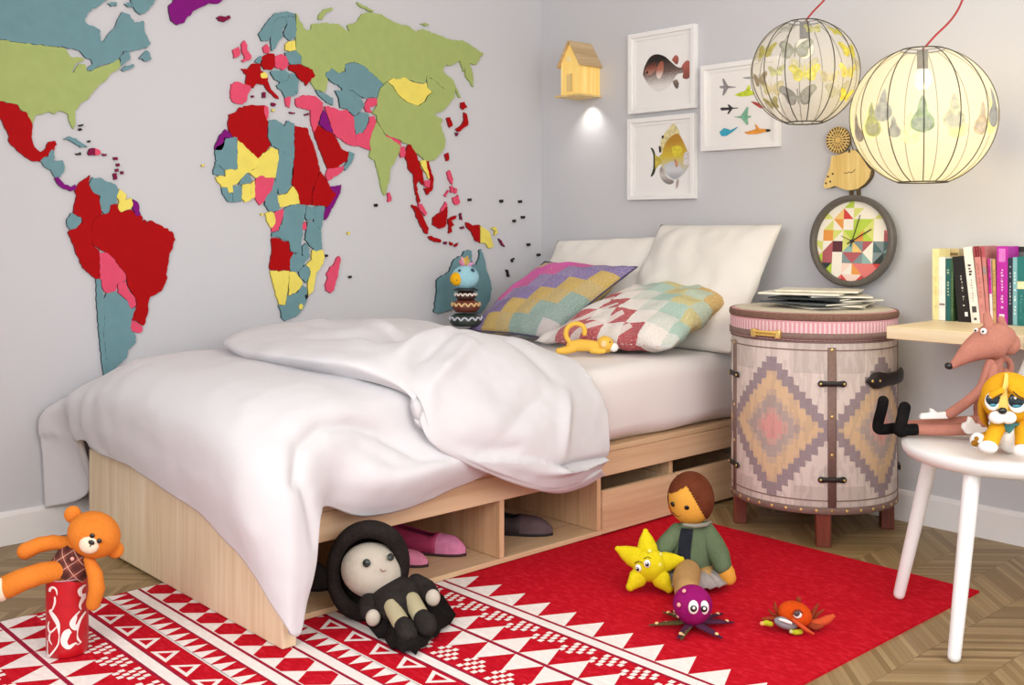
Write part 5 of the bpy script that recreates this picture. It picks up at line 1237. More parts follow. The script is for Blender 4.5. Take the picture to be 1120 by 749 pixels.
land('Papua piece of the wall map, red on the left and yellow on the right', [(E_, "358,369 370,372 380,380 405,377 407,440 390,430 378,400 362,386", 'red', 'red western half'), (E_, "410,379 430,395 440,402 445,420 455,455 440,460 425,440 410,442", 'yellow', 'yellow eastern half')])
land('yellow New Britain piece right of Papua', [(E_, "448,391 465,384 471,406 457,416 462,398", 'yellow')])
land('slim dark Solomon piece right of Papua on the map', [(E_, "474,425 484,433 496,456 486,451", 'maroon')])
land('small dark islet between Sulawesi and Papua on the map', [(E_, "338,386 350,382 351,391 340,392", 'maroon')])
land('Africa piece of the wall map with its many coloured countries', [
 (C_, "115,470 145,460 160,440 200,432 260,432 257,460 274,500 269,560 284,595 232,650 130,558 120,538 112,510", 'red', 'red Algeria'),
 (C_, "60,595 75,560 100,530 118,545 127,560 100,566 94,590 85,612 58,612", 'purple', 'purple Morocco'),
 (C_, "263,432 275,440 275,470 269,490 260,462", 'pink', 'pink Tunisia'),
 (C_, "277,497 300,490 330,505 340,520 352,495 380,505 380,653 320,609 291,597 277,565", 'teal', 'teal Libya'),
 (C_, "384,515 435,525 440,550 455,580 470,625 384,625", 'red', 'red Egypt'),
 (F_, "382,29 471,28 486,95 475,130 457,170 453,200 450,238 406,237 401,200 381,163 370,149 374,100 382,58", 'red', 'red Sudan'),
 (F_, "490,104 520,150 530,176 545,190 554,196 520,244 505,244 455,239 458,200 466,165 478,131", 'red', 'red Ethiopia'),
 (F_, "522,165 550,165 575,158 570,190 545,240 515,295 505,300 504,262 522,246 556,197 532,178", 'purple', 'purple Somalia'),
 (F_, "60,10 95,-18 95,-35 148,-35 148,91 96,97 76,75 55,84 65,60 58,30", 'teal', 'teal Mauritania'),
 (F_, "52,96 70,79 90,96 98,114 75,119 52,114", 'teal', 'teal Senegal'),
 (F_, "151,-25 231,49 230,86 200,99 185,108 164,130 150,149 131,159 126,129 101,124 99,99 151,93", 'yellow', 'yellow Mali'),
 (F_, "233,51 285,5 315,15 318,45 310,90 304,129 270,127 245,119 225,129 196,106 232,89", 'yellow', 'yellow Niger'),
 (F_, "320,12 378,56 378,100 369,150 350,190 319,194 316,165 306,134 312,91 320,50", 'teal', 'teal Chad'),
 (F_, "60,128 75,121 100,127 127,132 130,189 115,190 110,170 85,165 75,150", 'yellow', 'yellow Guinea'),
 (F_, "85,170 105,169 129,195 130,228 110,225 90,195", 'teal', 'teal Liberia'),
 (F_, "131,166 165,161 167,190 164,225 133,228 132,195", 'teal', 'teal Ivory Coast'),
 (F_, "155,155 165,135 190,109 209,140 195,149 170,155", 'teal', 'teal Burkina Faso'),
 (F_, "169,159 204,153 205,215 180,228 168,215", 'yellow', 'yellow Ghana'),
 (F_, "207,153 219,140 221,208 208,214", 'yellow', 'yellow Togo and Benin'),
 (F_, "225,136 245,121 270,130 299,131 290,180 270,199 258,225 240,240 222,210 223,160", 'pink', 'pink Nigeria'),
 (F_, "301,133 314,165 310,196 319,250 317,262 280,265 262,240 263,217 275,197 292,180", 'teal', 'teal Cameroon'),
 (F_, "313,204 350,196 375,165 385,170 400,205 404,234 370,237 350,244 330,249 319,245", 'yellow', 'yellow central country'),
 (F_, "265,275 285,268 300,275 304,314 290,334 270,305", 'yellow', 'yellow Gabon'),
 (F_, "302,271 320,263 337,258 334,290 317,344 291,350 291,336 307,315", 'pink', 'pink Congo'),
 (F_, "340,258 370,241 429,240 428,270 414,320 414,370 409,400 413,440 400,438 370,429 360,386 330,379 320,371 290,369 291,356 319,348 337,295", 'teal', 'large teal Congo'),
 (F_, "433,245 464,250 464,295 435,304 428,290", 'teal', 'teal Uganda'),
 (F_, "467,248 505,246 502,270 500,300 490,343 463,309 467,280", 'teal', 'teal Kenya'),
 (F_, "437,309 460,310 489,346 496,420 470,429 441,399 427,380 433,340", 'teal', 'teal Tanzania'),
 (F_, "416,320 430,310 430,340 416,340", 'pink', 'pink Rwanda'),
 (F_, "290,376 325,381 335,389 357,389 361,430 377,435 375,455 365,460 364,508 285,505 282,495 292,440", 'red', 'red Angola'),
 (F_, "367,461 378,442 400,441 419,450 416,411 430,397 444,420 444,450 425,474 400,510 380,514 367,508", 'teal', 'teal Zambia'),
 (F_, "455,426 500,425 505,450 500,480 470,520 465,560 460,590 440,610 439,560 450,510 432,486 456,465", 'yellow', 'yellow Mozambique'),
 (F_, "401,513 425,486 444,500 444,530 430,559 406,535", 'teal', 'teal Zimbabwe'),
 (F_, "285,510 361,512 357,560 349,610 345,648 320,645 300,580", 'yellow', 'yellow Namibia'),
 (F_, "363,515 385,516 414,555 414,565 385,599 370,604 359,609 361,565", 'yellow', 'yellow Botswana'),
 (F_, "318,651 348,651 352,613 370,610 395,601 416,570 432,580 435,625 420,660 395,690 345,715 330,700 330,680", 'teal', 'teal South Africa'),
 (F_, "400,654 407,645 416,653 413,665 404,667", 'yellow', 'tiny yellow Lesotho'), (F_, "425,612 434,606 437,618 430,626", 'black', 'tiny dark Swaziland'),
 ])
land('pink Madagascar piece right of Africa', [(F_, "558,455 566,449 573,465 545,590 530,602 512,590 510,565 520,540 515,520 540,490", 'pink')])
land('teal Australia piece half hidden by the stacked bird toy', [(G_, "35,605 45,560 60,440 58,350 75,330 160,280 195,190 240,150 265,150 280,115 320,100 345,110 345,180 360,215 385,220 405,165 408,100 425,93 440,140 455,200 465,260 500,350 510,420 490,520 450,580 420,620 330,600 200,580 140,600 70,620", 'teal')])
land('small black elongated New Caledonia piece right of Australia', [(E_, "500,538 506,536 514,560 508,563", 'black')])
land('small dark hooked islet above the long black one near the pillow', [(E_, "520,500 530,494 530,500 525,503 527,510 521,509", 'black')])
for lab, s, c, x, y in (('black islet dot left of the Philippines row, nearest the Philippines', E_, 'black', 372, 288), ('black islet dot in the middle of the Pacific row of three', E_, 'black', 485, 292), ('black islet dot nearest the room corner in the Pacific row of three', E_, 'black', 552, 294),
                        ('black islet dot, left one of the Pacific pair below the row', E_, 'black', 531, 363), ('black islet dot, right one of the Pacific pair below the row', E_, 'black', 562, 350), ('black islet dot above the zigzag cushion, upper of two', E_, 'black', 582, 447), ('black islet dot above the zigzag cushion, lower of two', E_, 'black', 617, 484),
                        ('black islet dot below the tip of India', E_, 'black', 38, 307), ('black islet dot above Madagascar', F_, 'black', 515, 448), ('black islet dot right of Madagascar', F_, 'black', 612, 535), ('yellow islet dot above Madagascar, right of the African coast', F_, 'yellow', 605, 357), ('yellow islet dot left of the African bulge', F_, 'yellow', 8, 78), ('yellow islet dot left of Gabon', F_, 'yellow', 250, 279)):
    e = 5.0; land(lab, [(s, f"{x-e},{y-e*0.8} {x+e},{y-e} {x+e*1.1},{y+e*0.8} {x-e*0.8},{y+e}", c)], name='map_islet')
# ================================================================ soft toys
def felt(key, hexc, var=0.12, bump=0.5, scale=260, rough=0.95):
    k = 'felt_'+key
    if k in _mats: return _mats[k]
    m, t = newmat(k); co = t.coord(); a = rgb(hexc); n = t.noise(co, scale, 3.0, 0.7); w = t.noise(co, 22, 3.0)
    lo = tuple(x*(1-var) for x in a[:3])+(1,); hi = tuple(min(1, x*(1+var)+0.01) for x in a[:3])+(1,)
    f = t.math('ADD', t.math('MULTIPLY', n, 0.6), t.math('MULTIPLY', w, 0.4))
    t.l(t.ramp(f, [(0.35, lo), (0.65, hi)], False), t.b.inputs['Base Color']); t.b.inputs['Roughness'].default_value = rough
    t.b.inputs['Specular IOR Level'].default_value = 0.06; t.bump(n, bump, 0.0015); return m
M_eye = mat('black_button', '0E0C0C', 0.15, 0, spec=0.6); M_eyew = mat('white_enamel', 'F2F0EC', 0.3)
TO_CAM = Vector((0, -1, 0))
def eye(mb, c, r, n=(0, -1, 0), sx=1.0, dome=0.4, mi=None): disc_on(mb, Vector(c), n, r, 0.0008, 18, sx, mi, dome)
def on_ell(c, r, u, v, L, tilt=None):
    """point of the ellipsoid (c, r) seen at pixel u,v : local, facing the viewer"""
    q = L.q(u, v, c.y); dx, dz = (q.x-c.x)/r[0], (q.z-c.z)/r[2]
    k = max(0.0, 1-dx*dx-dz*dz); y = c.y-math.sqrt(k)*r[1]
    n = Vector((dx/r[0], -math.sqrt(k)/r[1], dz/r[2])).normalized()
    q2 = L.q(u, v, y); return Vector((q2.x, y, q2.z))+n*0.0009, n
def settle(e, ground, skip=()):
    """lift a toy by the few millimetres its seams would sink into what it stands on"""
    lo = 9.0
    for c in list(e.children)+[g for c in e.children for g in c.children]:
        if c.name.split('.')[0] in skip: continue
        for v in c.data.vertices: lo = min(lo, v.co.z)
    e.location.z += max(0.0, min(0.03, ground+0.0006-(e.location.z+lo)))
# ---------------------------------------------------------------- teddy bear sitting in a red tumbler
def tumbler():
    L = Local('tumbler', 'red tumbler with white swirls on the rug, holding the orange teddy bear', 'cup', 73.6, 712, 0.008)
    r, h = L.k(22.0), 0.188; L.r, L.h = r, h
    def cup():
        m = MB(); m.lathe([(0, 0), (r*0.93, 0), (r*0.97, 0.003), (r*0.985, 0.02), (r, h-0.004), (r, h), (r-0.003, h), (r-0.0035, 0.006), (0, 0.006)], n=56); return m
    cup().done('cup_wall', mat('red_lacquer_card', 'B81420', 0.35, 0.12, 30), L.e, sharp=40)
    m = MB(); m.lathe([(r+0.0008+0.0018*math.cos(a), h+0.0018*math.sin(a)) for a in [2*PI*k/10 for k in range(11)]], n=56); m.done('rolled_rim', mat('grey_rim', 'A9868A', 0.4), L.e)
    S, ox, oy = 6.294, 0, 630
    def cyl(x, y, k=0.0012):
        """photo point -> point on the cup's wall"""
        u, v = ox+x/S, oy+y/S; q = L.q(u, v, -r*0.8); s = max(-0.985, min(0.985, q.x/r)); yy = -math.sqrt(1-s*s)*r
        q = L.q(u, v, yy); s = max(-0.985, min(0.985, q.x/r)); rr = r*(0.985+0.015*max(0, min(1, q.z/h)))+k
        return Vector((s*rr, -math.sqrt(1-s*s)*rr, q.z)), Vector((s, -math.sqrt(1-s*s), 0))
    M_sw = mat('white_print', 'EFE6E2', 0.4)
    def swirl(P, W):
        C2 = catmull([Vector((x, y, w)) for (x, y), w in zip(P, W)], 8); m = MB(); rows = []
        for i, p in enumerate(C2):
            d = C2[min(i+1, len(C2)-1)]-C2[max(i-1, 0)]; n = Vector((-d.y, d.x, 0)); n = n.normalized() if n.length else Vector((1, 0, 0)); w = max(p.z, 0.5)/2
            rows.append([cyl(p.x+n.x*w*t, p.y+n.y*w*t)[0] for t in (-1, -0.33, 0.33, 1)])
        m.grid(rows); m.done('white_swirl', M_sw, L.e, weld=False)
    swirl([(345, 105), (350, 85), (370, 75), (390, 95), (395, 130)], [16, 18, 14, 12, 4])
    swirl([(380, 140), (380, 180), (365, 225), (350, 240), (375, 280), (400, 330), (408, 400)], [10, 14, 10, 20, 30, 26, 8])
    swirl([(340, 310), (333, 350), (350, 385), (395, 345)], [8, 12, 14, 8])
    swirl([(350, 380), (340, 430), (360, 470)], [10, 14, 4]); swirl([(408, 400), (400, 470), (350, 540), (330, 540), (328, 440)], [6, 10, 14, 10, 6])
    swirl([(588, 55), (570, 75), (572, 110), (585, 130), (570, 180), (575, 215)], [10, 20, 14, 20, 12, 4])
    swirl([(570, 220), (530, 270), (500, 325), (520, 350), (545, 320)], [6, 26, 46, 40, 8])
    swirl([(590, 240), (565, 300), (555, 380), (575, 440)], [8, 14, 12, 6])
    swirl([(485, 375), (455, 400), (440, 455), (470, 490), (520, 460), (575, 440)], [30, 52, 44, 30, 12, 5])
    return L
TL_ = tumbler()
def teddy():
    d0 = TL_.d; L = Local('teddy_bear', 'orange teddy bear in a checked shirt leaning out of the red tumbler', 'teddy bear', 73.6, 640, TL_.z+TL_.h-0.03, d=d0-0.01)
    OR = felt('orange', 'D67C2C', 0.10, 0.4); OR2 = felt('orange_dark', 'CC6E1C', 0.10); CR = felt('cream', 'EAD9BE', 0.06)
    # plaid shirt
    mp, t = newmat('checked_shirt'); co = t.mapping(t.coord(), rot=(0, math.radians(32), 0)); s = t.n('ShaderNodeSeparateXYZ'); t.l(co, s.inputs[0])
    def line(x, per, w, off=0.0): return t.math('LESS_THAN', t.math('FRACT', t.math('ADD', t.math('DIVIDE', x, per), off)), w)
    c = t.mix(t.math('MULTIPLY', line(s.outputs[0], 0.026, 0.45), 0.6), rgb('7A3B2C'), rgb('3E1A18')); c = t.mix(t.math('MULTIPLY', line(s.outputs[2], 0.026, 0.45), 0.6), c, rgb('3E1A18'))
    c = t.mix(t.math('MULTIPLY', line(s.outputs[0], 0.026, 0.08, 0.3), 0.7), c, rgb('D8A898')); c = t.mix(t.math('MULTIPLY', line(s.outputs[2], 0.026, 0.08, 0.3), 0.7), c, rgb('D8A898'))
    t.l(c, t.b.inputs['Base Color']); t.b.inputs['Roughness'].default_value = 0.9
    # body with the belly showing under the shirt
    a, b = L.q(69.5, 637, 0.0), L.q(86, 597, 0.01)
    m = MB(); m.tube([a+Vector((0, 0.0, -0.015)), a.lerp(b, 0.3), a.lerp(b, 0.7), b], [L.k(15.5), L.k(18.5), L.k(17), L.k(11)], 24, flat=0.85, flatdir=(0, 1, 0)); body = m.done('body', OR, L.e)
    m = MB(); u = (b-a).normalized(); m.tube([a.lerp(b, 0.22), a.lerp(b, 0.45), a.lerp(b, 0.75), b-u*0.004], [L.k(21.5), L.k(21), L.k(18.5), L.k(13)], 28, caps=False, flat=0.86, flatdir=(0, 1, 0)); sh = m.done('checked_shirt', mp, L.e)
    m = MB(); c0 = L.q(79, 611, -L.k(18.5)); eye(m, c0, 0.0045, (0.1, -1, 0.1)); m.done('shirt_button', mat('pink_button', 'E8A8A0', 0.4), sh)
    # head
    hc = L.q(103, 584.5, -0.012); hr = (L.k(28.5), L.k(24), L.k(24)); tl = Matrix.Rotation(math.radians(26), 3, 'Y')
    m = MB(); m.ell(hc, hr, tl, 36, 22); head = m.done('head', OR, L.e)
    for (x, y), dy in (((79.5, 562.5), 0.004), ((126, 601), 0.004)):
        m = MB(); m.ell(L.q(x, y, dy), (L.k(9.5), L.k(5.5), L.k(9.5)), tl, 20, 12); e = m.done('ear', OR, head)
        m = MB(); m.ell(L.q(x, y, dy-L.k(3.2)), (L.k(6), L.k(3.2), L.k(6)), tl, 18, 10); m.done('ear_lining', OR2, e) if False else m.bm.free()
    mz = L.q(97.5, 595, -0.012-L.k(20)); m = MB(); m.ell(mz, (L.k(11), L.k(7), L.k(10)), tl, 22, 14); muz = m.done('muzzle', CR, head)
    m = MB(); m.ell(L.q(100, 593.2, mz.y-L.k(6.3)), (L.k(3.6), L.k(2), L.k(2.4)), tl, 16, 10); m.done('nose', M_eye, muz)
    m = MB(); p = L.q(100, 594, mz.y-L.k(6.6)); m.tube([p, L.q(98.5, 597.5, mz.y-L.k(6.2))], 0.0015, 6); m.done('mouth_stitch', M_eye, muz)
    for x, y in ((100.8, 585.8), (108.6, 591.5)):
        m = MB(); m.ell(L.q(x, y, -0.012-L.k(23.2)), (L.k(2.7), L.k(1.5), L.k(2.7)), None, 16, 10); m.done('eye', M_eye, head)
    # limbs
    m = MB(); m.tube([L.q(76, 594, 0.01), L.q(58, 593, 0.0), L.q(42, 596, -0.01), L.q(28, 602.5, -0.015)], [L.k(6.5), L.k(8), L.k(8.5), L.k(9)], 20); m.done('arm', OR, L.e)
    m = MB(); m.tube([L.q(97, 612, -0.015), L.q(104, 628, -0.03), L.q(106, 644, -0.035), L.q(102, 660, -0.032)], [L.k(5.5), L.k(8), L.k(8.5), L.k(7.5)], 20); m.done('arm', OR, L.e)
    m = MB(); m.tube([L.q(64, 624, -0.02), L.q(45, 627, -0.04), L.q(24, 634, -0.055), L.q(9, 641, -0.065)], [L.k(11), L.k(11.5), L.k(12), L.k(12.5)], 22); lg = m.done('leg', OR, L.e)
    m = MB(); m.ell(L.q(2.5, 644.5, -0.073), (L.k(7.5), L.k(11), L.k(12.5)), None, 24, 14); m.done('foot_sole', CR, lg)
    m = MB(); m.tube([L.q(80, 640, 0.0), L.q(80, 660, 0.002), L.q(79, 685, 0.0)], [L.k(10), L.k(10), L.k(9)], 18); m.done('leg', OR, L.e)
teddy()
# ---------------------------------------------------------------- hooded doll
def hooded_doll():
    L = Local('rag_doll', 'grey-faced rag doll in a black hood and dress leaning against the bed', 'doll', 440, 703, 0.008)
    BK = felt('black', '241E1C', 0.25, 0.9, 200); BK2 = felt('black_dress', '282321', 0.3, 1.0, 320); GR = felt('grey_linen', 'BDB4A6', 0.10, 0.7, 420); KH = felt('khaki', 'ADA384', 0.10, 0.6, 350)
    fc = L.q(407, 623.5, 0.145); fr = (L.k(34), L.k(26), L.k(29)); fr = (L.k(34, 0.17), L.k(27, 0.17), L.k(29, 0.17)); tl = Matrix.Rotation(math.radians(14), 3, 'Y')
    m = MB(); m.ell(fc, fr, tl, 36, 24); head = m.done('head', GR, L.e)
    def fp(u, v): return on_ell(fc, fr, u, v, L)
    for u, v, r in ((401, 615.7, 4.3), (427, 609.2, 4.0)):
        m = MB(); p, n = fp(u, v); eye(m, p, L.k(r, .17), n); e = m.done('eye', mat('doll_eye', '24302C', 0.2), head)
        m = MB(); eye(m, p+n*0.004, L.k(r*.45, .17), n); m.done('pupil', M_eye, e)
    m = MB(); m.tube([fp(u, v)[0]+Vector((0, -0.0008, 0)) for u, v in ((416, 622), (418.5, 625), (422, 623.5))], 0.0012, 6); m.done('mouth', mat('mouth_red', '7E3A34', 0.7), head)
    # hood: a thick ring tilted with the head, closed behind
    hc = L.q(402, 622, 0.16); R0 = [(46, 54)]
    tilt = math.radians(-14); rows = []
    prof = [(0.66, -0.020), (0.74, -0.040), (0.88, -0.045), (0.98, -0.028), (1.0, 0.0), (0.95, 0.024), (0.80, 0.045), (0.55, 0.058), (0.25, 0.064), (0.0, 0.065)]
    rx, rz = L.k(45, .16), L.k(55, .16); m = MB(); N = 48
    for k in range(N):
        a = 2*PI*k/N; row = []
        for s, y in prof:
            s2 = s*(1+0.02*math.sin(3*a)); x, z = math.cos(a)*rx*s2, math.sin(a)*rz*s2
            row.append(hc+Vector((x*math.cos(tilt)-z*math.sin(tilt), y*(0.8+0.1*math.sin(a)), x*math.sin(tilt)+z*math.cos(tilt))))
        rows.append(row)
    m.grid(rows, closeu=True); m.done('hood', BK, L.e)
    # dress / torso
    m = MB(); m.tube([L.q(424, 640, 0.14), L.q(431, 649, 0.11), L.q(437, 657, 0.085), L.q(439, 660, 0.075)], [L.k(20), L.k(28), L.k(30), L.k(27)], 28, flat=0.62, flatdir=(0, -0.55, 0.85)); m.done('dress', BK2, L.e)
    for P, R_ in ((((411, 652, 0.12), (403, 661, 0.09), (404, 669, 0.06)), (11, 12, 10)), (((455, 638, 0.13), (466, 645, 0.10), (471, 650, 0.07)), (11, 12, 10))):
        m = MB(); m.tube([L.q(*p) for p in P], [L.k(r) for r in R_], 18); m.done('sleeve', BK2, L.e)
    for u, v, dy in ((408, 675.5, 0.035), (473.5, 653.5, 0.05)):
        m = MB(); m.ell(L.q(u, v, dy), (L.k(8.2), L.k(7), L.k(9.2)), None, 20, 12); m.done('hand', GR, L.e)
    for A_, B_ in (((429, 664, 0.045), (438, 680, 0.0)), ((451, 657, 0.055), (459, 672, 0.01))):
        m = MB(); m.tube([L.q(*A_), L.q(*B_)], [L.k(9.4), L.k(9.6)], 20); lg = m.done('leg', KH, L.e)
        u, v, dy = B_; m = MB(); m.tube([L.q(u+3, v+4, dy-0.012), L.q(u+6, v+8, dy-0.022), L.q(u+8, v+12, dy-0.028)], [L.k(9.9), L.k(11.6), L.k(11)], 20); m.done('boot', felt('boot_black', '2A2624', 0.25, 0.8, 300), lg)
    # ragged cape spread underneath
    m = MB(); rim = [(398, 668), (402, 684), (414, 699), (420, 698), (428, 711), (434, 709), (441, 715), (447, 711), (455, 717), (458, 710), (466, 707), (470, 699), (478, 697), (482, 689), (492, 683), (498, 673), (492, 664), (484, 652), (474, 645)]
    V0 = [L.q(435, 668, 0.06)]; top = L.q(438, 672, 0.05); cv = m.v(top); V = []
    for i, (u, v) in enumerate(rim):
        dd = (atZ(u, v, 0.0145)-CAM).dot(FW)-L.d; p = L.q(u, v, min(dd, 0.16)); p.z = max(p.z, 0.0075); V.append(p)
    mid = [top.lerp(p, 0.6)+Vector((0, 0, 0.014+0.004*(i % 2))) for i, p in enumerate(V)]
    a = [m.v(p) for p in mid]; b = [m.v(p) for p in V]
    for i in range(len(V)-1): m._f((cv, a[i], a[i+1])); m._f((a[i], b[i], b[i+1], a[i+1]))
    o = m.done('cape', felt('cape_black', '161210', 0.3, 0.9, 260), L.e); sd = o.modifiers.new('t', 'SOLIDIFY'); sd.thickness = 0.004; sd.offset = 1
    return L.e
settle(hooded_doll(), 0.0073, ())
# ---------------------------------------------------------------- seated doll with brown hair
def hair_doll():
    L = Local('cloth_doll', 'yellow-faced cloth doll with brown hair and a green jacket sitting on the rug', 'doll', 757, 641, 0.008)
    SK = felt('skin_yellow', 'DCA040', 0.08, 0.6, 380); HR = felt('brown_hair', '62301A', 0.22, 0.8, 300); JK = felt('green_jacket', '5E6E52', 0.16, 0.8, 320); NV = felt('navy_shirt', '20242C', 0.2, 0.6)
    hc = L.q(755.5, 547.5, 0.02); hr = (L.k(24.3), L.k(24), L.k(28.3))
    # head and hair: one scalp shell cut along a slanted parting
    m = MB(); m.ell(hc, hr, None, 40, 26); head = m.done('head', SK, L.e)
    def side(p):                                                     # >0 : hair side, in units of the head
        x, y, z = p.x/hr[0], p.y/hr[1], p.z/hr[2]
        face1 = 0.92*x + 0.62*z - 0.12                               # right of the slanted fringe
        face2 = -0.60*x + 0.95*z - 0.80                               # short fringe on the left
        return max(face1, face2, y*1.6-0.25)
    m = MB(); nu, nv = 96, 64; k = 1.045
    P = {}
    def pt(i, j):
        a, b = 2*PI*i/nu, PI*j/nv; return Vector((math.cos(a)*math.sin(b)*hr[0], math.sin(a)*math.sin(b)*hr[1], math.cos(b)*hr[2]))
    for j in range(nv):
        for i in range(nu):
            q = [pt(i, j), pt((i+1) % nu, j), pt((i+1) % nu, j+1), pt(i, j+1)]; c = sum(q, Vector())/4
            if side(c) > 0 and c.z > -0.86*hr[2]:
                vs = []
                for p in q:
                    key = tuple(round(x, 6) for x in p)
                    if key not in P:
                        e = min(1.0, max(0.0, side(p)/0.16)); P[key] = m.v(hc+p*(1.0+0.055*math.sqrt(e)))
                    if P[key] not in vs: vs.append(P[key])
                if len(vs) > 2: m._f(vs)
    m.done('hair', HR, head)
    def fp(u, v): return on_ell(hc, hr, u, v, L)
    for u, v in ((735.8, 553.5), (751.2, 557.3)):
        m = MB(); p, n = fp(u, v); eye(m, p, L.k(2.7), n); m.done('eye', M_eye, head)
    for u, v in ((733.5, 559.5), (755.5, 566)):
        m = MB(); p, n = fp(u, v); eye(m, p+n*0.0006, L.k(4.6), n, dome=0.12); m.done('cheek', felt('cheek', 'CC5A28', 0.08), head)
    m = MB(); m.tube([fp(u, v)[0] for u, v in ((737, 563), (739.5, 565.8), (742.5, 566.6), (746, 565))], 0.0018, 6); m.done('mouth', mat('mouth_brown', '6A3214', 0.7), head)
    # jacket
    m = MB(); m.tube([L.q(757, 616, 0.02), L.q(757, 604, 0.02), L.q(757, 590, 0.02), L.q(758, 578, 0.02), L.q(758, 572, 0.02)], [L.k(25), L.k(25.5), L.k(22.5), L.k(17), L.k(11)], 30, flat=0.72, flatdir=(0, 1, 0)); tor = m.done('jacket', JK, L.e)
    m = MB(); rows = []                                              # open front with the dark shirt
    for v, w, xc in ((577, 6, 750), (585, 6.5, 748), (597, 6.5, 746), (609, 6.5, 745), (620, 6.5, 744.5)):
        rr = {577: 16, 585: 20.5, 597: 24.2, 609: 25.8, 620: 25.2}[v]
        rows.append([L.q(xc+s*w, v, 0.02)+Vector((0, -L.k(rr)*0.72*math.sqrt(max(0.02, 1-((xc+s*w-757.3)/rr)**2))-0.0045, 0)) for s in (-1, -0.5, 0, 0.5, 1)])
    m.grid(rows); m.done('shirt_front', NV, tor)
    m = MB(); m.tube([L.q(748, 576, -0.035), L.q(760, 577.5, -0.038), L.q(772, 576, -0.02), L.q(777, 573, 0.01)], [0.004, 0.006, 0.006, 0.004], 10); m.done('collar', felt('grey_collar', '8C8C80', 0.1), tor)
    m = MB(); m.tube([L.q(772, 583, 0.02), L.q(780, 597, 0.0), L.q(787, 610, -0.02), L.q(790, 620, -0.028)], [L.k(10.5), L.k(12), L.k(11.5), L.k(10)], 20); m.done('sleeve', JK, L.e)
    m = MB(); m.tube([L.q(791, 620, -0.028), L.q(795, 629, -0.03), L.q(797, 634, -0.03)], [L.k(8), L.k(9), L.k(8)], 18); m.done('hand', SK, L.e)
    m = MB(); m.tube([L.q(741, 583, 0.02), L.q(731, 595, 0.0), L.q(722, 606, -0.005), L.q(715, 614, 0.0)], [L.k(9), L.k(10), L.k(10), L.k(8)], 20); m.done('sleeve', JK, L.e)
    # pleated skirt and leg
    m = MB(); rows = []
    c = L.q(757, 626, 0.0)
    for t, rr, dz in ((0, 22, 0.012), (0.5, 32, -0.004), (1.0, 41, -0.022)):
        row = []
        for k in range(61):
            a = PI*(1.0+1.0*k/60)*1.0; w = 1+0.035*math.cos(k*1.1)*t
            row.append(c+Vector((math.cos(a)*L.k(rr)*w, math.sin(a)*L.k(rr)*0.85*w, dz+0.004*math.cos(k*1.1)*t)))
        rows.append(row)
    m.grid(rows); o = m.done('skirt', felt('grey_skirt', '9A928E', 0.12, 0.5, 300), L.e); sd = o.modifiers.new('t', 'SOLIDIFY'); sd.thickness = 0.003
    for P, R_ in ((((752, 629, -0.04), (750, 637.5, -0.10), (751, 648, -0.17)), (14.5, 14, 13)), (((776, 627, 0.01), (771, 633, -0.03)), (10, 9.5))):
        m = MB(); m.tube([L.q(*p) for p in P], [L.k(r) for r in R_], 20); lg = m.done('leg', felt('leg_tan', 'B08A58', 0.12, 0.6, 350), L.e)
    return L.e
settle(hair_doll(), 0.0073, ())
# ---------------------------------------------------------------- starfish
def starfish():
    L = Local('starfish_toy', 'yellow plush starfish with a smiling face propped against the seated doll', 'plush toy', 709, 650, 0.008)
    YL = felt('star_yellow', 'D6C416', 0.14, 0.5); GN = felt('star_olive', '8E8A1E', 0.2, 0.5); c = L.q(710, 617.5, 0.02)
    m = MB(); m.ell(c, (L.k(18.5), L.k(15), L.k(18.5)), None, 30, 20); body = m.done('body', YL, L.e)
    for u, v, dy in ((706, 581, 0.045), (675.5, 600, 0.03), (745.5, 611.5, 0.03)):
        t = L.q(u, v, dy); d = t-c
        m = MB(); m.tube([c+d*0.30, c+d*0.55, c+d*0.80, t], [L.k(11.5), L.k(11), L.k(7.5), L.k(3)], 20, flat=0.7, flatdir=(0, 1, 0)); m.done('arm', YL, L.e)
    for u, v, dy in ((689.5, 641.5, 0.0), (731.5, 643.5, 0.0)):
        t = L.q(u, v, dy); d = t-c
        m = MB(); m.tube([c+d*0.35, c+d*0.65, t], [L.k(9.5), L.k(10.5), L.k(5)], 20, flat=0.8, flatdir=(0, 1, 0)); a = m.done('arm', YL, L.e)
    cr = (L.k(18.5), L.k(15), L.k(18.5))
    def fp(u, v): return on_ell(c, cr, u, v, L)
    for u, v in ((698.2, 621), (707.8, 616.2)):
        p, n = fp(u, v); m = MB(); eye(m, p, L.k(4.2), n, 0.85); e = m.done('eye', M_eyew, body)
        m = MB(); eye(m, p+n*0.0030+Vector((0, 0, -0.001)), L.k(2.5), n, 0.85); pu = m.done('pupil', mat('navy_pupil', '1C2430', 0.2), e)
        m = MB(); eye(m, p+n*0.0056+Vector((-0.001, 0, 0.002)), L.k(0.8), n); m.done('glint', M_eyew, pu)
        m = MB(); m.tube([fp(u-3.5, v-5.5)[0], fp(u+0.5, v-7.5)[0], fp(u+4, v-5.8)[0]], 0.0012, 6); m.done('eyebrow', mat('star_line', '5E5410', 0.8), body)
    M_ln = mat('star_line', '5E5410', 0.8)
    m = MB(); m.tube([fp(u, v)[0] for u, v in ((697, 628), (703, 632.5), (709, 633.2), (715, 629), (717, 625))], 0.0013, 6); m.done('mouth', M_ln, body)
    m = MB(); m.tube([fp(u, v)[0] for u, v in ((714, 632), (715.2, 625))], 0.0010, 6); m.done('seam', M_ln, body)
    for u, v in ((710.5, 602.5), (721.8, 617.3), (722.5, 606)):
        p, n = fp(u, v); m = MB(); eye(m, p, L.k(2.0), n, dome=0.1); m.done('spot', felt('star_spot', 'E8E07A', 0.05), body)
    return L.e
settle(starfish(), 0.0073, ())
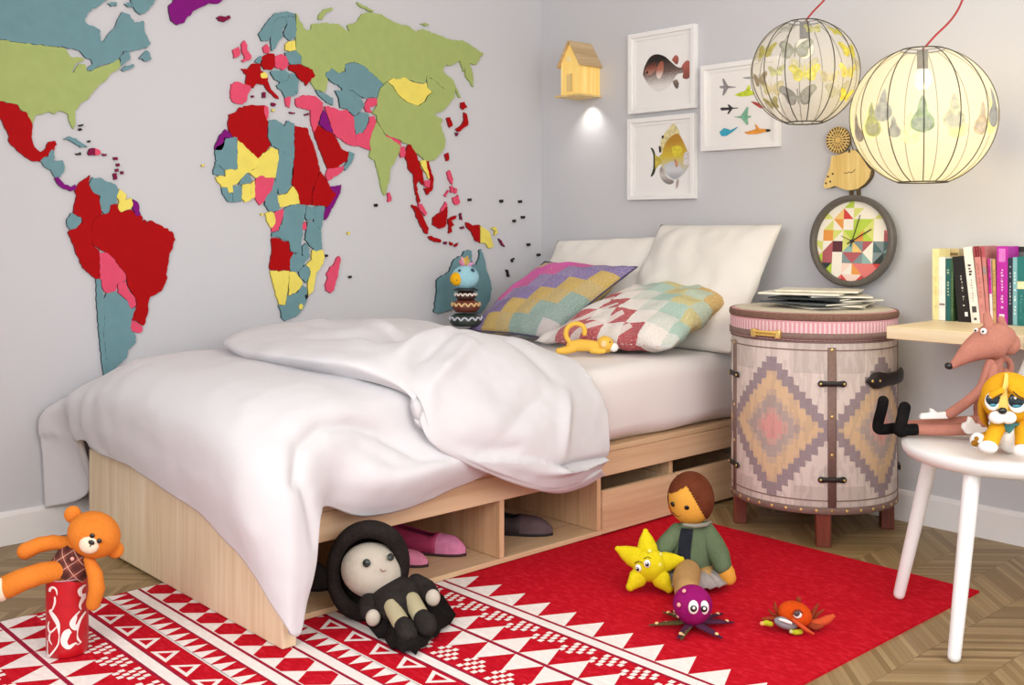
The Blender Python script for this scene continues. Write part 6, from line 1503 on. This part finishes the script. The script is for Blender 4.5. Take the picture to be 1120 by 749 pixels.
# ---------------------------------------------------------------- octopus
def octopus():
    L = Local('octopus_toy', 'small purple octopus toy with big white eyes in front of the starfish', 'plush toy', 757, 688, 0.008)
    PU = felt('magenta_purple', '8E0E62', 0.14, 0.4); DK = felt('dark_tentacle', '48203A', 0.3, 0.4); GB = felt('green_brown', '54482A', 0.25)
    c = L.q(757.5, 661.5, 0.0); r = (L.k(21.5), L.k(21), L.k(21.5))
    m = MB(); m.ell(c, r, None, 34, 22, warp=lambda p: Vector((p.x*(1-0.10*max(0, -p.z/r[2])), p.y, p.z))); body = m.done('body', PU, L.e)
    def fp(u, v): return on_ell(c, r, u, v, L)
    for u, v, w in ((758.3, 663.6, 5.6), (769.8, 664.0, 5.0)):
        p, n = fp(u, v); n2 = (n+Vector((-0.2, -1, 0))).normalized(); S = rot('Z', 0)
        m = MB(); m.ell(p+n*0.001, (L.k(w), L.k(3.2), L.k(7.6)), None, 22, 14); e = m.done('eye', M_eyew, body)
        m = MB(); eye(m, L.q(u+0.3, v+1.8, p.y-L.k(3.0)), L.k(3.6), (0.05, -1, 0), dome=0.25); pu = m.done('pupil', mat('teal_black_pupil', '10201F', 0.2), e)
        m = MB(); eye(m, L.q(u+0.6, v+1.4, p.y-L.k(4.4)), L.k(1.5), (0.05, -1, 0)); m.done('glint', M_eyew, pu)
    m = MB(); m.tube([fp(u, v)[0]+Vector((0, -0.001, 0)) for u, v in ((755.5, 676), (760, 678.7), (766, 678.6), (771, 675))], [0.002, 0.0042, 0.0042, 0.002], 8); m.done('mouth', mat('grey_lips', '8A7A74', 0.6), body)
    for u, v, q in ((748.3, 646.2, 2.1), (742.6, 661.3, 2.3), (741.5, 674, 1.8)):
        p, n = fp(u, v); m = MB(); eye(m, p, L.k(q), n, dome=0.25); m.done('spot', felt('pale_spot', 'E8A89C', 0.05), body)
    zt = 0.008
    for (u, v), mm, w in (((711, 683.5), GB, 4), ((726, 669.5), GB, 3.5), ((742.0, 697), DK, 4), ((745.5, 698.5), GB, 2.5), ((789, 697.5), DK, 5), ((802, 680.5), DK, 5), ((790, 671), DK, 4), ((735, 668), DK, 3.5)):
        dd = (atZ(u, v, zt+0.006)-CAM).dot(FW)-L.d; t = L.q(u, v, dd); t.z = 0.006; b = c+Vector((0, 0, -r[2]*0.72)); dirn = Vector((t.x-c.x, t.y-c.y, 0)); b2 = b+dirn*0.30; b2.z = 0.016; mid = c.lerp(t, 0.66); mid.z = 0.012
        m = MB(); m.tube([b+Vector((0, 0, 0.004)), b2, mid, t], [L.k(6), L.k(w+1), L.k(w), L.k(1.6)], 14, flat=0.45, flatdir=(0, 0, 1)); tn = m.done('tentacle', mm, L.e)
        for f in (0.62, 0.84):
            m = MB(); p = c.lerp(t, f); p.z = 0.0145 if f < 0.8 else 0.0125; eye(m, p+Vector((0, 0, -0.0015)), L.k(2.2 if w > 3.4 else 1.2), (0, -0.4, 0.9), dome=0.5); m.done('sucker_spot', felt('sucker', 'E0B884', 0.08), tn)
    return L.e
settle(octopus(), 0.0073, ())
# ---------------------------------------------------------------- crab
def crab():
    L = Local('crab_toy', 'small orange crab toy with a grey mouth on the plain red rug part', 'plush toy', 869, 688, 0.008)
    ORG = felt('crab_orange', 'CE4A0A', 0.14, 0.4); BR = felt('crab_brown', '8E3A20', 0.2); GY = felt('crab_grey', '8E8C90', 0.1); YG = felt('crab_green', 'B4B428', 0.12)
    c = L.q(869.5, 671.5, 0.0); r = (L.k(18.5), L.k(16), L.k(13.5)); tl = Matrix.Rotation(math.radians(14), 3, 'Y')
    m = MB(); m.ell(c, r, tl, 32, 20); body = m.done('shell', ORG, L.e)
    m = MB(); m.ell(L.q(859.5, 681.5, -0.022), (L.k(13), L.k(8), L.k(6.2)), tl, 26, 14); lip = m.done('lower_jaw', GY, L.e)
    m = MB(); m.tube([L.q(853, 677.3, -0.040), L.q(859, 679, -0.044), L.q(865, 681.3, -0.043)], [L.k(1.2), L.k(1.7), L.k(1.5)], 10); m.done('teeth', M_eyew, lip)
    p, n = on_ell(c, r, 872.3, 671.8, L)
    m = MB(); m.ell(p, (L.k(4.8), L.k(3), L.k(4.4)), None, 20, 12); e = m.done('eye', M_eyew, body)
    m = MB(); m.ell(L.q(871.6, 671.0, p.y-L.k(2.0)), (L.k(3.4), L.k(1.8), L.k(3.2)), None, 18, 10); pu = m.done('pupil', mat('grey_pupil', '4A4240', 0.25), e)
    m = MB(); m.tube([L.q(867.5, 671, p.y-0.004), L.q(870, 667.2, p.y-0.008), L.q(874.5, 667, p.y-0.007), L.q(877, 670, p.y-0.003)], L.k(1.1), 8); m.done('eyelid', BR, body)
    m = MB(); m.ell(L.q(873.5, 655.5, 0.02), (L.k(3), L.k(3), L.k(3)), None, 16, 10); m.done('top_knob', BR, body)
    for P, R_, mm, nm in ((((886, 682, 0.0), (897, 681, -0.01), (905, 677.5, -0.012), (911, 674, -0.012)), (4, 4.6, 4.6, 2.6), felt('crab_claw', 'C4502A', 0.12), 'claw'), (((886, 684, -0.01), (893, 686, -0.022), (899, 685, -0.026)), (3.5, 3.6, 1.6), BR, 'claw'),
                          (((886, 676, 0.01), (890, 669, 0.015), (895, 660.5, 0.015)), (3, 2.6, 1.2), BR, 'leg'), (((888, 678, 0.015), (895, 671, 0.02), (901, 667, 0.02)), (2.4, 2, 1), BR, 'leg'),
                          (((867, 677.5, -0.042), (873, 682, -0.048), (881, 688, -0.05), (889.5, 693, -0.05)), (1.6, 2.2, 2.2, 1.2), felt('crab_claw', 'C4502A', 0.12), 'leg'),
                          (((852, 677, 0.0), (843, 676.5, 0.0), (834, 676.8, 0.0)), (2.6, 2.4, 1.4), BR, 'leg'), (((853, 671, 0.01), (848, 665, 0.012), (847.5, 659, 0.012)), (2.6, 2.3, 1.2), BR, 'leg'), (((852, 674, 0.01), (844, 671, 0.012), (841, 667, 0.012)), (2.2, 1.8, 1), BR, 'leg')):
        m = MB(); m.tube([L.q(*p) for p in P], [L.k(q) for q in R_], 14); m.done(nm, mm, L.e)
    for P, lead in ((((833.5, 682, -0.022), (838, 681, -0.024), (843, 682.5, -0.02)), 'E0A070'), (((865.5, 692, -0.035), (870, 692, -0.04), (875.5, 693.5, -0.036)), 'C8C088')):
        Q = [L.q(*p) for p in P]
        for q in Q: q.z = max(q.z, L.k(2.9))
        m = MB(); m.tube(Q, [L.k(2.0), L.k(3.0), L.k(2.8)], 14); f = m.done('foot', YG, L.e)
        m = MB(); m.ell(Q[0]+Vector((-0.001, -0.002, 0.001)), L.k(2.3), None, 14, 8); m.done('toe', felt('toe_'+lead, lead, 0.05), f)
    return L.e
settle(crab(), 0.0073, ())
# ---------------------------------------------------------------- yellow monkey on the bed
def monkey():
    L = Local('long_tailed_toy', 'small yellow long-tailed toy animal lying on the bed in front of the cushions', 'plush toy', 640, 389, 0.572, group=None)
    YE = felt('monkey_yellow', 'EDBE52', 0.08, 0.4); k = L.k
    m = MB(); m.tube([L.q(625, 381.5), L.q(634, 380.5), L.q(643, 380.8), L.q(653, 382)], [k(6), k(6.8), k(6.4), k(6)], 20); m.done('body', YE, L.e)
    for P, R_ in ((((627, 384, -0.01), (618, 386.5, -0.014), (611, 388, -0.014)), (4.6, 4, 3.2)), (((628, 384, 0.012), (620, 384.5, 0.014), (614, 385.5, 0.014)), (4.2, 3.6, 2.8)), (((648, 385, -0.01), (654, 389.5, -0.018), (660, 392, -0.018)), (4.4, 3.6, 3.0)), (((653, 385, 0.012), (660, 388, 0.014), (666, 388.5, 0.012)), (4, 3.4, 2.8))):
        Q = [L.q(*p) for p in P]
        for q in Q: q.z = max(q.z, k(3.0))
        m = MB(); m.tube(Q, [k(r) for r in R_], 16); m.done('leg', YE, L.e)
    hc = L.q(662, 378.5, -0.006); m = MB(); m.ell(hc, (k(9.2), k(8), k(8.2)), Matrix.Rotation(math.radians(18), 3, 'Y'), 26, 16); h = m.done('head', YE, L.e)
    m = MB(); m.ell(L.q(671.3, 382.6, -0.010), (k(5.2), k(4.6), k(5.0)), None, 20, 12); m.done('muzzle', felt('white_fur', 'F2EEEA', 0.04), h)
    m = MB(); m.ell(L.q(660.5, 379, -0.006-k(7)), (k(3.4), k(1.8), k(3.8)), None, 18, 10); m.done('ear', felt('ear_peach', 'F2D29A', 0.05), h)
    m = MB(); p, n = on_ell(hc, (k(9.2), k(8), k(8.2)), 667, 377, L); eye(m, p, k(0.8), n); m.done('eye', M_eye, h)
    tp = [(624, 378, 0.0), (619.5, 371.5, 0.0), (619.5, 364, 0.0), (623.5, 358.8, 0.0), (630, 356.8, 0.0), (636.3, 358.5, 0.0), (639.3, 363, 0.0), (639.2, 367.5, 0.0)]
    m = MB(); m.tube(catmull([L.q(*p) for p in tp], 4), k(2.7), 14); m.done('tail', YE, L.e)
    return L.e
settle(monkey(), 0.578, ())
# ---------------------------------------------------------------- bird head on stacked painted rings, by the map
def stacker():
    L = Local('stacking_bird', 'blue bird head with yellow beak on stacked painted rings beside the zigzag cushion', 'stacking toy', 509.5, 356, 0.0, d=4.58)
    L.e.location.z = 0.575; L.o = Vector((L.o.x, L.o.y, 0.575)); k = L.k
    def ring(v, rp, hp, c1, c2, nm='ring'):
        c = L.q(509.6, v); r, h = k(rp), k(hp)/2; m = MB()
        m.lathe([(0, -h), (r*0.75, -h), (r*0.95, -h*0.5), (r, 0), (r*0.92, h*0.55), (r*0.7, h), (0, h)], c, 40); o = m.done(nm, mat('ring_'+c1, c1, 0.4, 0.1, 60), L.e)
        m = MB(); N = 14                                              # white scalloped band
        for q in range(N):
            a0, a1 = 2*PI*q/N, 2*PI*(q+0.5)/N; P = []
            for t in range(7):
                a = a0+(a1-a0)*1.7*t/6; z = h*(0.10+0.42*math.sin(PI*t/6)); rr = r*(1.0-0.06*abs(z/h))+0.0012
                P.append(c+Vector((math.cos(a)*rr, math.sin(a)*rr, z)))
            m.tube(P, k(1.0), 6)
        m.done('painted_scallop', mat('scallop_'+c2, c2, 0.4), o, weld=False)
        return c
    ring(323, 11.8, 9, '4A2C28', 'EDE3D6'); ring(334.5, 15.5, 13, '6A3426', 'E6BE86'); ring(349.5, 18.2, 13, '2E3A34', 'C9CBD8')
    base = L.q(509.6, 362); m = MB(); r = k(15); m.lathe([(0, 0), (r, 0), (r, 0.008), (r*0.85, base.z+0.006), (0, base.z+0.006)], Vector((base.x, base.y, 0)), 40); m.done('base', mat('stack_base', '4E3A4A', 0.5), L.e)
    m = MB(); c = L.q(509.6, 316.5); m.lathe([(0, -0.006), (k(13), -0.004), (k(14), 0.0), (k(10), 0.006), (0, 0.008)], c, 36); m.done('collar', mat('dark_collar', '2A3032', 0.6), L.e)
    hc = L.q(508.8, 303.3); hr = (k(15.2), k(13.5), k(13.2)); m = MB(); m.ell(hc, hr, None, 34, 22); head = m.done('head', felt('sky_blue', '9CCCDA', 0.08, 0.2), L.e)
    m = MB(); m.ell(L.q(499.5, 305, -k(8)), (k(7.2), k(6.5), k(7.4)), None, 24, 14); bk = m.done('beak', felt('beak_yellow', 'EDB21A', 0.08, 0.2), head)
    m = MB(); q = L.q(499.8, 306.3, -k(14.2)); eye(m, q, k(0.9), (0, -1, 0)); m.done('nostril', mat('beak_dot', 'A86A10', 0.6), bk)
    def fp(u, v): return on_ell(hc, hr, u, v, L)
    for u, v, q in ((502.6, 296, 1.7), (517, 295.6, 2.4)):
        p, n = fp(u, v); m = MB(); eye(m, p, k(q), n); m.done('eye', mat('bird_eye', '26405A', 0.3), head)
    for u, v, cx in ((503, 286, 'D07A9A'), (508, 283, 'D8B84A'), (511, 281, 'C8A45A'), (513, 285, 'B8A878'), (517, 288, 'D49AC4'), (505, 282, 'D8A0A8')):
        m = MB(); a = L.q(509.5, 292, 0.0); m.tube([a, a.lerp(L.q(u, v, 0.0), 0.6), L.q(u, v, 0.0)], [k(2.6), k(2.6), k(1.4)], 10); m.done('feather', felt('tuft_'+cx, cx, 0.1), head)
stacker()
# ---------------------------------------------------------------- long-nosed pink plush on the chair
def rat():
    L = Local('long_nosed_plush', 'pink long-nosed plush with black boots sitting on the white chair', 'plush toy', 1085, 487, 0.485, d=2.86)
    L.o.z = 0.485; L.e.location.z = 0.485; k = L.k
    PK = felt('salmon', 'B67A6A', 0.14, 0.6, 300); BL = felt('boot_felt_black', '0E0B0C', 0.2, 0.5); WH = felt('mitten_white', 'F0ECEA', 0.04)
    # head: a long cone
    A_ = [(1041.5, 399.8, -0.02), (1050, 393, -0.02), (1062, 384, -0.02), (1075, 377, -0.02), (1087, 373, -0.02), (1097, 373, -0.02), (1102, 375.5, -0.02)]
    R_ = [3.6, 7, 12, 16.5, 19.5, 17.5, 13]
    m = MB(); m.tube(catmull([L.q(*p) for p in A_], 4), [x.z for x in catmull([Vector((0, 0, k(r))) for r in R_], 4)], 26); head = m.done('head', PK, L.e)
    m = MB(); m.ell(L.q(1037.8, 400.2, -0.02), (k(4.6), k(4.2), k(3.9)), Matrix.Rotation(math.radians(20), 3, 'Y'), 20, 12); m.done('nose', M_eye, head)
    for u, v, q, dy in ((1075.8, 362.2, 3.5, -0.052), (1067.5, 361.2, 2.6, -0.020)):
        m = MB(); m.ell(L.q(u, v, dy), (k(q), k(2.2), k(q)), None, 18, 10); e = m.done('eye', M_eyew, head)
        m = MB(); m.ell(L.q(u-0.6, v+0.2, dy-k(1.9)), (k(1.25), k(0.8), k(1.25)), None, 12, 8); m.done('pupil', M_eye, e)
    for u, v, dy in ((1079.5, 345, -0.03), (1095, 349.5, 0.01)):
        b = L.q(u+3, v+15, dy); t = L.q(u, v, dy); m = MB(); m.tube([b, b.lerp(t, 0.5), t], [k(6), k(5.6), k(4.2)], 14, flat=0.5, flatdir=(0, 1, 0)); m.done('ear', PK, head)
    # body
    m = MB(); m.tube([L.q(1082, 463, 0.0), L.q(1081, 446, 0.0), L.q(1083, 425, 0.0), L.q(1088, 402, 0.0), L.q(1090, 388, 0.0)], [k(15), k(15.5), k(12), k(8.5), k(7.5)], 22); m.done('body', PK, L.e)
    m = MB(); lp = [L.q(1099+6.5*math.cos(a), 401+8.5*math.sin(a), 0.035) for a in [2*PI*q/16 for q in range(16)]]; m.tube(lp, k(3.6), 10, closed=True); m.done('arm_loop', PK, L.e)
    m = MB(); m.tube([L.q(1097, 408, 0.03), L.q(1096, 425, 0.03), L.q(1094, 440, 0.03)], [k(6.5), k(6.5), k(6)], 16); m.done('tail', PK, L.e)
    m = MB(); m.tube(catmull([L.q(*p) for p in ((1083, 398, -0.04), (1078.5, 412, -0.05), (1073, 425, -0.05), (1062, 436, -0.045), (1050, 445, -0.03), (1039, 452.5, -0.015))], 4), k(5.6), 16); arm = m.done('arm', PK, L.e)
    def mitten(P, parent, dy):
        q = [L.q(u, v, dy) for u, v in P]; m = MB(); m.prism([(p.x, p.z) for p in q], lambda a, b, t: Vector((a, dy+t, b)), 0.008, -0.008, sm=True); o = m.done('mitten', WH, parent); bv = o.modifiers.new('b', 'BEVEL'); bv.width = 0.005; bv.segments = 3; bv.limit_method = 'ANGLE'
    mitten([(1005.5, 455.5), (1008, 452), (1017, 451.5), (1017, 446.5), (1019.5, 447), (1025, 451.2), (1036, 450.2), (1039.5, 454), (1036, 457.6), (1006, 458)], arm, -0.012)
    m = MB(); m.tube(catmull([L.q(*p) for p in ((1086, 402, -0.05), (1083, 425, -0.075), (1079, 445, -0.085), (1074, 463, -0.088))], 4), k(5.4), 16); arm = m.done('arm', PK, L.e)
    mitten([(1052, 468), (1053, 463), (1058, 461.5), (1059.5, 455.5), (1062, 456), (1066, 462.5), (1078, 464.5), (1083, 457), (1085, 458), (1081, 470), (1071, 473.5), (1057, 474.3)], arm, -0.090)
    # legs and boots
    for P, R2, boot, br in ((((1078, 459.5, -0.02), (1058, 461, 0.0), (1030, 463, 0.02), (994, 466, 0.05)), 6.2, ((978, 468, 0.055), (967, 469.5, 0.055), (960.5, 468.5, 0.055), (961, 460, 0.053), (964.5, 447, 0.05), (966, 438.5, 0.05)), 6.0),
                            (((1079, 468, -0.045), (1058, 469.5, -0.04), (1035, 470.5, -0.03), (1006, 469.6, -0.01)), 6.0, ((1001, 469.6, -0.008), (992, 470.2, -0.004), (984.5, 472, 0.0), (984.5, 468, 0.0), (987.5, 455, 0.0), (989.5, 445.5, 0.0)), 6.4)):
        m = MB(); m.tube(catmull([L.q(*p) for p in P], 4), k(R2), 18); lg = m.done('leg', PK, L.e)
        m = MB(); bp = [L.q(*p) for p in boot]; m.tube(catmull(bp, 4), k(br), 18); m.done('boot', BL, lg)
    return L.e
settle(rat(), 0.485, ('boot',))
# ---------------------------------------------------------------- puppy on the chair
def puppy():
    L = Local('puppy_plush', 'sad-eyed yellow and white puppy plush on the front of the white chair', 'plush toy', 1103, 496, 0.485)
    k = L.k; YE = felt('puppy_yellow', 'DDA21E', 0.10, 0.5); YD = felt('puppy_ochre', 'C48A20', 0.12); WH = felt('puppy_white', 'F0EEEC', 0.04, 0.4)
    m = MB(); m.tube([L.q(1104, 473, 0.03), L.q(1104, 466, 0.02), L.q(1103, 458, 0.01)], [k(17.5), k(18.5), k(15)], 26); body = m.done('body', YE, L.e)
    m = MB(); m.ell(L.q(1104.5, 477.5, -0.012), (k(13.5), k(12), k(17.5)), None, 26, 18); m.done('chest', WH, L.e)
    hc = L.q(1103.5, 434.5, -0.01); hr = (k(29), k(25), k(27.5)); m = MB()
    m.ell(hc, hr, None, 40, 26, warp=lambda p: Vector((p.x*(1.0+0.06*max(0, -p.z/hr[2])), p.y, p.z))); head = m.done('head', YE, L.e)
    def fp(u, v, rr=None): return on_ell(hc, rr or hr, u, v, L)
    m = MB(); m.tube([fp(1101, 410)[0], fp(1100, 420)[0], fp(1098, 434)[0], fp(1097, 445)[0]], [k(2.4), k(2.8), k(4), k(6)], 14, flat=0.25, flatdir=(0, 1, 0)) ; m.done('blaze', felt('blaze_pale', 'EBC66A', 0.06), head)
    for u, v, w, h in ((1086.3, 438.5, 7.8, 9.5), (1112.8, 439.5, 9.4, 11)):
        p, n = fp(u, v); m = MB(); m.ell(p+n*0.001, (k(w+1.2), k(4), k(h+0.6)), frame((n.x, n.y, 0)) @ Matrix(((1, 0, 0), (0, 0, 1), (0, -1, 0))) if False else None, 24, 16); e = m.done('eye', M_eyew, head)
        m = MB(); m.ell(L.q(u-0.3, v-1.2, p.y-k(1.6)), (k(w-0.1), k(3.4), k(h-1.6)), None, 22, 14); ir = m.done('iris', mat('deep_blue_iris', '16262E', 0.12), e)
        m = MB(); m.ell(L.q(u-0.3, v+4.2, p.y-k(3.2)), (k(w-4.0), k(1.7), k(2.2)), None, 18, 10); m.done('iris_glow', mat('teal_iris', '3A8AA0', 0.2), ir)
        m = MB(); m.ell(L.q(u-2.2, v-4.4, p.y-k(4.2)), (k(1.5), k(0.9), k(1.7)), None, 12, 8); m.done('glint', M_eyew, ir)
    for P in (((1078, 436.5), (1084, 431.5), (1092, 427)), ((1104.5, 424.5), (1111, 430), (1120, 433.5))):     # drooping lids
        Q = [fp(*q)[0]+Vector((0, -0.010, 0)) for q in P]; m = MB(); m.tube(catmull(Q, 5), [k(4.0)]*11, 14); m.done('eyelid', YE, head)
        m = MB(); m.tube(catmull([q+Vector((0, -k(3.2), -k(2.6))) for q in Q], 5), k(0.9), 8); m.done('brow_line', mat('brow_line', '4E3A18', 0.8), head)
    for u in (1090.5, 1102.5):
        m = MB(); m.ell(L.q(u, 456.5, -0.01-k(21)), (k(8.5), k(8), k(7)), None, 22, 14); m.done('muzzle', WH, head)
    m = MB(); m.ell(L.q(1096.6, 449.2, -0.01-k(27.5)), (k(4.6), k(3), k(3.6)), None, 18, 12); m.done('nose', M_eye, head)
    for s, P in ((-1, ((1081, 424, 0.0), (1074.5, 438, 0.012), (1075, 455, 0.015), (1079, 464, 0.012))), (1, ((1127, 422, 0.0), (1134, 438, 0.01), (1134, 455, 0.015), (1129, 464, 0.015)))):
        m = MB(); m.tube(catmull([L.q(*p) for p in P], 4), [k(4), k(6), k(8), k(8.5), k(9), k(9.5), k(9.5), k(9.5), k(9), k(8), k(7), k(6), k(4)], 16, flat=0.45, flatdir=(0.6, -0.4, 0)); m.done('ear', YD, head)
    for P, pw in ((((1092, 466, -0.02), (1087, 475, -0.05), (1083.5, 484, -0.075)), (1080.5, 489, -0.095)), (((1116, 466, -0.02), (1119, 476, -0.05), (1119, 486, -0.08)), (1118.5, 493, -0.11))):
        m = MB(); m.tube(catmull([L.q(*p) for p in P], 4), k(8.2), 18); a = m.done('foreleg', YE, L.e)
        q = L.q(*pw); q.z = max(q.z, k(6.6)); m = MB(); m.ell(q, (k(10), k(9), k(6.8)), None, 22, 14); m.done('paw', WH, a)
    q = L.q(1069.5, 482, -0.055); m = MB(); m.ell(q, (k(8.4), k(7.5), k(8.6)), None, 22, 14); hp = m.done('hind_paw', WH, L.e)
    for u, v, r in ((1066, 484.5, 3.6), (1071.5, 486.5, 3.2), (1068, 479.5, 2.4)):
        m = MB(); p, n = on_ell(q, (k(8.4), k(7.5), k(8.6)), u, v, L); eye(m, p, k(r), n, dome=0.15); m.done('paw_pad', felt('pad_brown', '9A6A20', 0.2), hp)
    m = MB(); m.tube([L.q(1075, 480, -0.03), L.q(1084, 480, 0.0)], [k(6), k(9)], 16); m.done('hind_leg', YE, L.e)
    col = mat('teal_collar', '2E6E70', 0.5, 0.1, 60); m = MB(); m.tube([L.q(1103+17*math.cos(a), 461.5, 0.0)+Vector((0, k(16)*math.sin(a), 0)) for a in [2*PI*q_/28 for q_ in range(28)]], k(2.0), 10, closed=True); cl = m.done('collar', col, L.e)
    hp = [(0, -5.2), (4.6, 0.2), (4.4, 3.0), (2.4, 4.2), (0, 2.6), (-2.4, 4.2), (-4.4, 3.0), (-4.6, 0.2)]
    hq = L.q(1103.3, 467.8, -0.012-k(11)); P = catmull([Vector((x*k(1.15), z*k(1.15), 0)) for x, z in hp+[hp[0]]], 4)[:-1]
    m = MB(); m.prism([(p.x, p.y) for p in P], lambda a, b, t: hq+Vector((a, t, b)), 0.003, -0.004); m.done('heart_tag', col, cl)
    return L.e
settle(puppy(), 0.485, ())
# ================================================================ camera and light
cam = bpy.data.cameras.new('camera'); co_ = bpy.data.objects.new('camera', cam); C.objects.link(co_)
cam.sensor_fit = 'HORIZONTAL'; cam.sensor_width = 36.0; cam.lens = F*36.0/1120.0
cam.shift_x = 0.0; cam.shift_y = -(374.5-YH)/1120.0
co_.location = CAM; co_.rotation_euler = (PI/2, 0, TA); cam.clip_start = 0.05
bpy.context.scene.camera = co_
w = bpy.data.worlds.new('daylight'); bpy.context.scene.world = w; w.use_nodes = True
bg = w.node_tree.nodes['Background']; bg.inputs[0].default_value = (0.985, 0.99, 1.0, 1); bg.inputs[1].default_value = 1.08
def area(name, loc, target, sx, sy, power, col=(1, 1, 1)):
    d = bpy.data.lights.new(name, 'AREA'); d.shape = 'RECTANGLE'; d.size = sx; d.size_y = sy; d.energy = power; d.color = col
    o = bpy.data.objects.new(name, d); C.objects.link(o); o.location = loc
    o.rotation_euler = (Vector(target)-Vector(loc)).to_track_quat('-Z', 'Y').to_euler(); return o
area('window_daylight', (4.5, -2.3, 1.9), (0.9, -1.0, 0.4), 2.2, 1.5, 43, (1.0, 0.985, 0.97))
area('window_daylight', (2.9, -4.75, 2.0), (1.4, -0.6, 0.4), 2.0, 1.4, 50, (1.0, 0.985, 0.965))
sc = bpy.context.scene
sc.view_settings.view_transform = 'Standard'; sc.view_settings.look = 'None'
sc.view_settings.exposure = 0.09; sc.view_settings.gamma = 1.0; sc.view_settings.use_curve_mapping = False
